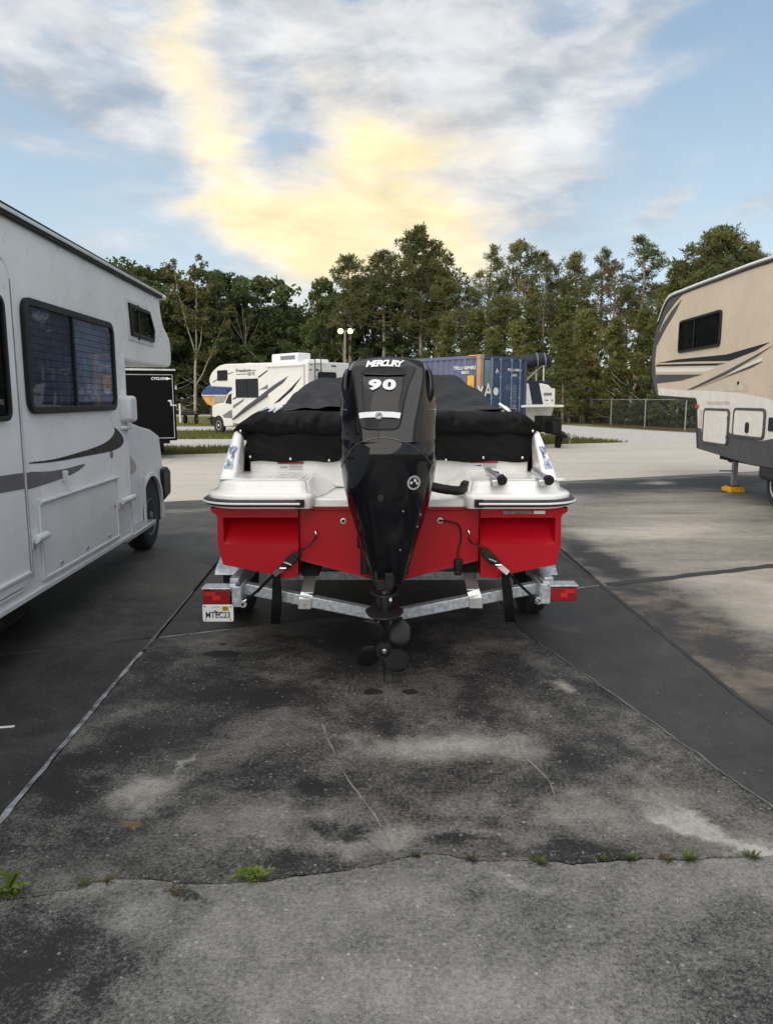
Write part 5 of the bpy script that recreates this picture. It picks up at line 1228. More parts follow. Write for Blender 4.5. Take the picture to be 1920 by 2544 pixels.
p0, p1 = at(845, 1426, 5.9), at(1090, 1426, 5.9)
b = MB(); b.bar((X0 - .95, 5.9, p0.z), (X0 + .95, 5.9, p0.z), .06, .06); b.build('axle_crossbar', GALV, trl, bev=.005)
# ---------------------------------------------------------------- ratchet straps and their loose tails
for sg, pp, lab in ((-1, ((786, 1333), (772, 1352), (757, 1362), (742, 1375), (722, 1392), (703, 1412), (680, 1428), (640, 1468), (606, 1495)), 'black ratchet strap holding the left side of the red hull above the licence plate'),
                    (1, ((1164, 1338), (1172, 1350), (1186, 1354), (1196, 1364), (1214, 1384), (1238, 1404), (1262, 1424), (1290, 1452), (1338, 1497)), 'black ratchet strap with a pale webbing end holding the right side of the red hull')):
    Ys = [4.80, 4.76, 4.75, 4.745, 4.74, 4.735, 4.73, 4.72, 4.66]
    P_ = [at(x, y, Y) for (x, y), Y in zip(pp, Ys)]
    st = thing('ratchet_strap', lab, 'strap', P_[5], 'ratchet straps on the boat stern')
    MB().tube([tuple(p) for p in smooth_curve(P_[:4], 5)], .006, 6).build('hook', BLK_PLAST, st, smooth=50)
    b = MB(); b.bar(P_[3], P_[5], .048, .030, (0, -1, 0)); b.bar(P_[3].lerp(P_[4], .4), P_[4].lerp(P_[5], .5), .060, .045, (0, -1, 0)); b.build('ratchet', BLK_PLAST, st, bev=.008)
    b = MB(); a, c_ = P_[4] + Vector((0, -.035, 0)), P_[5] + Vector((0, -.03, 0)); b.tube([a.lerp(c_, .3) + Vector((-.025, 0, .01)), a.lerp(c_, .3) + Vector((.025, 0, -.01))], .006, 6); b.tube([a.lerp(c_, .9) + Vector((-.02, 0, .0)), a.lerp(c_, .9) + Vector((.02, 0, -.0))], .007, 6); b.build('ratchet_pin', CHROME, st, smooth=40)
    b = MB(); b.bar(P_[5], P_[6], .034, .006, (0, -1, 0)); b.build('webbing_end', mat('webbing_pale', (.62, .60, .56), .7) if sg > 0 else mat('webbing_grey', (.09, .09, .09), .7), st)
    b = MB(); b.bar(P_[6], P_[7], .020, .006, (0, -1, 0)); b.bar(P_[7], P_[8], .018, .006, (0, -1, 0)); b.build('webbing', STRAP, st)
    MB().tube([tuple(P_[8].lerp(P_[7], .18)), tuple(P_[8])], .006, 6).build('end_hook', CHROME, st)
    tx = ((687, 1424), (688, 1470), (687, 1510), (684, 1550)) if sg < 0 else ((1254, 1424), (1260, 1470), (1264, 1510), (1268, 1545))
    Yt_ = [4.74, 4.72, 4.70, 4.74]; rows = []
    for (x, y), Y, k in zip(tx, Yt_, range(4)):
        p = at(x, y, Y); tw = .032 if k else .024; rows.append([p + Vector((-tw, .006 * math.sin(k * 2), 0)), p + Vector((0, -.004, 0)), p + Vector((tw, .008 * math.cos(k * 3), 0))])
    g_ = [smooth_curve(c, 6) for c in zip(*rows)]; b = MB(); b.grid(g_); b.grid([[p + Vector((0, .004, 0)) for p in r] for r in g_]); b.build('loose_tail', STRAP, st, smooth=60)
# ---------------------------------------------------------------- near motorhome on the left
F1 = Frame((-2.37, 4.384), (-.040, 1))
rv = thing('motorhome', 'large white motorhome with a sleeping bay over the cab close on the left edge', 'motorhome', F1.M @ Vector((2, -1.2, 0)))
def u1(px, py, n=0.): return F1.un(px, py, n)
SB = -3.2                                             # rear end, behind the camera's edge
zb0 = u1(0, 1535)[1]; zb1 = u1(330, 1335)[1]; zr0 = u1(0, 503)[1]; zr1 = u1(397, 738)[1]; sE = u1(330, 1335)[0]; zO = u1(303, 893)[1]
sN, zN = u1(427, 908); sT = u1(397, 740)[0]
side = [(SB, zb0 - .01), (sE, zb1), (sE + .01, zO)] + [tuple(p) for p in smooth_curve([(sE + .3, zO - .01), (sN - .35, zN - .02), (sN - .08, zN - .02), (sN, zN + .07), (sN - .03, zN + .30), (sT + .1, zr1 - .28), (sT - .02, zr1)], 3)] + [(SB, zr0 - .03)]
b = MB(F1.M); b.prism(side, 0, -2.35); body = b.build('body', W_RV, rv, bev=.03, seg=3, smooth=35)
b = MB(F1.M); b.prism([(SB, zr0 - .03), (sT - .0, zr1), (sT + .05, zr1 + .0), (sT + .02, zr1 + .035), (SB, zr0 + .02)], .012, -2.37); b.build('roof', mat('roof_rubber', (.30, .31, .32), .6, var=.2), rv, bev=.01)
b = MB(F1.M); p0, p1 = (SB, zr0 - .045), (sT + .03, zr1 - .012); b.bar((p0[0], .022, p0[1]), (p1[0], .022, p1[1]), .03, .018); b.build('drip_rail', DARK, rv)
b = MB(F1.M); b.bar((p0[0], .028, p0[1] + .030), (p1[0], .028, p1[1] + .030), .035, .030); b.build('gutter', ALU, rv, bev=.006)
b = MB(F1.M); b.bar((p0[0], .016, p0[1] + .062), (p1[0] - .6, .016, p1[1] + .055), .03, .018); b.build('roof_edge', DARK, rv)
b = MB(F1.M); b.box((sT - .25, -.3, zr1 + .05), (.6, .35, .05)); b.box((sT + .03, .0, zr1 + .0), (.12, .12, .05)); b.build('marker_lamp_cap', W_TRIM, rv, bev=.02)
def quadbox(pxs, n=0.):
    P_ = [u1(x, y, n) for x, y in pxs]; s_ = sorted(p[0] for p in P_); z_ = sorted(p[1] for p in P_)
    return (s_[0] + s_[1]) / 2, (z_[0] + z_[1]) / 2, (s_[2] + s_[3]) / 2, (z_[2] + z_[3]) / 2
def window(parent, fr, x0, z0, x1, z1, rad, fw, panes=2, blind=False, fm=None, n0=0., split=.5, pane=None):
    """frame proud of the wall, a dark room behind, slats and a glass pane"""
    fm = fm or BLK_PLAST; b = MB(fr.M); b.ring(rrect(x0, z0, x1, z1, rad), rrect(x0 + fw, z0 + fw, x1 - fw, z1 - fw, max(.01, rad - fw)), n0 + .001, n0 + .034); w = b.build('window', fm, parent, smooth=35, bev=.004)
    MB(fr.M).prism(rrect(x0 + fw * .5, z0 + fw * .5, x1 - fw * .5, z1 - fw * .5, max(.01, rad - fw)), n0 + .001, n0 + .004).build('window_room', DARK, w)
    xm = x0 + (x1 - x0) * split
    if panes == 2: MB(fr.M).box((xm, n0 + .020, (z0 + z1) / 2), (.030, .020, z1 - z0 - fw)).build('mullion', fm, w)
    if blind:
        bm_ = blind; nn = int((z1 - z0 - 2 * fw) / .05)
        for (xa, xb, mm) in ((x0 + fw, xm - .015, bm_[0]), (xm + .015, x1 - fw, bm_[1])):
            me = None
            for k in range(nn):
                z = z0 + fw + .03 + .05 * k
                if me is None:
                    q = MB(Matrix(((F_ := fr.M)[0][:], F_[1][:], (0, 0, 1, 0), F_[3][:]))); q.add([(xa, n0 + .006, 0), (xb, n0 + .006, 0), (xb, n0 + .012, .045), (xa, n0 + .012, .045)], [(0, 1, 2, 3)]); ob = q.build('blind_slat', mm, w, fix=False); me = ob.data; ob.location = (0, 0, z)
                else:
                    ob = bpy.data.objects.new('blind_slat', me); COL.objects.link(ob); ob.parent = w; ob.location = (0, 0, z)
    MB(fr.M).add([(a, n0 + .017, c) for a, c in rrect(x0 + fw * .8, z0 + fw * .8, x1 - fw * .8, z1 - fw * .8, max(.008, rad - fw))], [tuple(range(20))]).build('pane', pane or PANE, w)
    return w
BL1 = mat('blind_dark', (.05, .062, .10), .6, var=.3); BL2 = mat('blind_blue', (.22, .25, .36), .6, var=.3)
q = quadbox([(40, 730), (275, 805), (285, 1022), (72, 1025)]); window(rv, F1, q[0], q[1], q[2], q[3], .10, .048, 2, (BL1, BL2), split=.47, pane=CLEAR)
# wedge window in the sleeping bay
wp = [u1(*p) for p in ((315, 751), (366, 774), (379, 822), (378, 851), (323, 833))]
po = [tuple(p) for p in wp]; pi = inset(po, .035)
b = MB(F1.M); b.ring(po, pi, .001, .034); w = b.build('window', BLK_PLAST, rv, smooth=30, bev=.006)
MB(F1.M).prism(inset(po, .015), .001, .004).build('window_room', DARK, w); mxx = (pi[0][0] * .5 + pi[1][0] * .5); MB(F1.M).box((mxx - .06, .016, (wp[0][1] + wp[4][1]) / 2 - .01), (.022, .02, .34)).build('mullion', BLK_PLAST, w)
MB(F1.M).add([(a, .018, c) for a, c in pi], [tuple(range(5))]).build('pane', PANE, w)
b = MB(F1.M); b.ring(inset(po, -.045), po, .0, .012); b.build('window_trim', W_TRIM, w, bev=.004)
# entry door at the frame edge with its piano hinge, second window beyond it
dR0, dz1 = u1(14, 655); dR1 = u1(75, 1445)[0]; dz0 = u1(75, 1448)[1]; dr = (u1(24, 800)[0] + u1(60, 1300)[0]) / 2; dz1 = u1(5, 655)[1] + .02
b = MB(F1.M); b.prism(rrect(dr - .70, dz0, dr, dz1, .12), .0, .022); door = b.build('door', W_RV, rv, bev=.010, smooth=35)
b = MB(F1.M); b.ring(rrect(dr - .735, dz0 - .03, dr + .03, dz1 + .035, .15), rrect(dr - .71, dz0 - .008, dr + .008, dz1 + .010, .13), .0, .016); b.build('door_frame', W_TRIM, door, bev=.005, smooth=35)
b = MB(F1.M); b.tube([(dr + .012, .026, dz0 + .04), (dr + .012, .026, dz1 - .1)], .008, 8); b.build('piano_hinge', ALU, door, smooth=40)
hz = u1(75, 1450)[1]; b = MB(F1.M); b.bar((dr - .7, .03, dz0 + .08), (dr - .02, .03, dz0 + .08), .02, .025); b.build('door_sill', W_TRIM, door, bev=.006)
zw0, zw1 = u1(4, 985)[1], u1(3, 880)[1]; window(door, F1, dr - .62, zw0 - .15, u1(8, 930)[0] - .02, zw1 + .35, .07, .03, 1, n0=.022)
# storage hatch
q = quadbox([(95, 1248), (285, 1193), (293, 1328), (110, 1438)])
b = MB(F1.M); b.prism(rrect(q[0], q[1], q[2], q[3], .015), 0, .012); ht = b.build('storage_hatch', W_RV, rv, bev=.006)
b = MB(F1.M); b.ring(rrect(q[0] - .02, q[1] - .02, q[2] + .02, q[3] + .01, .02), rrect(q[0] + .006, q[1] + .006, q[2] - .006, q[3] - .006, .012), 0, .020); b.build('hatch_frame', W_TRIM, ht, bev=.005)
b = MB(F1.M); b.tube([(q[0] - .02, .022, q[3] + .012), (q[2] + .02, .022, q[3] + .012)], .016, 8); b.build('hatch_hinge', W_TRIM, ht, smooth=40)
for px, py in ((148, 1397), (213, 1361), (268, 1331)):
    c = u1(px, py); MB(F1.M).box((c[0], .018, c[1]), (.045, .014, .026)).build('hatch_latch', ALU, ht, bev=.004)
for px0, px1, py in ((72, 101, 1341), (291, 322, 1247)):
    a, c = u1(px0, py), u1(px1, py - 10); b = MB(F1.M); b.tube([(a[0], .045, a[1]), (c[0], .045, a[1])], .030, 12); b.build('awning_arm_end', W_TRIM, rv, smooth=40, bev=.004)
    b = MB(F1.M); b.box((a[0] - .01, .02, a[1] - .03), (.05, .05, .07)); b.build('arm_foot', ALU, rv, bev=.004)
c0, c1 = u1(158, 1182), u1(172, 1232); b = MB(F1.M); b.box((c0[0], .016, c0[1]), (.045, .03, .075)); b.tube([(c0[0], .03, c0[1]), (c0[0] + .03, .03, c1[1])], .008, 6); b.build('hatch_hook', W_TRIM, rv, bev=.004)
c = u1(277, 1129); MB(F1.M).lathe([(.03, 0), (.03, .008), (.02, .012)], (c[0], 0, c[1]), (0, 1, 0), 14).build('wall_fitting', DEC_GREY, rv, smooth=40)
c = u1(283, 1258); MB(F1.M).lathe([(.025, 0), (.02, .012)], (c[0], 0, c[1]), (0, 1, 0), 14).build('wall_fitting', DEC_GREY, rv, smooth=40)
b = MB(F1.M); b.bar((SB, .006, zb0 + .02), (sE - .02, .006, zb1 + .03), .02, .035); b.build('skirt_edge', W_TRIM, rv, bev=.005)
b = MB(F1.M); b.bar((sE - .012, .004, zb1 + .02), (sE - .012, .004, zO + .05), .03, .02, (0, 1, 0)); b.build('corner_strip', W_TRIM, rv, bev=.005)
# painted swooshes
def decal(fr, pxs, name, m, par, n0=0., n=5, t=.0025):
    P_ = [fr.un(x, y, n0) for x, y in pxs]; P_ = [tuple(p) for p in smooth_curve(P_, n, True)]
    return MB(fr.M).prism(P_, n0, n0 + t).build(name, m, par)
Z2 = lambda L: [(x * .3116, 1000 + y * .3116) for x, y in L]
decal(F1, Z2([(253, 476), (430, 452), (640, 395), (800, 340), (880, 290), (915, 235), (912, 200), (950, 230), (982, 280), (984, 318), (955, 358), (880, 390), (700, 425), (450, 470), (255, 487)]), 'black_swoosh', DEC_BLACK, rv, n=4)
GS1 = mat('swoosh_grey', (.13, .13, .14), .45)
decal(F1, Z2([(190, 566), (400, 548), (560, 520), (668, 489), (668, 510), (600, 560), (480, 612), (330, 662), (190, 690)]), 'grey_swoosh', GS1, rv, n=3)
dq = [u1(x, y) for x, y in Z2([(0, 563), (150, 562), (158, 690), (0, 700)])]
MB(F1.M).prism([(dr - .69, dq[0][1]), (dr - .012, dq[1][1]), (dr - .012, dq[2][1]), (dr - .69, dq[3][1])], .022, .0245).build('grey_band', GS1, door)
# cab: van front
NC = -.20; uc = lambda x, y: F1.un(x, y, NC)
hA, hB, hC, hD, hE = uc(318, 1057), uc(349, 1060), uc(374, 1067), uc(390, 1080), uc(398, 1112)
sF = uc(400, 1160)[0]; wc = uc(378, 1247); wheelr = .385
zsill = uc(330, 1310)[1]
prof = [(sE - .05, zsill - .02), (wc[0] - .47, zsill - .02), (wc[0] - .46, zsill + .12)]
for k in range(11):
    a = R(180 - 18 * k); prof.append((wc[0] + .46 * math.cos(a), max(zsill + .12, wheelr + .03 + .46 * math.sin(a))))
prof += [(wc[0] + .46, zsill + .10), (sF + .10, zsill + .12), (sF + .12, hE[1] - .35), (sF + .04, hE[1] - .05), (hD[0] + .1, hD[1] - .02), hC, hB, (hA[0] + .15, hA[1] + .02), (sE + .55, zO + .02), (sE - .05, zO + .02)]
b = MB(F1.M); b.prism(prof, NC, -2.15); cab = b.build('cab', W_TRIM, rv, bev=.055, seg=4, smooth=40)
b = MB(F1.M); b.prism([(sE + .05, hA[1] + .1), (hA[0] + .05, hA[1] + .08), (sE + .48, zO - .05), (sE + .05, zO - .05)], NC + .002, NC + .006); b.build('side_window', DARK, cab)
b = MB(F1.M)
for k in range(19):
    a0 = R(190 - 200 * k / 18); 
arc = [(wc[0] + .49 * math.cos(R(195 - 210 * k / 18)), wheelr + .03 + .49 * math.sin(R(195 - 210 * k / 18))) for k in range(19)]; arc2 = [(wc[0] + .44 * math.cos(R(195 - 210 * k / 18)), wheelr + .03 + .44 * math.sin(R(195 - 210 * k / 18))) for k in range(19)]
b.prism(arc + arc2[::-1], NC - .05, NC + .02); b.build('wheel_arch', W_TRIM, cab, bev=.008, smooth=40)
b = MB(F1.M); b.prism(arc2 + [(wc[0] + .42, .28), (wc[0] - .42, .28)], NC - .02, NC - .55); b.build('arch_liner', DARK, cab)
b = MB(F1.M); pb0, pb1 = uc(394, 1171), uc(412, 1235); b.prism([(sF - .03, pb1[1] - .02), (sF + .30, pb1[1] + .03), (sF + .33, pb0[1] - .03), (sF + .20, pb0[1] + .03), (sF - .05, pb0[1] + .02)], NC + .04, -2.2); b.build('front_bumper', BLK_PLAST, cab, bev=.03)
m0, m1 = F1.un(308, 983, .06), F1.un(334, 1048, .06); b = MB(F1.M); b.prism(rrect(m0[0] + .05, m1[1] + .0, m0[0] + .28, m0[1] - .0, .05), -.16, .10); mi = b.build('door_mirror', W_TRIM, cab, bev=.03, seg=3)
b = MB(F1.M); b.box((m0[0] + .17, -.08, m1[1] - .05), (.22, .26, .035)); b.build('mirror_arm', W_TRIM, cab, bev=.01)
decal(F1, [(318, 1128), (328, 1138), (337, 1152), (339, 1165), (332, 1176), (321, 1176)], 'beige_swoosh', mat('swoosh_beige', (.36, .35, .30), .45), cab, n0=NC, n=3)
b = MB(F1.M); s0 = uc(331, 1312); b.bar((sE - .02, NC + .06, zsill - .02), (wc[0] - .40, NC + .06, zsill + .0), .18, .05); b.build('running_board', ALU, cab, bev=.01)
b = MB(F1.M); b.box((wc[0] - .46, NC + .05, zsill + .26), (.03, .03, .5)); b.box((sE + .2, NC + .03, zsill + .22), (.18, .03, .22)); b.build('mud_guard', W_TRIM, cab, bev=.008)
tw = wheel(rv, F1.M @ Vector((wc[0], NC - .13, wheelr)), F1.n, wheelr, .23, .56, mat('wheel_dark', (.16, .17, .18), .35, .7), 8)
wheel(rv, F1.M @ Vector((-1.0, -.22, wheelr)), F1.n, wheelr, .23, .56, STEEL, 8)
b = MB(F1.M)
b.box(((SB + sE) / 2, -1.2, .42), (sE - SB - .6, 1.5, .16)); b.build('chassis', DARK, rv)
b_ = gnd(20, 1575); lb = tag(MB(Matrix.Translation((b_.x - .20, b_.y - .0, 0)) @ Matrix.Rotation(R(4), 4, 'Z')).box((0, 0, .035), (.26, 1.2, .07)).build('levelling_board', mat('weathered_timber', (.045, .04, .036), .85, var=.4, vs=9, bump=.3), None, bev=.006), 'dark weathered timber board lying under the near motorhome', 'board')
# ---------------------------------------------------------------- black cargo trailer behind it
ct = thing('cargo_trailer', 'black enclosed cargo trailer with a rear door and silver latch behind the near motorhome', 'trailer', at(380, 1040, 21.8))
Yc = 21.6; p0, p1 = at(301, 921, Yc), at(441, 1094, Yc); CM = Matrix.Translation((p1.x, Yc, 0)) @ Matrix.Rotation(R(17), 4, 'Z') @ Matrix.Translation((-p1.x, -Yc, 0)); x0, x1, z0, z1 = p1.x - 2.15, p1.x, p1.z, p0.z
BT = mat('trailer_black', (.004, .004, .0045), .4, var=.1, spec=.08)
b = MB(CM); b.box(((x0 + x1) / 2, Yc + 2.1, (z0 + z1) / 2), (x1 - x0, 4.2, z1 - z0)); b.build('box_body', BT, ct, bev=.02)
b = MB(CM); b.ring([(x0, z0), (x1, z0), (x1, z1), (x0, z1)], [(x0 + .05, z0 + .06), (x1 - .05, z0 + .06), (x1 - .05, z1 - .10), (x0 + .05, z1 - .10)], Yc - .03, Yc - .001); b.build('rear_frame', BT, ct, bev=.006)
b = MB(CM); b.ring([(x0 + .06, z0 + .07), (x1 - .06, z0 + .07), (x1 - .06, z1 - .11), (x0 + .06, z1 - .11)], [(x0 + .075, z0 + .085), (x1 - .075, z0 + .085), (x1 - .075, z1 - .125), (x0 + .075, z1 - .125)], Yc - .035, Yc - .002); b.build('door_trim', ALU, ct)
b = MB(CM); b.box(((x0 + x1) / 2, Yc - .02, z1 + .02), (x1 - x0 + .06, .12, .05)); b.build('roof_cap', ALU, ct, bev=.01)
rd = MB(CM).box(((x0 + x1) / 2, Yc - .008, (z0 + z1) / 2 - .02), (x1 - x0 - .16, .02, z1 - z0 - .22)).build('rear_door', BT, ct, bev=.005)
c = at(423, 996, Yc); c2 = at(434, 1007, Yc); b = MB(CM); b.box((c.x, Yc - .04, c.z), (.10, .03, .05)); b.box((c.x + .03, Yc - .05, c2.z + .05), (.05, .04, .12)); b.bar((c.x + .03, Yc - .06, c2.z), (c2.x + .06, Yc - .06, c2.z), .03, .04); b.build('door_latch', ALU, rd, bev=.006)
b = MB(CM); b.box((x1 + .02, Yc - .03, at(440, 963, Yc).z), (.05, .05, .10)); b.build('hinge', ALU, rd)
c = at(398, 941, Yc); b = MB(CM); b.text('CYCLONE', Matrix.Translation((c.x, Yc - .020, c.z)) @ Matrix.Rotation(R(90), 4, 'X'), .10, .001, .003, .2); b.prism([(c.x + .2, c.z + .03), (c.x + .34, c.z), (c.x + .2, c.z - .03)], Yc - .022, Yc - .018)
b.build('maker_decal', DEC_WHITE, rd)
for sg in (x0 + .35, x1 - .55):
    wheel(ct, CM @ Vector((sg + .08, Yc + 2.6, .33)), CM.to_3x3() @ Vector((1 if sg > x0 else -1, 0, 0)), .33, .2, .58, WHWHITE, 6)
b = MB(CM); b.box(((x0 + x1) / 2, Yc + 2.4, z0 - .05), (x1 - x0 - .4, 4.4, .10)); b.build('chassis', DARK, ct)
# ---------------------------------------------------------------- far motorhome
def frame_from(p_rear, p_front): return Frame((p_rear[0], p_rear[1]), (p_front[0] - p_rear[0], p_front[1] - p_rear[1]))
F2 = frame_from((-3.42, 32.6), (-9.1, 38.6))
far = thing('motorhome', 'white motorhome with dark diagonal stripes and a roof air conditioner in front of the trees', 'motorhome', F2.M @ Vector((4, -1.2, -.05)))
u2 = lambda x, y, n=0.: F2.un(x, y, n)
Z3 = lambda L: [(280 + x * .2876, 560 + y * .2876) for x, y in L]
Z4 = lambda L: [(480 + x * .3116, 820 + y * .3116) for x, y in L]
W2 = mat('far_rv_white', (.70, .69, .66), .35, var=.05, streak=.25)
zsk2 = u2(590, 1040)[1]; s_c = u2(577, 1000)[0]; zr2 = u2(700, 899)[1]
sd_px = Z3([(1040, 1400), (850, 1392), (835, 1340), (850, 1280), (900, 1225), (960, 1200), (1040, 1195)])
nose = [u2(*p) for p in sd_px]
lowz = u2(572, 1060)[1]; zr_r = u2(760, 898)[1]
side2 = [(0, .50), (s_c, .50), (s_c, nose[0][1])] + [tuple(p) for p in smooth_curve(nose[1:], 3)] + [(0, zr_r)]
b = MB(F2.M); b.prism(side2, 0, -2.4); b.build('body', W2, far, bev=.05, seg=3, smooth=40)
def qb(fr, px, n=0.):
    P_ = [fr.un(x, y, n) for x, y in px]; s_ = sorted(p[0] for p in P_); z_ = sorted(p[1] for p in P_); return (s_[0] + s_[1]) / 2, (z_[0] + z_[1]) / 2, (s_[2] + s_[3]) / 2, (z_[2] + z_[3]) / 2
q = qb(F2, Z3([(907, 1252), (993, 1250), (993, 1340), (910, 1342)])); window(far, F2, *q, .06, .04, 2)
q = qb(F2, Z3([(1065, 1325), (1255, 1325), (1262, 1487), (1070, 1487)])); window(far, F2, *q, .05, .04, 2, (mat('curtain', (.06, .06, .06), .8),) * 2)
# slide-out box, gutter and roof units
q = qb(F2, Z4([(600, 295), (890, 290), (895, 640), (620, 640)])); b = MB(F2.M); b.prism([(q[0], q[1]), (q[2], q[1]), (q[2], q[3]), (q[0], q[3])], 0, .10); so = b.build('slide_out', W2, far, bev=.02)
b = MB(F2.M); b.bar((q[0] - .1, .14, q[3] + .05), (q[2] + .1, .14, q[3] + .05), .09, .08); b.build('awning_roll', W_TRIM, far, bev=.02)
q = qb(F2, Z3([(1280, 1110), (1500, 1110), (1500, 1175), (1275, 1175)])); b = MB(F2.M); b.box(((q[0] + q[2]) / 2, -1.0, (zr2 + q[3]) / 2), (q[2] - q[0], .8, q[3] - zr2 + .1)); ac = b.build('air_conditioner', W_TRIM, far, bev=.08, seg=3)
b = MB(F2.M); b.box(((q[0] + q[2]) / 2 - .3, -.595, (zr2 + q[3]) / 2 + .03), ((q[2] - q[0]) * .55, .012, .18)); b.build('grille', DEC_GREY, ac)
for s_, w_ in ((1.4, .5), (2.6, .35), (6.2, .4)): MB(F2.M).box((s_, -1.2, zr2 + .06), (w_, w_, .14)).build('roof_vent', W_TRIM, far, bev=.03)
for pts, nm, mm in ((Z4([(520, 480), (600, 430), (700, 385), (800, 358), (770, 385), (690, 430), (600, 468)]), 'grey_stripe', DEC_GREY), (Z4([(320, 715), (420, 620), (540, 530), (640, 440), (760, 365), (720, 420), (600, 520), (470, 610)]), 'dark_stripe', mat('stripe_navy', (.05, .055, .075), .4)),
                    (Z4([(318, 545), (345, 530), (345, 545), (318, 556)]), 'dark_stripe', DEC_BLACK), (Z4([(320, 600), (410, 545), (400, 570), (320, 628)]), 'silver_stripe', DEC_GREY), (Z4([(518, 372), (602, 300), (604, 308), (522, 384)]), 'dark_stripe', DEC_BLACK),
                    (Z4([(640, 590), (760, 480), (875, 360), (790, 480), (690, 570)]), 'dark_stripe', DEC_BLACK), (Z4([(155, 415), (195, 388), (197, 395), (160, 420)]), 'dark_stripe', DEC_BLACK), (Z4([(275, 348), (322, 332), (322, 337), (277, 356)]), 'dark_stripe', DEC_BLACK)):
    P_ = [u2(x, y, .10) if x > 480 + 600 * .3116 else u2(x, y) for x, y in pts]
    MB(F2.M).prism([tuple(p) for p in P_], -.01, .104 if nm == 'dark_stripe' and len(pts) > 4 else .004).build(nm, mm, far)
c = u2(*Z4([(400, 323)])[0]); c2 = u2(*Z4([(465, 350)])[0]); Mt = F2.M @ Matrix.Translation((c[0], .004, c[1])) @ Matrix.Rotation(R(90), 4, 'X') @ Matrix.Scale(-1, 4, (1, 0, 0))
def wall_text(fr, s, cs, cz, size, n0, mm, par, name, bold=.0, sx=1., shear=0.):
    # readable from outside: x runs along screen right
    sgn = 1 if fr.d.dot(Vector((1, 0, 0))) > 0 else -1
    Mx = fr.M @ Matrix(((sgn, 0, 0, cs), (0, 0, 1, n0), (0, 1, 0, cz), (0, 0, 0, 1))); b = MB(Mx); b.text(s, Matrix(), size, .002, bold, shear, sx); return b.build(name, mm, par)
wall_text(F2, 'Freedom', c[0], c[1], .24, .004, DEC_BLACK, far, 'name_lettering', .004, 1.5); wall_text(F2, 'ELITE', c2[0], c2[1], .2, .004, DEC_BLACK, far, 'name_lettering', .002, 1.3)
b = MB(F2.M); b.box((c[0], .003, c[1] - .17), (1.2, .006, .03)); b.box((c[0] - .8, .003, c[1] - .02), (.6, .006, .03)); b.build('name_underline', DEC_BLACK, far)
# cab
uc2 = lambda x, y: F2.un(x, y, -.15)
cb = [uc2(*p) for p in Z3([(1040, 1735), (985, 1740), (870, 1720), (858, 1640), (858, 1560), (900, 1540), (960, 1530), (1000, 1440), (1028, 1420), (1040, 1420)])]
b = MB(F2.M); b.prism([tuple(p) for p in cb], -.15, -2.2); c_ab = b.build('cab', W2, far, bev=.06, seg=3, smooth=40)
b = MB(F2.M); P_ = [uc2(*p) for p in Z3([(975, 1535), (1003, 1465), (1028, 1450), (1028, 1545)])]; b.prism([tuple(p) for p in P_], -.152, -.14); b.build('side_window', DARK, c_ab)
b = MB(F2.M); P_ = [uc2(*p) for p in Z3([(950, 1640), (1030, 1590), (1035, 1665), (965, 1660)])]; b.prism([tuple(p) for p in P_], -.152, -.14); b.build('silver_stripe', DEC_GREY, c_ab)
b = MB(F2.M); P_ = [uc2(*p) for p in Z3([(862, 1650), (872, 1720), (900, 1725), (900, 1655)])]; b.prism([tuple(p) for p in P_], -.10, -2.22); b.build('front_bumper', BLK_PLAST, c_ab, bev=.03)
wcp = uc2(*Z3([(920, 1725)])[0]); wheel(far, F2.M @ Vector((wcp[0], -.24, .38)), F2.n, .38, .24, .6, WHWHITE, 8)
b = MB(F2.M); b.lathe([(.47, 0), (.47, .02)], (wcp[0], -.15, .42), (0, 1, 0), 24); b.build('arch_liner', DARK, c_ab)
wheel(far, F2.M @ Vector((2.2, -.25, .38)), F2.n, .38, .24, .6, WHWHITE, 8)
# rear face: ladder, window, lamps
FR = Frame((F2.o.x, F2.o.y), (-F2.n.x, -F2.n.y)); 
if FR.n.dot(F2.d) > 0: FR.n = -FR.n
FR.M = Matrix(((FR.d.x, FR.n.x, 0, FR.o.x), (FR.d.y, FR.n.y, 0, FR.o.y), (0, 0, 1, 0), (0, 0, 0, 1)))
ur = lambda x, y: FR.un(x, y)
q = qb(FR, Z4([(992, 335), (1138, 335), (1138, 470), (995, 470)])); window(far, FR, *q, .08, .05, 1)
b = MB(FR.M); 
for px in (958, 1006):
    s_ = ur(*Z4([(px, 300)])[0])[0]; z1_, z0_ = ur(*Z4([(px, 215)])[0])[1] + .25, .9; b.tube([(s_, .12, z0_), (s_, .12, z1_), (s_, -.5, z1_ + .02)], .02, 6)
sa, sb2 = ur(*Z4([(958, 300)])[0])[0], ur(*Z4([(1006, 300)])[0])[0]
for k in range(9): b.tube([(sa, .12, 1.0 + .28 * k), (sb2, .12, 1.0 + .28 * k)], .014, 6)
b.build('ladder', BLK_PLAST, far)
for px, py in ((940, 275), (1120, 287), (935, 315), (988, 315)):
    c = ur(*Z4([(px, py)])[0]); MB(FR.M).box((c[0], .01, c[1]), (.28 if px == 1120 else .09, .02, .05)).build('marker_lamp', DEC_BLACK, far)
q = qb(FR, Z4([(1100, 212), (1230, 215), (1232, 240), (1100, 240)])); MB(FR.M).box(((q[0] + q[2]) / 2, -1.5, zr_r + .10), (.7, .7, .2)).build('roof_dome', W_TRIM, far, bev=.08, seg=3)
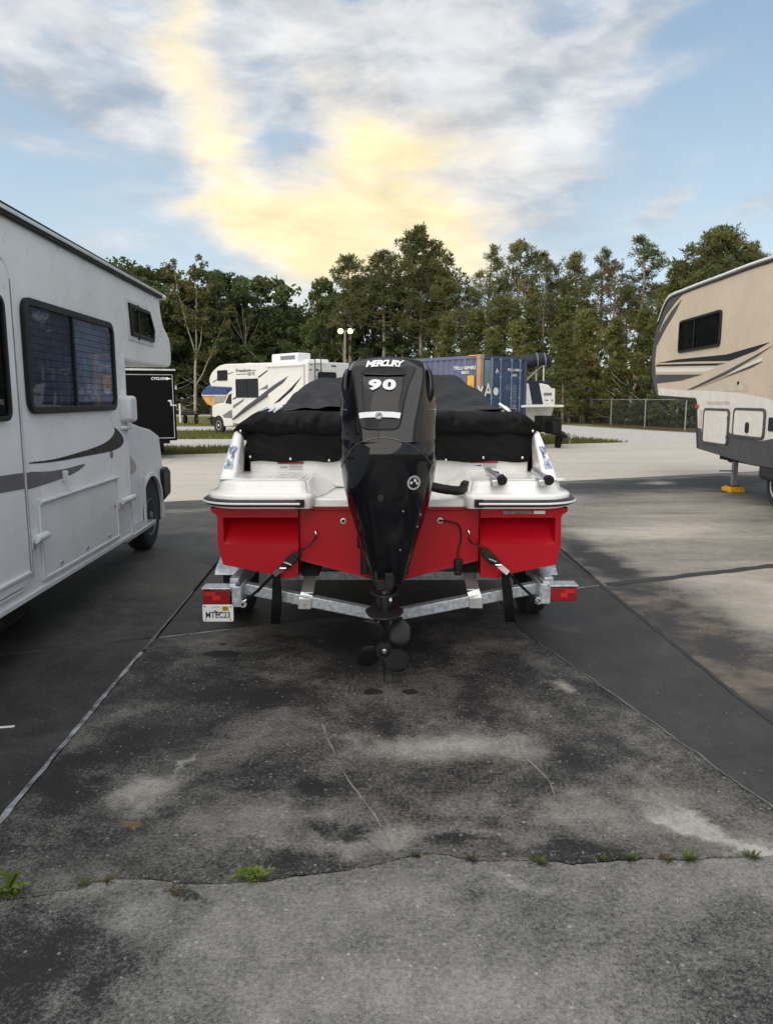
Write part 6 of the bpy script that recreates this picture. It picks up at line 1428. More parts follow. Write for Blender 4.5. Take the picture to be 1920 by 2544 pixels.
# ---------------------------------------------------------------- blue shipping container
F3 = Frame((3.09, 24.8), (-.66, .75))
con = thing('shipping_container', 'faded blue shipping container with rusty corner posts and white lettering behind the boat cover', 'container', F3.M @ Vector((3, -1.2, 0)))
ZT, ZB, LC, WC = 3.16, .26, 6.06, 2.44
def rusty(name, col, rust=(.26, .12, .06), amt=.5, sc=2.):
    m = bpy.data.materials.new(name); m.use_nodes = True; g = NG(m.node_tree); b = m.node_tree.nodes['Principled BSDF']; P = g.node('ShaderNodeNewGeometry').outputs['Position']
    n = g.math('ADD', g.math('MULTIPLY', g.noise(P, sc, 8, .7), .7), g.math('MULTIPLY', g.noise(g.map(P, sc=(14, 14, .7)), 1.2, 5, .7), .3)); f = g.rng(n, .66 - amt * .3, .80 - amt * .25)
    c = g.mix(g.rng(g.noise(P, .8, 5, .6), .3, .7), tuple(x * .8 for x in col), tuple(x * 1.2 for x in col)); c = g.mix(f, c, rust); g.put(b.inputs['Base Color'], c); b.inputs['Roughness'].default_value = .6; return m
CB = rusty('container_blue', (.105, .115, .20), (.30, .22, .18), .42); CBD = rusty('container_door_blue', (.030, .055, .115), (.20, .11, .06), .12); RUST = rusty('rusty_steel', (.36, .235, .145), (.26, .12, .06), .6); BLUEP = rusty('container_post_blue', (.035, .055, .11), (.25, .12, .05), .2)
zig = []; p_ = .0; k = 0
while p_ < LC - .12:
    zig += [(.1 + p_, 0), (.1 + p_ + .10, 0), (.1 + p_ + .14, -.045), (.1 + p_ + .24, -.045)]; p_ += .28
rows = [[Vector((s, n - .02, ZB + .14)) for s, n in zig], [Vector((s, n - .02, ZT - .10)) for s, n in zig]]
MB(F3.M).grid(rows).build('corrugated_side', CB, con, fix=False)
rows = [[Vector((s, -WC - n + .02, z)) for s, n in zig] for z in (ZB + .14, ZT - .10)]; MB(F3.M).grid(rows).build('corrugated_side', CB, con, fix=False)
b = MB(F3.M); b.box((LC / 2, -WC / 2, (ZT + ZB) / 2), (LC - .14, WC - .16, ZT - ZB - .1)); b.build('box_body', CB, con)
b = MB(F3.M); b.box((LC / 2, -.03, ZT - .05), (LC, .06, .10)); b.build('top_rail', CB, con); b = MB(F3.M); b.box((LC / 2, -.05, ZB + .07), (LC, .10, .14)); b.build('bottom_rail', CB, con)
MB(F3.M).box((.08, -.078, (ZT + ZB) / 2), (.17, .165, ZT - ZB)).build('corner_post', RUST, con, bev=.01)
MB(F3.M).box((.08, -WC + .078, (ZT + ZB) / 2), (.17, .165, ZT - ZB)).build('corner_post', BLUEP, con, bev=.01)
for n_ in (-.078, -WC + .078):
    for s_ in (.08, LC - .08):
        for z_ in (ZT - .04, ZB + .05): MB(F3.M).box((s_, n_, z_), (.20, .19, .14)).build('corner_casting', RUST if n_ > -1 else BLUEP, con, bev=.012)
b = MB(F3.M); b.box((.075, -WC / 2, ZT - .06), (.13, WC - .36, .12)); b.build('door_header', BLUEP, con); b = MB(F3.M); b.box((.075, -WC / 2, ZB + .07), (.13, WC - .36, .14)); b.build('door_sill', BLUEP, con)
b = MB(F3.M); b.box((.36, -.02, ZT + .0), (.34, .08, .035)); b.build('orange_placard', mat('placard_orange', (.70, .30, .04), .5), con)
FD = Frame((F3.o.x, F3.o.y), (-F3.n.x, -F3.n.y))
FD.n = -F3.d; FD.M = Matrix(((FD.d.x, FD.n.x, 0, FD.o.x), (FD.d.y, FD.n.y, 0, FD.o.y), (0, 0, 1, 0), (0, 0, 0, 1)))
ud = lambda x, y: FD.un(x, y)
GALVD = mat('lock_rod', (.22, .27, .34), .45, .5)
for s0_, s1_ in ((.20, WC / 2 - .012), (WC / 2 + .012, WC - .20)):
    d_ = MB(FD.M).box(((s0_ + s1_) / 2, -.03, (ZT + ZB) / 2), (s1_ - s0_, .05, ZT - ZB - .28)).build('door', CBD, con, bev=.012)
    for z_ in (.75, 1.33, 1.92, 2.5): MB(FD.M).box(((s0_ + s1_) / 2, -.004, ZB + z_ * 1.0), (s1_ - s0_ - .1, .02, .03)).build('door_rib', CBD, d_)
    for f_ in (.33, .78):
        s_ = s0_ + (s1_ - s0_) * f_; b = MB(FD.M); b.tube([(s_, .035, ZB + .06), (s_, .035, ZT - .06)], .019, 8)
        for z_ in (.1, .9, 1.5, 2.2, 2.78): b.box((s_, .02, ZB + z_), (.09, .05, .07))
        b.build('lock_rod', GALVD, d_, smooth=40)
    b = MB(FD.M); b.bar((s0_ + .35, .05, ZB + 1.0), (s0_ + .75, .05, ZB + 1.0), .02, .04); b.build('door_handle', GALVD, d_)
Z8 = lambda L: [(1000 + x * .2636, 840 + y * .2636) for x, y in L]
WP = mat('white_stencil', (.66, .67, .66), .6, var=.25, vs=20)
def t3(fr, s, zx, zy, size, mm=WP, n0=.01, bold=.004, sx=1., nm='stencil'):
    c = fr.un(*Z8([(zx, zy)])[0]); return wall_text(fr, s, c[0], c[1], size, n0, mm, con, nm, bold, sx)
t3(F3, 'TRLU 409453', 585, 283, .155, sx=1.15); t3(F3, '45G1', 590, 325, .14, sx=1.2); t3(F3, 'X', 733, 520, .62, n0=.008, bold=.0, sx=.62)
t3(FD, 'A', 803, 500, .66, n0=.012, sx=.95, bold=.006); t3(FD, 'A', 887, 312, .22, n0=.012); t3(FD, 'TRLU 40945', 1050, 302, .12, n0=.012, sx=1.2); t3(FD, '45G1', 1052, 352, .10, n0=.012, sx=1.2)
c = ud(*Z8([(876, 502)])[0]); MB(FD.M).lathe([(.13, .0), (.13, .012)], (c[0], 0, c[1]), (0, 1, 0), 20).build('white_dot', WP, con)
c = ud(*Z8([(810, 330)])[0]); MB(FD.M).box((c[0], .004, c[1]), (.42, .012, .85)).build('pale_patch', rusty('faded_paint', (.14, .20, .24), (.1, .12, .14), .2), con)
b = MB(FD.M)
for zx, zy, w_, n_ in ((990, 500, .3, 4), (1050, 500, .3, 8), (1046, 625, .28, 9), (1050, 690, .28, 4)):
    c = ud(*Z8([(zx, zy)])[0])
    for k in range(n_): b.box((c[0], .0, c[1] - .055 * k + .2), (w_ * (.6 + .4 * ((k * 7) % 5) / 4), .012, .018))
b.build('data_lettering', mat('faint_stencil', (.22, .26, .32), .6), con)
c = F3.un(*Z8([(640, 415)])[0]); MB(F3.M).box((c[0], -.01, c[1]), (.30, .03, .44)).build('orange_sticker', mat('sticker_orange', (.62, .33, .05), .5), con)
c = F3.un(*Z8([(640, 482)])[0]); MB(F3.M).box((c[0], -.01, c[1]), (.26, .03, .28)).build('white_sticker', WP, con)
for s_ in (.4, LC - .4): MB(F3.M).box((s_, -WC / 2, ZB / 2 - .03), (.3, WC, ZB + .05)).build('timber_block', mat('old_timber', (.14, .11, .08), .9), con)
# ---------------------------------------------------------------- white boat at the right of the container
YB = 27.5
pA, pB = at(1293, 1000, YB), at(1376, 1000, YB)
wb = thing('motorboat', 'white motorboat with a folded navy sunshade and a swim platform beside the container', 'boat', ((pA.x + pB.x) / 2, YB + 2, 0))
BM = Matrix.Translation((pB.x + .02, YB, 0)) @ Matrix.Rotation(R(22), 4, 'Z')
# local: x right across the stern, y forward; stern corner at the origin
def lb(px, py, yo=0.): p = BM.inverted() @ at(px, py, YB + yo); return p
zg, zp, zd, zc_ = at(1340, 965, YB).z, at(1340, 1008, YB).z, at(1340, 1040, YB).z, at(1340, 1075, YB).z
W5 = mat('old_gelcoat', (.72, .72, .68), .35, var=.08, streak=.3, dirt=(.45, .42, .33)); NAVY = mat('navy_canvas', (.012, .016, .032), .8, var=.3, bump=.2)
secs = []; bw = 2.1
for y, w, lift in ((0, 1, 0), (2.5, 1.02, .02), (4.2, .8, .12), (5.4, .42, .30), (6.1, .04, .48)):
    hwid = bw / 2 * w; zk_ = zp - .75 + lift * .8; r = [(-hwid, zg + lift * .3), (-hwid * 1.02, zp + .05 + lift * .4), (-hwid * .86, zp - .42 + lift * .6), (0, zk_), (hwid * .86, zp - .42 + lift * .6), (hwid * 1.02, zp + .05 + lift * .4), (hwid, zg + lift * .3)]
    secs.append([Vector((x - bw / 2, y, z)) for x, z in r])
MB(BM).loft(secs, caps=True).build('hull', W5, wb, smooth=35, bev=.03)
b = MB(BM); b.prism([(x, y) for x, y in rrect(-bw + .02, -.62, .08, .02, .22)], zp - .05, zp + .035, lambda x, y, h: (x, y, h)); b.build('swim_platform', W5, wb, bev=.02)
eng = [(-bw + .05, zp + .03), (-.03, zp + .03), (-.02, zp + .45), (-.20, zg + .12), (-.45, zg + .17), (-bw + .5, zg + .17), (-bw + .15, zg + .1)]; eng = [(-1.75, zp + .03), (-.03, zp + .03), (-.03, zp + .35), (-.10, zg - .02), (-.28, zg + .13), (-.55, zg + .18), (-1.3, zg + .18), (-1.6, zg + .05)]
b = MB(BM); b.prism(eng, -.02, .5); b.build('stern_locker', W5, wb, bev=.08, seg=3, smooth=40)
b = MB(BM); b.prism([(-.98, zp + .06), (-.52, zp + .06), (-.72, zg + .19), (-1.16, zg + .19)], -.035, .45); b.build('black_band', NAVY, wb, bev=.01)
b = MB(BM); b.box((-bw / 2, 1.0, zg + .20), (bw - .1, 1.9, .14)); b.build('cockpit_cover', NAVY, wb, bev=.05)
c = lb(1350, 977); wm2 = MB(BM @ Matrix.Translation((-.3, -.03, zp + .5)) @ Matrix.Rotation(R(90), 4, 'X')); wm2.text('Sea Breeze', Matrix(), .17, .001, .004); 
lt = MB(BM)
for k, (w_, dz) in enumerate(((.34, .42), (.12, .2), (.08, .2))): lt.box((-.28 + (-.05, -.08, .14)[k], -.028, zp + dz), (w_, .01, (.10, .05, .05)[k]))
lt.build('stern_lettering', DEC_GREY, wb)
# outdrive
b = MB(BM); zo = zp - .35; b.box((-.75, -.25, zo), (.34, .5, .40)); b.box((-.70, -.62, zo - .10), (.26, .42, .34)); b.tube([(-.62, -.3, zo - .1), (-.55, -1.0, zo - .32)], [.10, .07], 10); b.tube([(-.8, -.1, zo + .12), (-.5, -.7, zo + .1)], .05, 8); b.tube([(-.9, -.2, zo - .15), (-.7, -.8, zo - .28)], .045, 8); b.prism([(-.1, 0), (.3, -.05), (.32, -.4), (.1, -.42)], -.015, .015, lambda a, c_, h: (-.60 + h, -.9 + a, zo - .28 + c_)); b.v = [BM @ (Matrix.Translation((-.62, -.25, zp - .62)) @ Matrix.Scale(1.35, 4) @ Matrix.Translation((.75, .25, -zo)) @ (BM.inverted() @ p)) for p in b.v]; od = b.build('outdrive', BLK_PLAST, wb, bev=.03, smooth=40)
b = MB(BM); b.lathe([(.05, 0), (.05, .16), (.02, .2)], (-.30, -1.36, zp - 1.07), (0, -1, -.1), 12)
for k in range(3):
    a = R(120 * k + 20); c = Vector((-.30, -1.46, zp - 1.08)); d = Vector((math.cos(a), 0, math.sin(a))); e = Vector((-math.sin(a), .5, math.cos(a))).normalized(); b.add([c + d * .05 - e * .04, c + d * .2 - e * .07, c + d * .22 + e * .05, c + d * .05 + e * .04], [(0, 1, 2, 3)])
b.build('propeller', STEEL, od)
# folded sunshade on its bows
zt0 = at(1330, 897, YB).z; b = MB(); P_ = [at(x, y, YB + .4) for x, y in ((1300, 900), (1318, 897), (1338, 894), (1356, 895), (1364, 903))]; b.tube([tuple(p) for p in smooth_curve(P_, 5)], [.12, .17, .20, .22, .24, .25, .25, .24, .25, .26, .26, .25, .25, .25, .24, .22, .20, .18, .15, .13, .10][:len(smooth_curve(P_, 5))], 12); bi_ = b.build('sunshade', NAVY, wb, smooth=60)
b = MB()
for x in (1331, 1350):
    p = at(x, 890, YB + .4); b.lathe([(.30, 0), (.30, .04)], p + Vector((0, 0, -.10)), (1, 0, .1), 14)
b.build('tie_strap', DEC_GREY, bi_)
POLE = mat('pole_steel', (.6, .58, .54), .3, .6); b = MB(); b.tube([at(1305, 948, YB + .6), at(1349, 905, YB + .3)], .035, 6); b.tube([at(1350, 905, YB + .3), at(1349, 960, YB + .3)], .028, 6); b.tube([at(1332, 906, YB + .9), at(1331, 958, YB + .9)], .028, 6); b.build('sunshade_bow', POLE, wb, smooth=40)
b = MB(BM); b.bar((-1.75, .3, .62), (-1.75, 5.5, .62), .1, .12); b.bar((-.5, .6, .62), (-.5, 5.5, .62), .1, .12); b.bar((-1.12, 2.6, .36), (-.1, 2.6, .36), .08, .08); b.build('trailer_frame', GALV, wb)
for x in (-2.0, -.15): wheel(wb, BM @ Vector((x, 2.6, .31)), BM.to_3x3() @ Vector((1 if x > -1 else -1, 0, 0)), .32, .2, .6, WHWHITE, 6)
# ---------------------------------------------------------------- far covered boat by the cab of the far motorhome
YO = 48.; x0 = at(503, 1000, YO).x; x1 = at(566, 1000, YO).x; zt_, zm_, zb_ = at(530, 956, YO).z, at(530, 979, YO).z, at(530, 1012, YO).z
ob_ = thing('covered_boat', 'small boat under a blue tarpaulin with an orange side behind the far motorhome cab', 'boat', ((x0 + x1) / 2, YO, 0))
cx = (x0 + x1) / 2; hwd = (x1 - x0) / 2
secs = [[Vector((cx + hwd * a * w, YO + y, zb_ + (zm_ - zb_) * c)) for a, c in ((-1, 1), (-.98, .75), (-.62, .25), (0, 0), (.62, .25), (.98, .75), (1, 1))] for y, w in ((0, 1), (3, 1), (4.6, .5), (5.2, .05))]
hl = MB().loft(secs).build('hull', mat('orange_hull', (.55, .27, .08), .5, var=.3, vs=3), ob_, smooth=30)
MB().box((cx, YO - .01, zm_ - .03), (2 * hwd + .05, .06, .16)).build('hull_stripe', W5, hl, bev=.02)
MB().box((cx + hwd * .35, YO - .02, (zm_ + zb_) / 2 + .12), (hwd * .95, .03, .5)).build('stern_panel', mat('stern_grey', (.30, .30, .27), .6), hl, bev=.02)
secs = [[Vector((cx + hwd * a * w * 1.03, YO + y - .05, zm_ + (zt_ - zm_) * c * s)) for a, c in ((-1, -.1), (-.9, .45), (-.55, .92), (0, 1), (.55, .92), (.9, .45), (1, -.1))] for y, w, s in ((0, 1, .8), (.3, 1, 1), (3, 1, 1.02), (4.6, .5, .7), (5.3, .05, .4))]
MB().loft(secs).build('tarpaulin', mat('blue_tarp', (.025, .055, .17), .6, var=.3, bump=.3, bs=6), ob_, smooth=40)
b = MB(); b.bar((cx - .5, YO + .3, .45), (cx - .5, YO + 5.5, .45), .1, .1); b.bar((cx + .5, YO + .3, .45), (cx + .5, YO + 5.5, .45), .1, .1); b.box((cx, YO + 1.2, zb_ - .1), (.9, .3, .35)); b.build('trailer_frame', DARK, ob_)
for sx_ in (-1, 1): wheel(ob_, (cx + sx_ * .75, YO + 2.4, .30), (sx_, 0, 0), .32, .2, .6, WHWHITE, 5)
# low utility trailer at the far left
YU = 52.; xa, xb_ = at(449, 1010, YU).x, at(482, 1010, YU).x
ut = thing('utility_trailer', 'low dark utility trailer with a white upright post near the far tree line', 'trailer', ((xa + xb_) / 2, YU, 0))
b = MB(); b.box(((xa + xb_) / 2, YU + .8, .62), (xb_ - xa, 1.6, .10)); b.box(((xa + xb_) / 2, YU + .8, .82), (xb_ - xa, 1.6, .06)); b.box(((xa + xb_) / 2, YU + .02, .72), (xb_ - xa, .05, .25)); b.build('bed', DARK, ut, bev=.02)
for sx_, xx in ((-1, xa + .08), (1, xb_ - .05)): wheel(ut, (xx, YU + .8, .28), (sx_, 0, 0), .3, .2, .6, WHWHITE, 5)
MB().box((xa - .05, YU, .75), (.10, .10, 1.3)).build('upright_post', W5, ut)
# ---------------------------------------------------------------- fifth wheel on the right
F4 = Frame((6.02, 13.1), (.035, 1))
fw = thing('fifth_wheel_trailer', 'beige and white fifth wheel camper with grey swooshes at the right edge', 'caravan', F4.M @ Vector((0, -1.2, 0)))
u4 = lambda x, y, n=0.: F4.un(x, y, n)
Z5 = lambda L: [(1500 + x * .3165, 580 + y * .3165) for x, y in L]
BEI = mat('beige_panel', (.55, .46, .355), .42, var=.06, vs=1.6, streak=.35, dirt=(.42, .35, .27), bump=.05, bs=40); WH4 = mat('camper_white', (.68, .65, .60), .4, var=.06, streak=.3); CHAR = mat('charcoal_trim', (.055, .056, .062), .5, var=.12)
roofp = [u4(*p) for p in ((1920, 640), (1860, 660), (1800, 683), (1740, 705), (1700, 721), (1665, 736))]
nosep = [u4(*p) for p in ((1650, 760), (1636, 800), (1624, 850), (1619, 900), (1622, 950), (1632, 984))]
und = [u4(*p) for p in ((1726, 992), (1731, 1000))]; lowf = u4(1733, 1113); zbt = u4(1920, 1158)[1]
SR_ = -7.0; zrt = roofp[0][1]
sidep = [(SR_, zbt + .0), (lowf[0] - 2.2, zbt - .03), (lowf[0], lowf[1]), (und[1][0], und[1][1]), und[0], nosep[-1]] + [tuple(p) for p in smooth_curve(nosep[::-1], 3)][1:] + [tuple(p) for p in smooth_curve(roofp[::-1], 3)] + [(roofp[0][0] - 1.2, zrt + .05), (SR_, zrt + .05)]
b = MB(F4.M); b.prism(sidep, 0, -2.4); b.build('body', BEI, fw, bev=.03, seg=2, smooth=25)
# white lower band and charcoal skirt as shaped panels
zband = [u4(*p) for p in Z5([(640, 1235), (760, 1232), (900, 1240), (1050, 1252), (1180, 1275), (1327, 1310)])]
wb_ = [(nosep[-1][0] - .08, nosep[-1][1] + .02)] + [(nosep[-1][0] - .1, zband[0][1] + .08)] + [tuple(p) for p in zband] + [(SR_, zband[-1][1] - .1), (SR_, zbt + .35), (lowf[0] - .02, lowf[1] + .02), (und[1][0] - .01, und[1][1] - .01), (und[0][0] - .05, und[0][1] + .03)]
MB(F4.M).prism(wb_, -.01, .004).build('white_band', WH4, fw)
sk0 = [u4(*p) for p in Z5([(730, 1525), (765, 1530), (770, 1640), (960, 1680), (985, 1560), (1010, 1580), (1230, 1630), (1327, 1610)])]
cs = [(lowf[0] + .01, lowf[1] - .01)] + [tuple(p) for p in sk0] + [(SR_, sk0[-1][1] - .05), (SR_, zbt - .0), (lowf[0] - 2.2, zbt - .04)]
MB(F4.M).prism(cs, -.02, .010).build('charcoal_skirt', CHAR, fw, bev=.004)
# nose cap, roof edge
nc = [tuple(p) for p in smooth_curve(roofp[3:] + nosep, 4)]
inner = [tuple(u4(*p)) for p in Z5([(425, 1270), (405, 1100), (400, 1000), (412, 880), (435, 760), (480, 650), (560, 540), (660, 430)])]
MB(F4.M).prism([p for p in nc[4:]] + inner, -2.42, .012).build('nose_cap', CHAR, fw, bev=.008)
b = MB(F4.M); rp_ = [tuple(p) for p in smooth_curve(roofp + nosep[:2], 4)]; rp_ = [(SR_, zrt + .05), (rp_[0][0] - 1.2, zrt + .05)] + rp_; b.tube([(s_, .01, z_ + .01) for s_, z_ in rp_], .028, 6); b.build('roof_rail', W_TRIM, fw, smooth=40)
b = MB(F4.M); b.tube([(s_, .012, z_ - .045) for s_, z_ in rp_], .024, 6); b.build('roof_trim', DEC_BLACK, fw, smooth=40)
b = MB(F4.M); b.tube([(nosep[-1][0], 0, nosep[-1][1] - .01), (und[0][0], 0, und[0][1] - .01), (und[1][0] + .01, 0, und[1][1] - .06), (lowf[0], 0, lowf[1])], .03, 6); b.build('belly_trim', DEC_BLACK, fw)
q = qb(F4, Z5([(605, 665), (928, 620), (912, 905), (582, 925)])); window(fw, F4, *q, .09, .045, 2, None, split=.42 if False else .60)
dcl = ((Z5([(415, 1018), (560, 990), (960, 950), (1300, 853), (1190, 920), (985, 1000), (700, 1005)]), DEC_BLACK, 'dark_swoosh'), (Z5([(408, 1030), (690, 1022), (950, 1018), (880, 1036), (410, 1044)]), DEC_BLACK, 'dark_swoosh'),
       (Z5([(405, 1058), (880, 1056), (800, 1086), (408, 1090)]), WH4, 'white_swoosh'), (Z5([(410, 1108), (770, 1106), (600, 1156), (415, 1178)]), CHAR, 'grey_swoosh'),
       (Z5([(430, 790), (460, 720), (530, 610), (608, 518), (560, 620), (480, 750), (415, 880)]), CHAR, 'grey_swoosh'),
       (Z5([(650, 1230), (960, 1080), (1190, 955), (1325, 878), (1200, 965), (960, 1105), (700, 1222)]), CHAR, 'grey_swoosh'), (Z5([(760, 1205), (940, 1130), (1150, 1040), (1240, 1005), (1160, 1052), (950, 1130)]), CHAR, 'grey_swoosh'), (Z5([(945, 1120), (1100, 1040), (1250, 970), (1240, 1000), (1090, 1062)]), WH4, 'white_swoosh'))
for k, (pp, mm, nm) in enumerate(dcl): MB(F4.M).prism([tuple(u4(*p)) for p in pp], 0, .005 + .0006 * k).build(nm, mm, fw)
for px, par_latch in ((Z5([(795, 1365), (998, 1380), (968, 1680), (772, 1640)]), False), (Z5([(1030, 1360), (1287, 1380), (1250, 1630), (1010, 1590)]), True)):
    q = qb(F4, px); b = MB(F4.M); b.ring(rrect(*q, .10), rrect(q[0] + .045, q[1] + .045, q[2] - .045, q[3] - .045, .065), .008, .035); h_ = b.build('storage_door', CHAR, fw, bev=.006, smooth=35)
    MB(F4.M).prism(rrect(q[0] + .04, q[1] + .04, q[2] - .04, q[3] - .04, .065), .008, .026).build('door_panel', WH4, h_, bev=.004)
    if par_latch: MB(F4.M).prism(rrect((q[0] + q[2]) / 2 - .06, q[1] + .09, (q[0] + q[2]) / 2 + .06, q[1] + .27, .05), .026, .05).build('latch', DEC_BLACK, h_, bev=.01)
    else:
        for f_ in (.25, .75): MB(F4.M).box((q[0] + .03, .03, q[1] + (q[3] - q[1]) * f_), (.03, .02, .05)).build('hinge', DEC_BLACK, h_)
c = u4(*Z5([(738, 1357)])[0]); MB(F4.M).box((c[0], .02, c[1]), (.10, .04, .07)).build('marker_lamp', mat('marker_red', (.5, .05, .02), .3), fw, bev=.01)
c = u4(*Z5([(1053, 1175)])[0]); MB(F4.M).lathe([(.035, 0), (.03, .015)], (c[0], 0, c[1]), (0, 1, 0), 12).build('inlet', DEC_BLACK, fw)
q = qb(F4, Z5([(1295, 1445), (1340, 1445), (1340, 1555), (1295, 1550)])); MB(F4.M).prism(rrect(*q, .03), 0, .02).build('vent_panel', DEC_BLACK, fw)
for sx0, sx1, sy0, sy1 in ((805, 985, 1318, 1345), (745, 770, 1385, 1520), (925, 1130, 1180, 1235)):
    q = qb(F4, Z5([(sx0, sy0), (sx1, sy0), (sx1, sy1), (sx0, sy1)])); MB(F4.M).box(((q[0] + q[2]) / 2, .003, (q[1] + q[3]) / 2), (q[2] - q[0], .006, q[3] - q[1])).build('faded_label', mat('ghost_label', (.50, .45, .37), .5), fw)
# landing gear, cable, wheels
jp = gnd(1820, 1222); sj = (jp - F4.o).dot(F4.d); nj = (jp - F4.o).dot(F4.n)
b = MB(F4.M); b.box((sj, nj, .50), (.09, .09, .80)); b.box((sj, nj, .28), (.07, .07, .5)); b.bar((sj - .02, nj + .05, .40), (sj - .02, nj + .3, .40), .025, .025); b.build('landing_leg', STEEL, fw, bev=.006)
b = MB(F4.M); b.box((sj, nj, .115), (.18, .18, .012)); b.build('leg_foot', DARK, fw)
b = MB(F4.M); b.box((sj - 3.8, -1.2, zbt - .05), (8, 1.8, .12)); b.build('chassis', DARK, fw)
b = MB(F4.M); cc_ = [u4(*p) for p in Z5([(945, 1735), (930, 1770), (945, 1790), (1000, 1770), (1030, 1760)])]; b.tube([(s_, -.1, z_) for s_, z_ in [tuple(p) for p in smooth_curve(cc_, 4)]], .02, 6); b.build('cable', BLK_PLAST, fw, smooth=50)
wq = u4(1930, 1160, -.2); wheel(fw, F4.M @ Vector((wq[0] - .05, -.32, .40)), F4.n, .40, .25, .6, WHWHITE, 8); wheel(fw, F4.M @ Vector((wq[0] - 1.0, -.32, .40)), F4.n, .40, .25, .6, WHWHITE, 8)
b = MB(F4.M); b.box((u4(1910, 1160)[0], -.15, zbt - .13), (.8, .3, .26)); b.build('spare_tank', RUBBER, fw, bev=.08, seg=3)
# yellow block under the leg
yb_ = thing('levelling_block', 'bright yellow plastic levelling block under the landing leg of the fifth wheel', 'block', F4.M @ Vector((sj, nj, 0)))
YEL = mat('yellow_plastic', (.62, .34, .012), .45, var=.1)
b = MB(F4.M); b.prism([(sj - .19, nj - .15), (sj + .19, nj - .15), (sj + .19, nj + .15), (sj - .19, nj + .15)], 0, .085, lambda x, y, h: (x, y, h)); bl = b.build('block_base', YEL, yb_, bev=.02)
b = MB(F4.M); b.box((sj, nj, .095), (.30, .24, .025)); b.build('block_top', YEL, yb_, bev=.008)
b = MB(F4.M)
for k in range(4): b.box((sj - .195, nj - .11 + .073 * k, .045), (.012, .02, .06)); b.box((sj - .14 + .093 * k, nj + .155, .045), (.02, .012, .06))
b.build('block_rib', YEL, yb_)
# ---------------------------------------------------------------- twin floodlight on its pole
YP = 56.; lp = thing('light_pole', 'tall light pole with two lit floodlights in front of the trees above the far motorhome', 'light pole', (at(857, 900, YP).x, YP, 0))
zl = at(857, 824, YP).z; xl_ = at(857, 824, YP).x
b = MB(); b.tube([(xl_ - .05, YP, 0), (xl_, YP, zl + .12)], [.11, .07], 8); b.bar((xl_ - .42, YP, zl + .02), (xl_ + .42, YP, zl + .02), .05, .05); b.build('pole', mat('wood_pole', (.25, .23, .19), .8), lp, smooth=40)
LAMP = mat('lamp_glow', (.9, .85, .6), .4, emit=(1., .74, .26, 3.2))
for px in (846, 870):
    p = at(px, 823, YP); h = MB(); h.box((p.x, YP + .05, p.z), (.44, .22, .42)); hd = h.build('flood_head', DARK, lp, bev=.04); MB().ball((p.x, YP - .06, p.z), (.19, .06, .18), 16).build('lamp_glass', LAMP, hd, smooth=60)
# ---------------------------------------------------------------- chain link fences
FST = mat('fence_steel', (.30, .30, .29), .5, .5)
def wiremat():
    m = bpy.data.materials.new('chain_link'); m.use_nodes = True; b = m.node_tree.nodes['Principled BSDF']; b.inputs['Base Color'].default_value = (.26, .26, .25, 1); b.inputs['Metallic'].default_value = .4; b.inputs['Roughness'].default_value = .5; return m
WIRE = wiremat()
def fence(label, posts, ht, pitch=.11):
    P_ = [Vector(p) for p in posts]; f = thing('chain_link_fence', label, 'fence', P_[0])
    for p in P_: MB().tube([p + Vector((0, 0, -.1)), p + Vector((0, 0, ht + .04))], .038, 6).build('fence_post', FST, f)
    b = MB(); b.tube([p + Vector((0, 0, ht)) for p in P_], .026, 6); b.build('top_rail', FST, f)
    w = MB()
    for a, c in zip(P_, P_[1:]):
        L = (c - a).length; n = int(L / pitch); d = (c - a) / L
        for sgn in (1, -1):
            for k in range(-int(ht / pitch), n + 1):
                s0, s1 = k * pitch, k * pitch + ht
                z0, z1 = 0., ht
                if s0 < 0: z0 = -s0; s0 = 0
                if s1 > L: z1 = ht - (s1 - L); s1 = L
                if z1 <= z0: continue
                if sgn < 0: z0, z1 = ht - z0, ht - z1
                p, q = a + d * s0 + Vector((0, 0, z0)), a + d * s1 + Vector((0, 0, z1)); t = Vector((0, 0, .0026)); w.add([p - t, q - t, q + t, p + t], [(0, 1, 2, 3)])
    stuff(w.build('chain_mesh', WIRE, f, fix=False)); return f
posts = [gnd(1383, 1041), gnd(1441, 1048), gnd(1516, 1054), gnd(1600, 1060.5), gnd(1700, 1068.5)]
d_ = posts[-1] - posts[-2]
posts = [posts[0] + (posts[0] - posts[1]) * 1.0] + posts + [posts[-1] + d_ * .95, posts[-1] + d_ * 1.9, posts[-1] + d_ * 2.9]
fence('grey chain link fence with pipe posts along the wood on the right', [(p.x, p.y, -.04) for p in posts], 1.72)
fence('low chain link fence far off at the foot of the trees on the left', [(x, 93.5, -.04) for x in np.arange(-40, 1, 4.)], 1.6, .2)
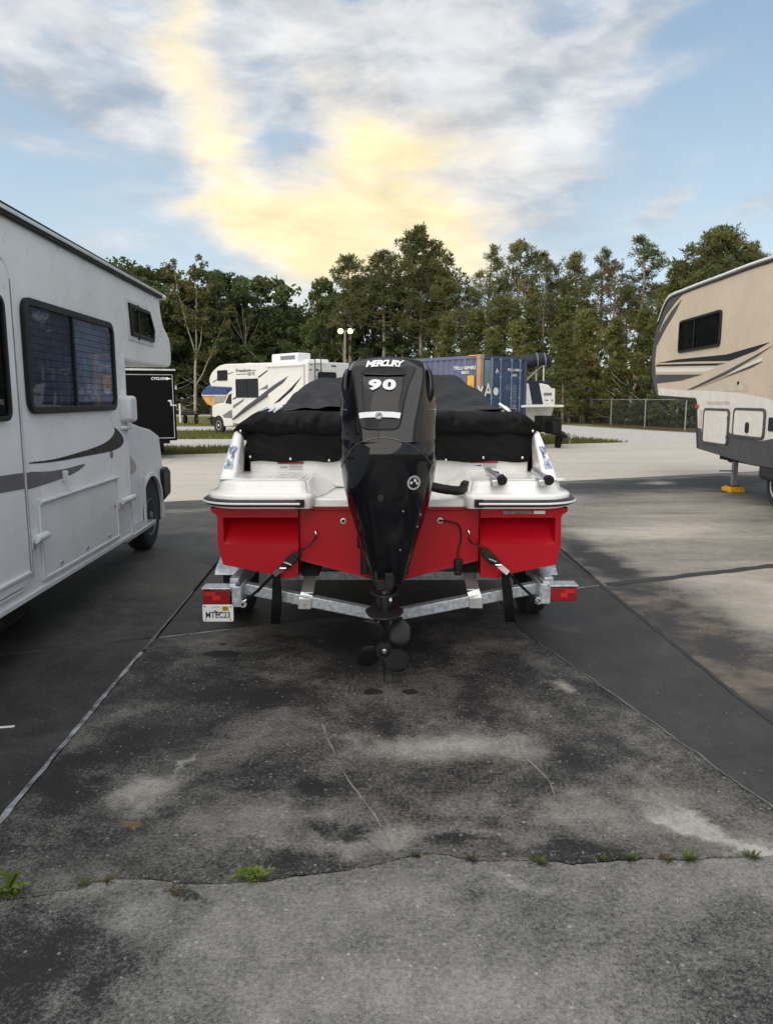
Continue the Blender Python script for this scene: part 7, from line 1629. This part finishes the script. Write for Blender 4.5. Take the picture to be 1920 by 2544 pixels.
# ---------------------------------------------------------------- weeds in the crack
WEED = leafmat('weed_leaf', (.10, .16, .03), (.20, .27, .06), sc=8); WEED2 = leafmat('weed_grass', (.08, .11, .03), (.15, .18, .06), sc=8, third=(.2, .16, .08)); DRYW = leafmat('dry_weed', (.10, .08, .05), (.17, .14, .09), sc=8)
def weed(px, py, r, h, n, kind, label, m, cat='weed'):
    p = gnd(px, py); rq = random.Random(px); b = MB()
    for k in range(n):
        a = rq.random() * 6.283; L = r * rq.uniform(.5, 1.1); H_ = h * rq.uniform(.5, 1.1); d = Vector((math.cos(a), math.sin(a), 0)); s = Vector((-d.y, d.x, 0)); o = Vector((p.x + rq.gauss(0, r * .22), p.y + rq.gauss(0, r * .12), -.006))
        if kind == 'leaf':
            w = L * rq.uniform(.16, .26); pts = [(0, 0, .15), (.3, .45, .8), (.65, .85, 1.), (1., .80, .05)]
        else:
            w = .0022 * rq.uniform(.8, 1.5); pts = [(0, 0, 1), (.3, .55, 1.), (.7, .9, .8), (1., 1.0, .1)]
        rows = [[o + d * (L * f) + Vector((0, 0, H_ * zf)) - s * w * wf, o + d * (L * f) + Vector((0, 0, H_ * zf + (.006 if kind == 'leaf' else 0))), o + d * (L * f) + Vector((0, 0, H_ * zf)) + s * w * wf] for f, zf, wf in pts]; b.grid(rows)
    if kind == 'clover':
        b = MB()
        for k in range(n):
            o = Vector((p.x + rq.gauss(0, r * .45), p.y + rq.gauss(0, r * .22), 0)); z = h * rq.uniform(.3, 1.); a = rq.random() * 6.283
            for j in range(3):
                aa = a + 2.094 * j; d = Vector((math.cos(aa), math.sin(aa), rq.uniform(-.2, .5))); s = Vector((-math.sin(aa), math.cos(aa), 0)); c = o + Vector((0, 0, z)); L = .013 * rq.uniform(.7, 1.3)
                b.add([c, c + d * L * .7 + s * L * .55, c + d * L * 1.25, c + d * L * .7 - s * L * .55], [(0, 1, 2, 3)])
            b.tube([o, o + Vector((0, 0, z))], .0012, 3)
    return tag(b.build('weed', m, None, smooth=60, fix=False), label, cat, 'weeds growing in the concrete crack')
weed(20, 2225, .075, .085, 16, 'leaf', 'bright green broad leaved weed in the crack at the left edge', WEED)
weed(625, 2185, .052, .038, 60, 'clover', 'small patch of green clover like weed in the crack below the plate', WEED)
weed(208, 2200, .035, .025, 26, 'grass', 'sparse green and straw coloured weed between the bright weed and the clover patch', WEED2)
weed(1033, 2128, .026, .026, 30, 'grass', 'tiny grass tuft in the crack below the propeller', WEED2)
weed(1175, 2138, .032, .022, 30, 'grass', 'flat brownish weed just right of the tuft below the propeller', DRYW)
weed(1340, 2144, .042, .024, 46, 'grass', 'dark green flat weed in the crack in the middle of the right half', WEED2)
weed(1497, 2136, .028, .022, 34, 'grass', 'thin green tuft left of the pale grass tuft in the crack', WEED2)
weed(1563, 2138, .030, .034, 60, 'grass', 'pale green fine grass tuft in the crack', WEED)
weed(1655, 2136, .030, .018, 34, 'grass', 'dry brown weed between two grass tufts in the crack', DRYW)
weed(1713, 2138, .040, .038, 54, 'grass', 'spiky bright green grass tuft near the right end of the crack', WEED)
weed(1868, 2130, .040, .022, 40, 'grass', 'low green weed in the crack at the right edge', WEED2)
weed(440, 2212, .040, .014, 44, 'grass', 'dark dry weed mat in the crack left of the clover patch', DRYW)
weed(275, 2188, .030, .016, 34, 'grass', 'dark dry weed in the crack at the pale corner of concrete', DRYW)
# leaf litter bits and a few pebbles by the crack, the white chip at the left edge
def chips():
    rq = random.Random(9); b = MB()
    for k in range(260):
        x = rq.uniform(-1.5, 1.8); y = crack_y(x) + rq.gauss(0, .035); s = rq.uniform(.0015, .0055); b.box((x, y, s * .3), (s * rq.uniform(.8, 2), s, s * .7), Matrix.Rotation(rq.random() * 3, 3, 'Z'))
    for k in range(240):
        x, y = rq.uniform(-2.2, 2.4), rq.uniform(1.3, 5.2); s = rq.uniform(.002, .006); b.box((x, y, s * .3), (s * rq.uniform(.8, 1.8), s, s * .6), Matrix.Rotation(rq.random() * 3, 3, 'Z'))
    return b.build('grit', mat('grit', (.20, .18, .15), .9, var=.5, vs=50), None)
stuff(chips())
p = gnd(12, 1808); tag(MB(Matrix.Translation((p.x, p.y, .002)) @ Matrix.Rotation(R(12), 4, 'Z')).box((0, 0, .002), (.10, .018, .004)).build('litter', DEC_WHITE, None), 'white scrap lying on the dark concrete at the left edge', 'litter')
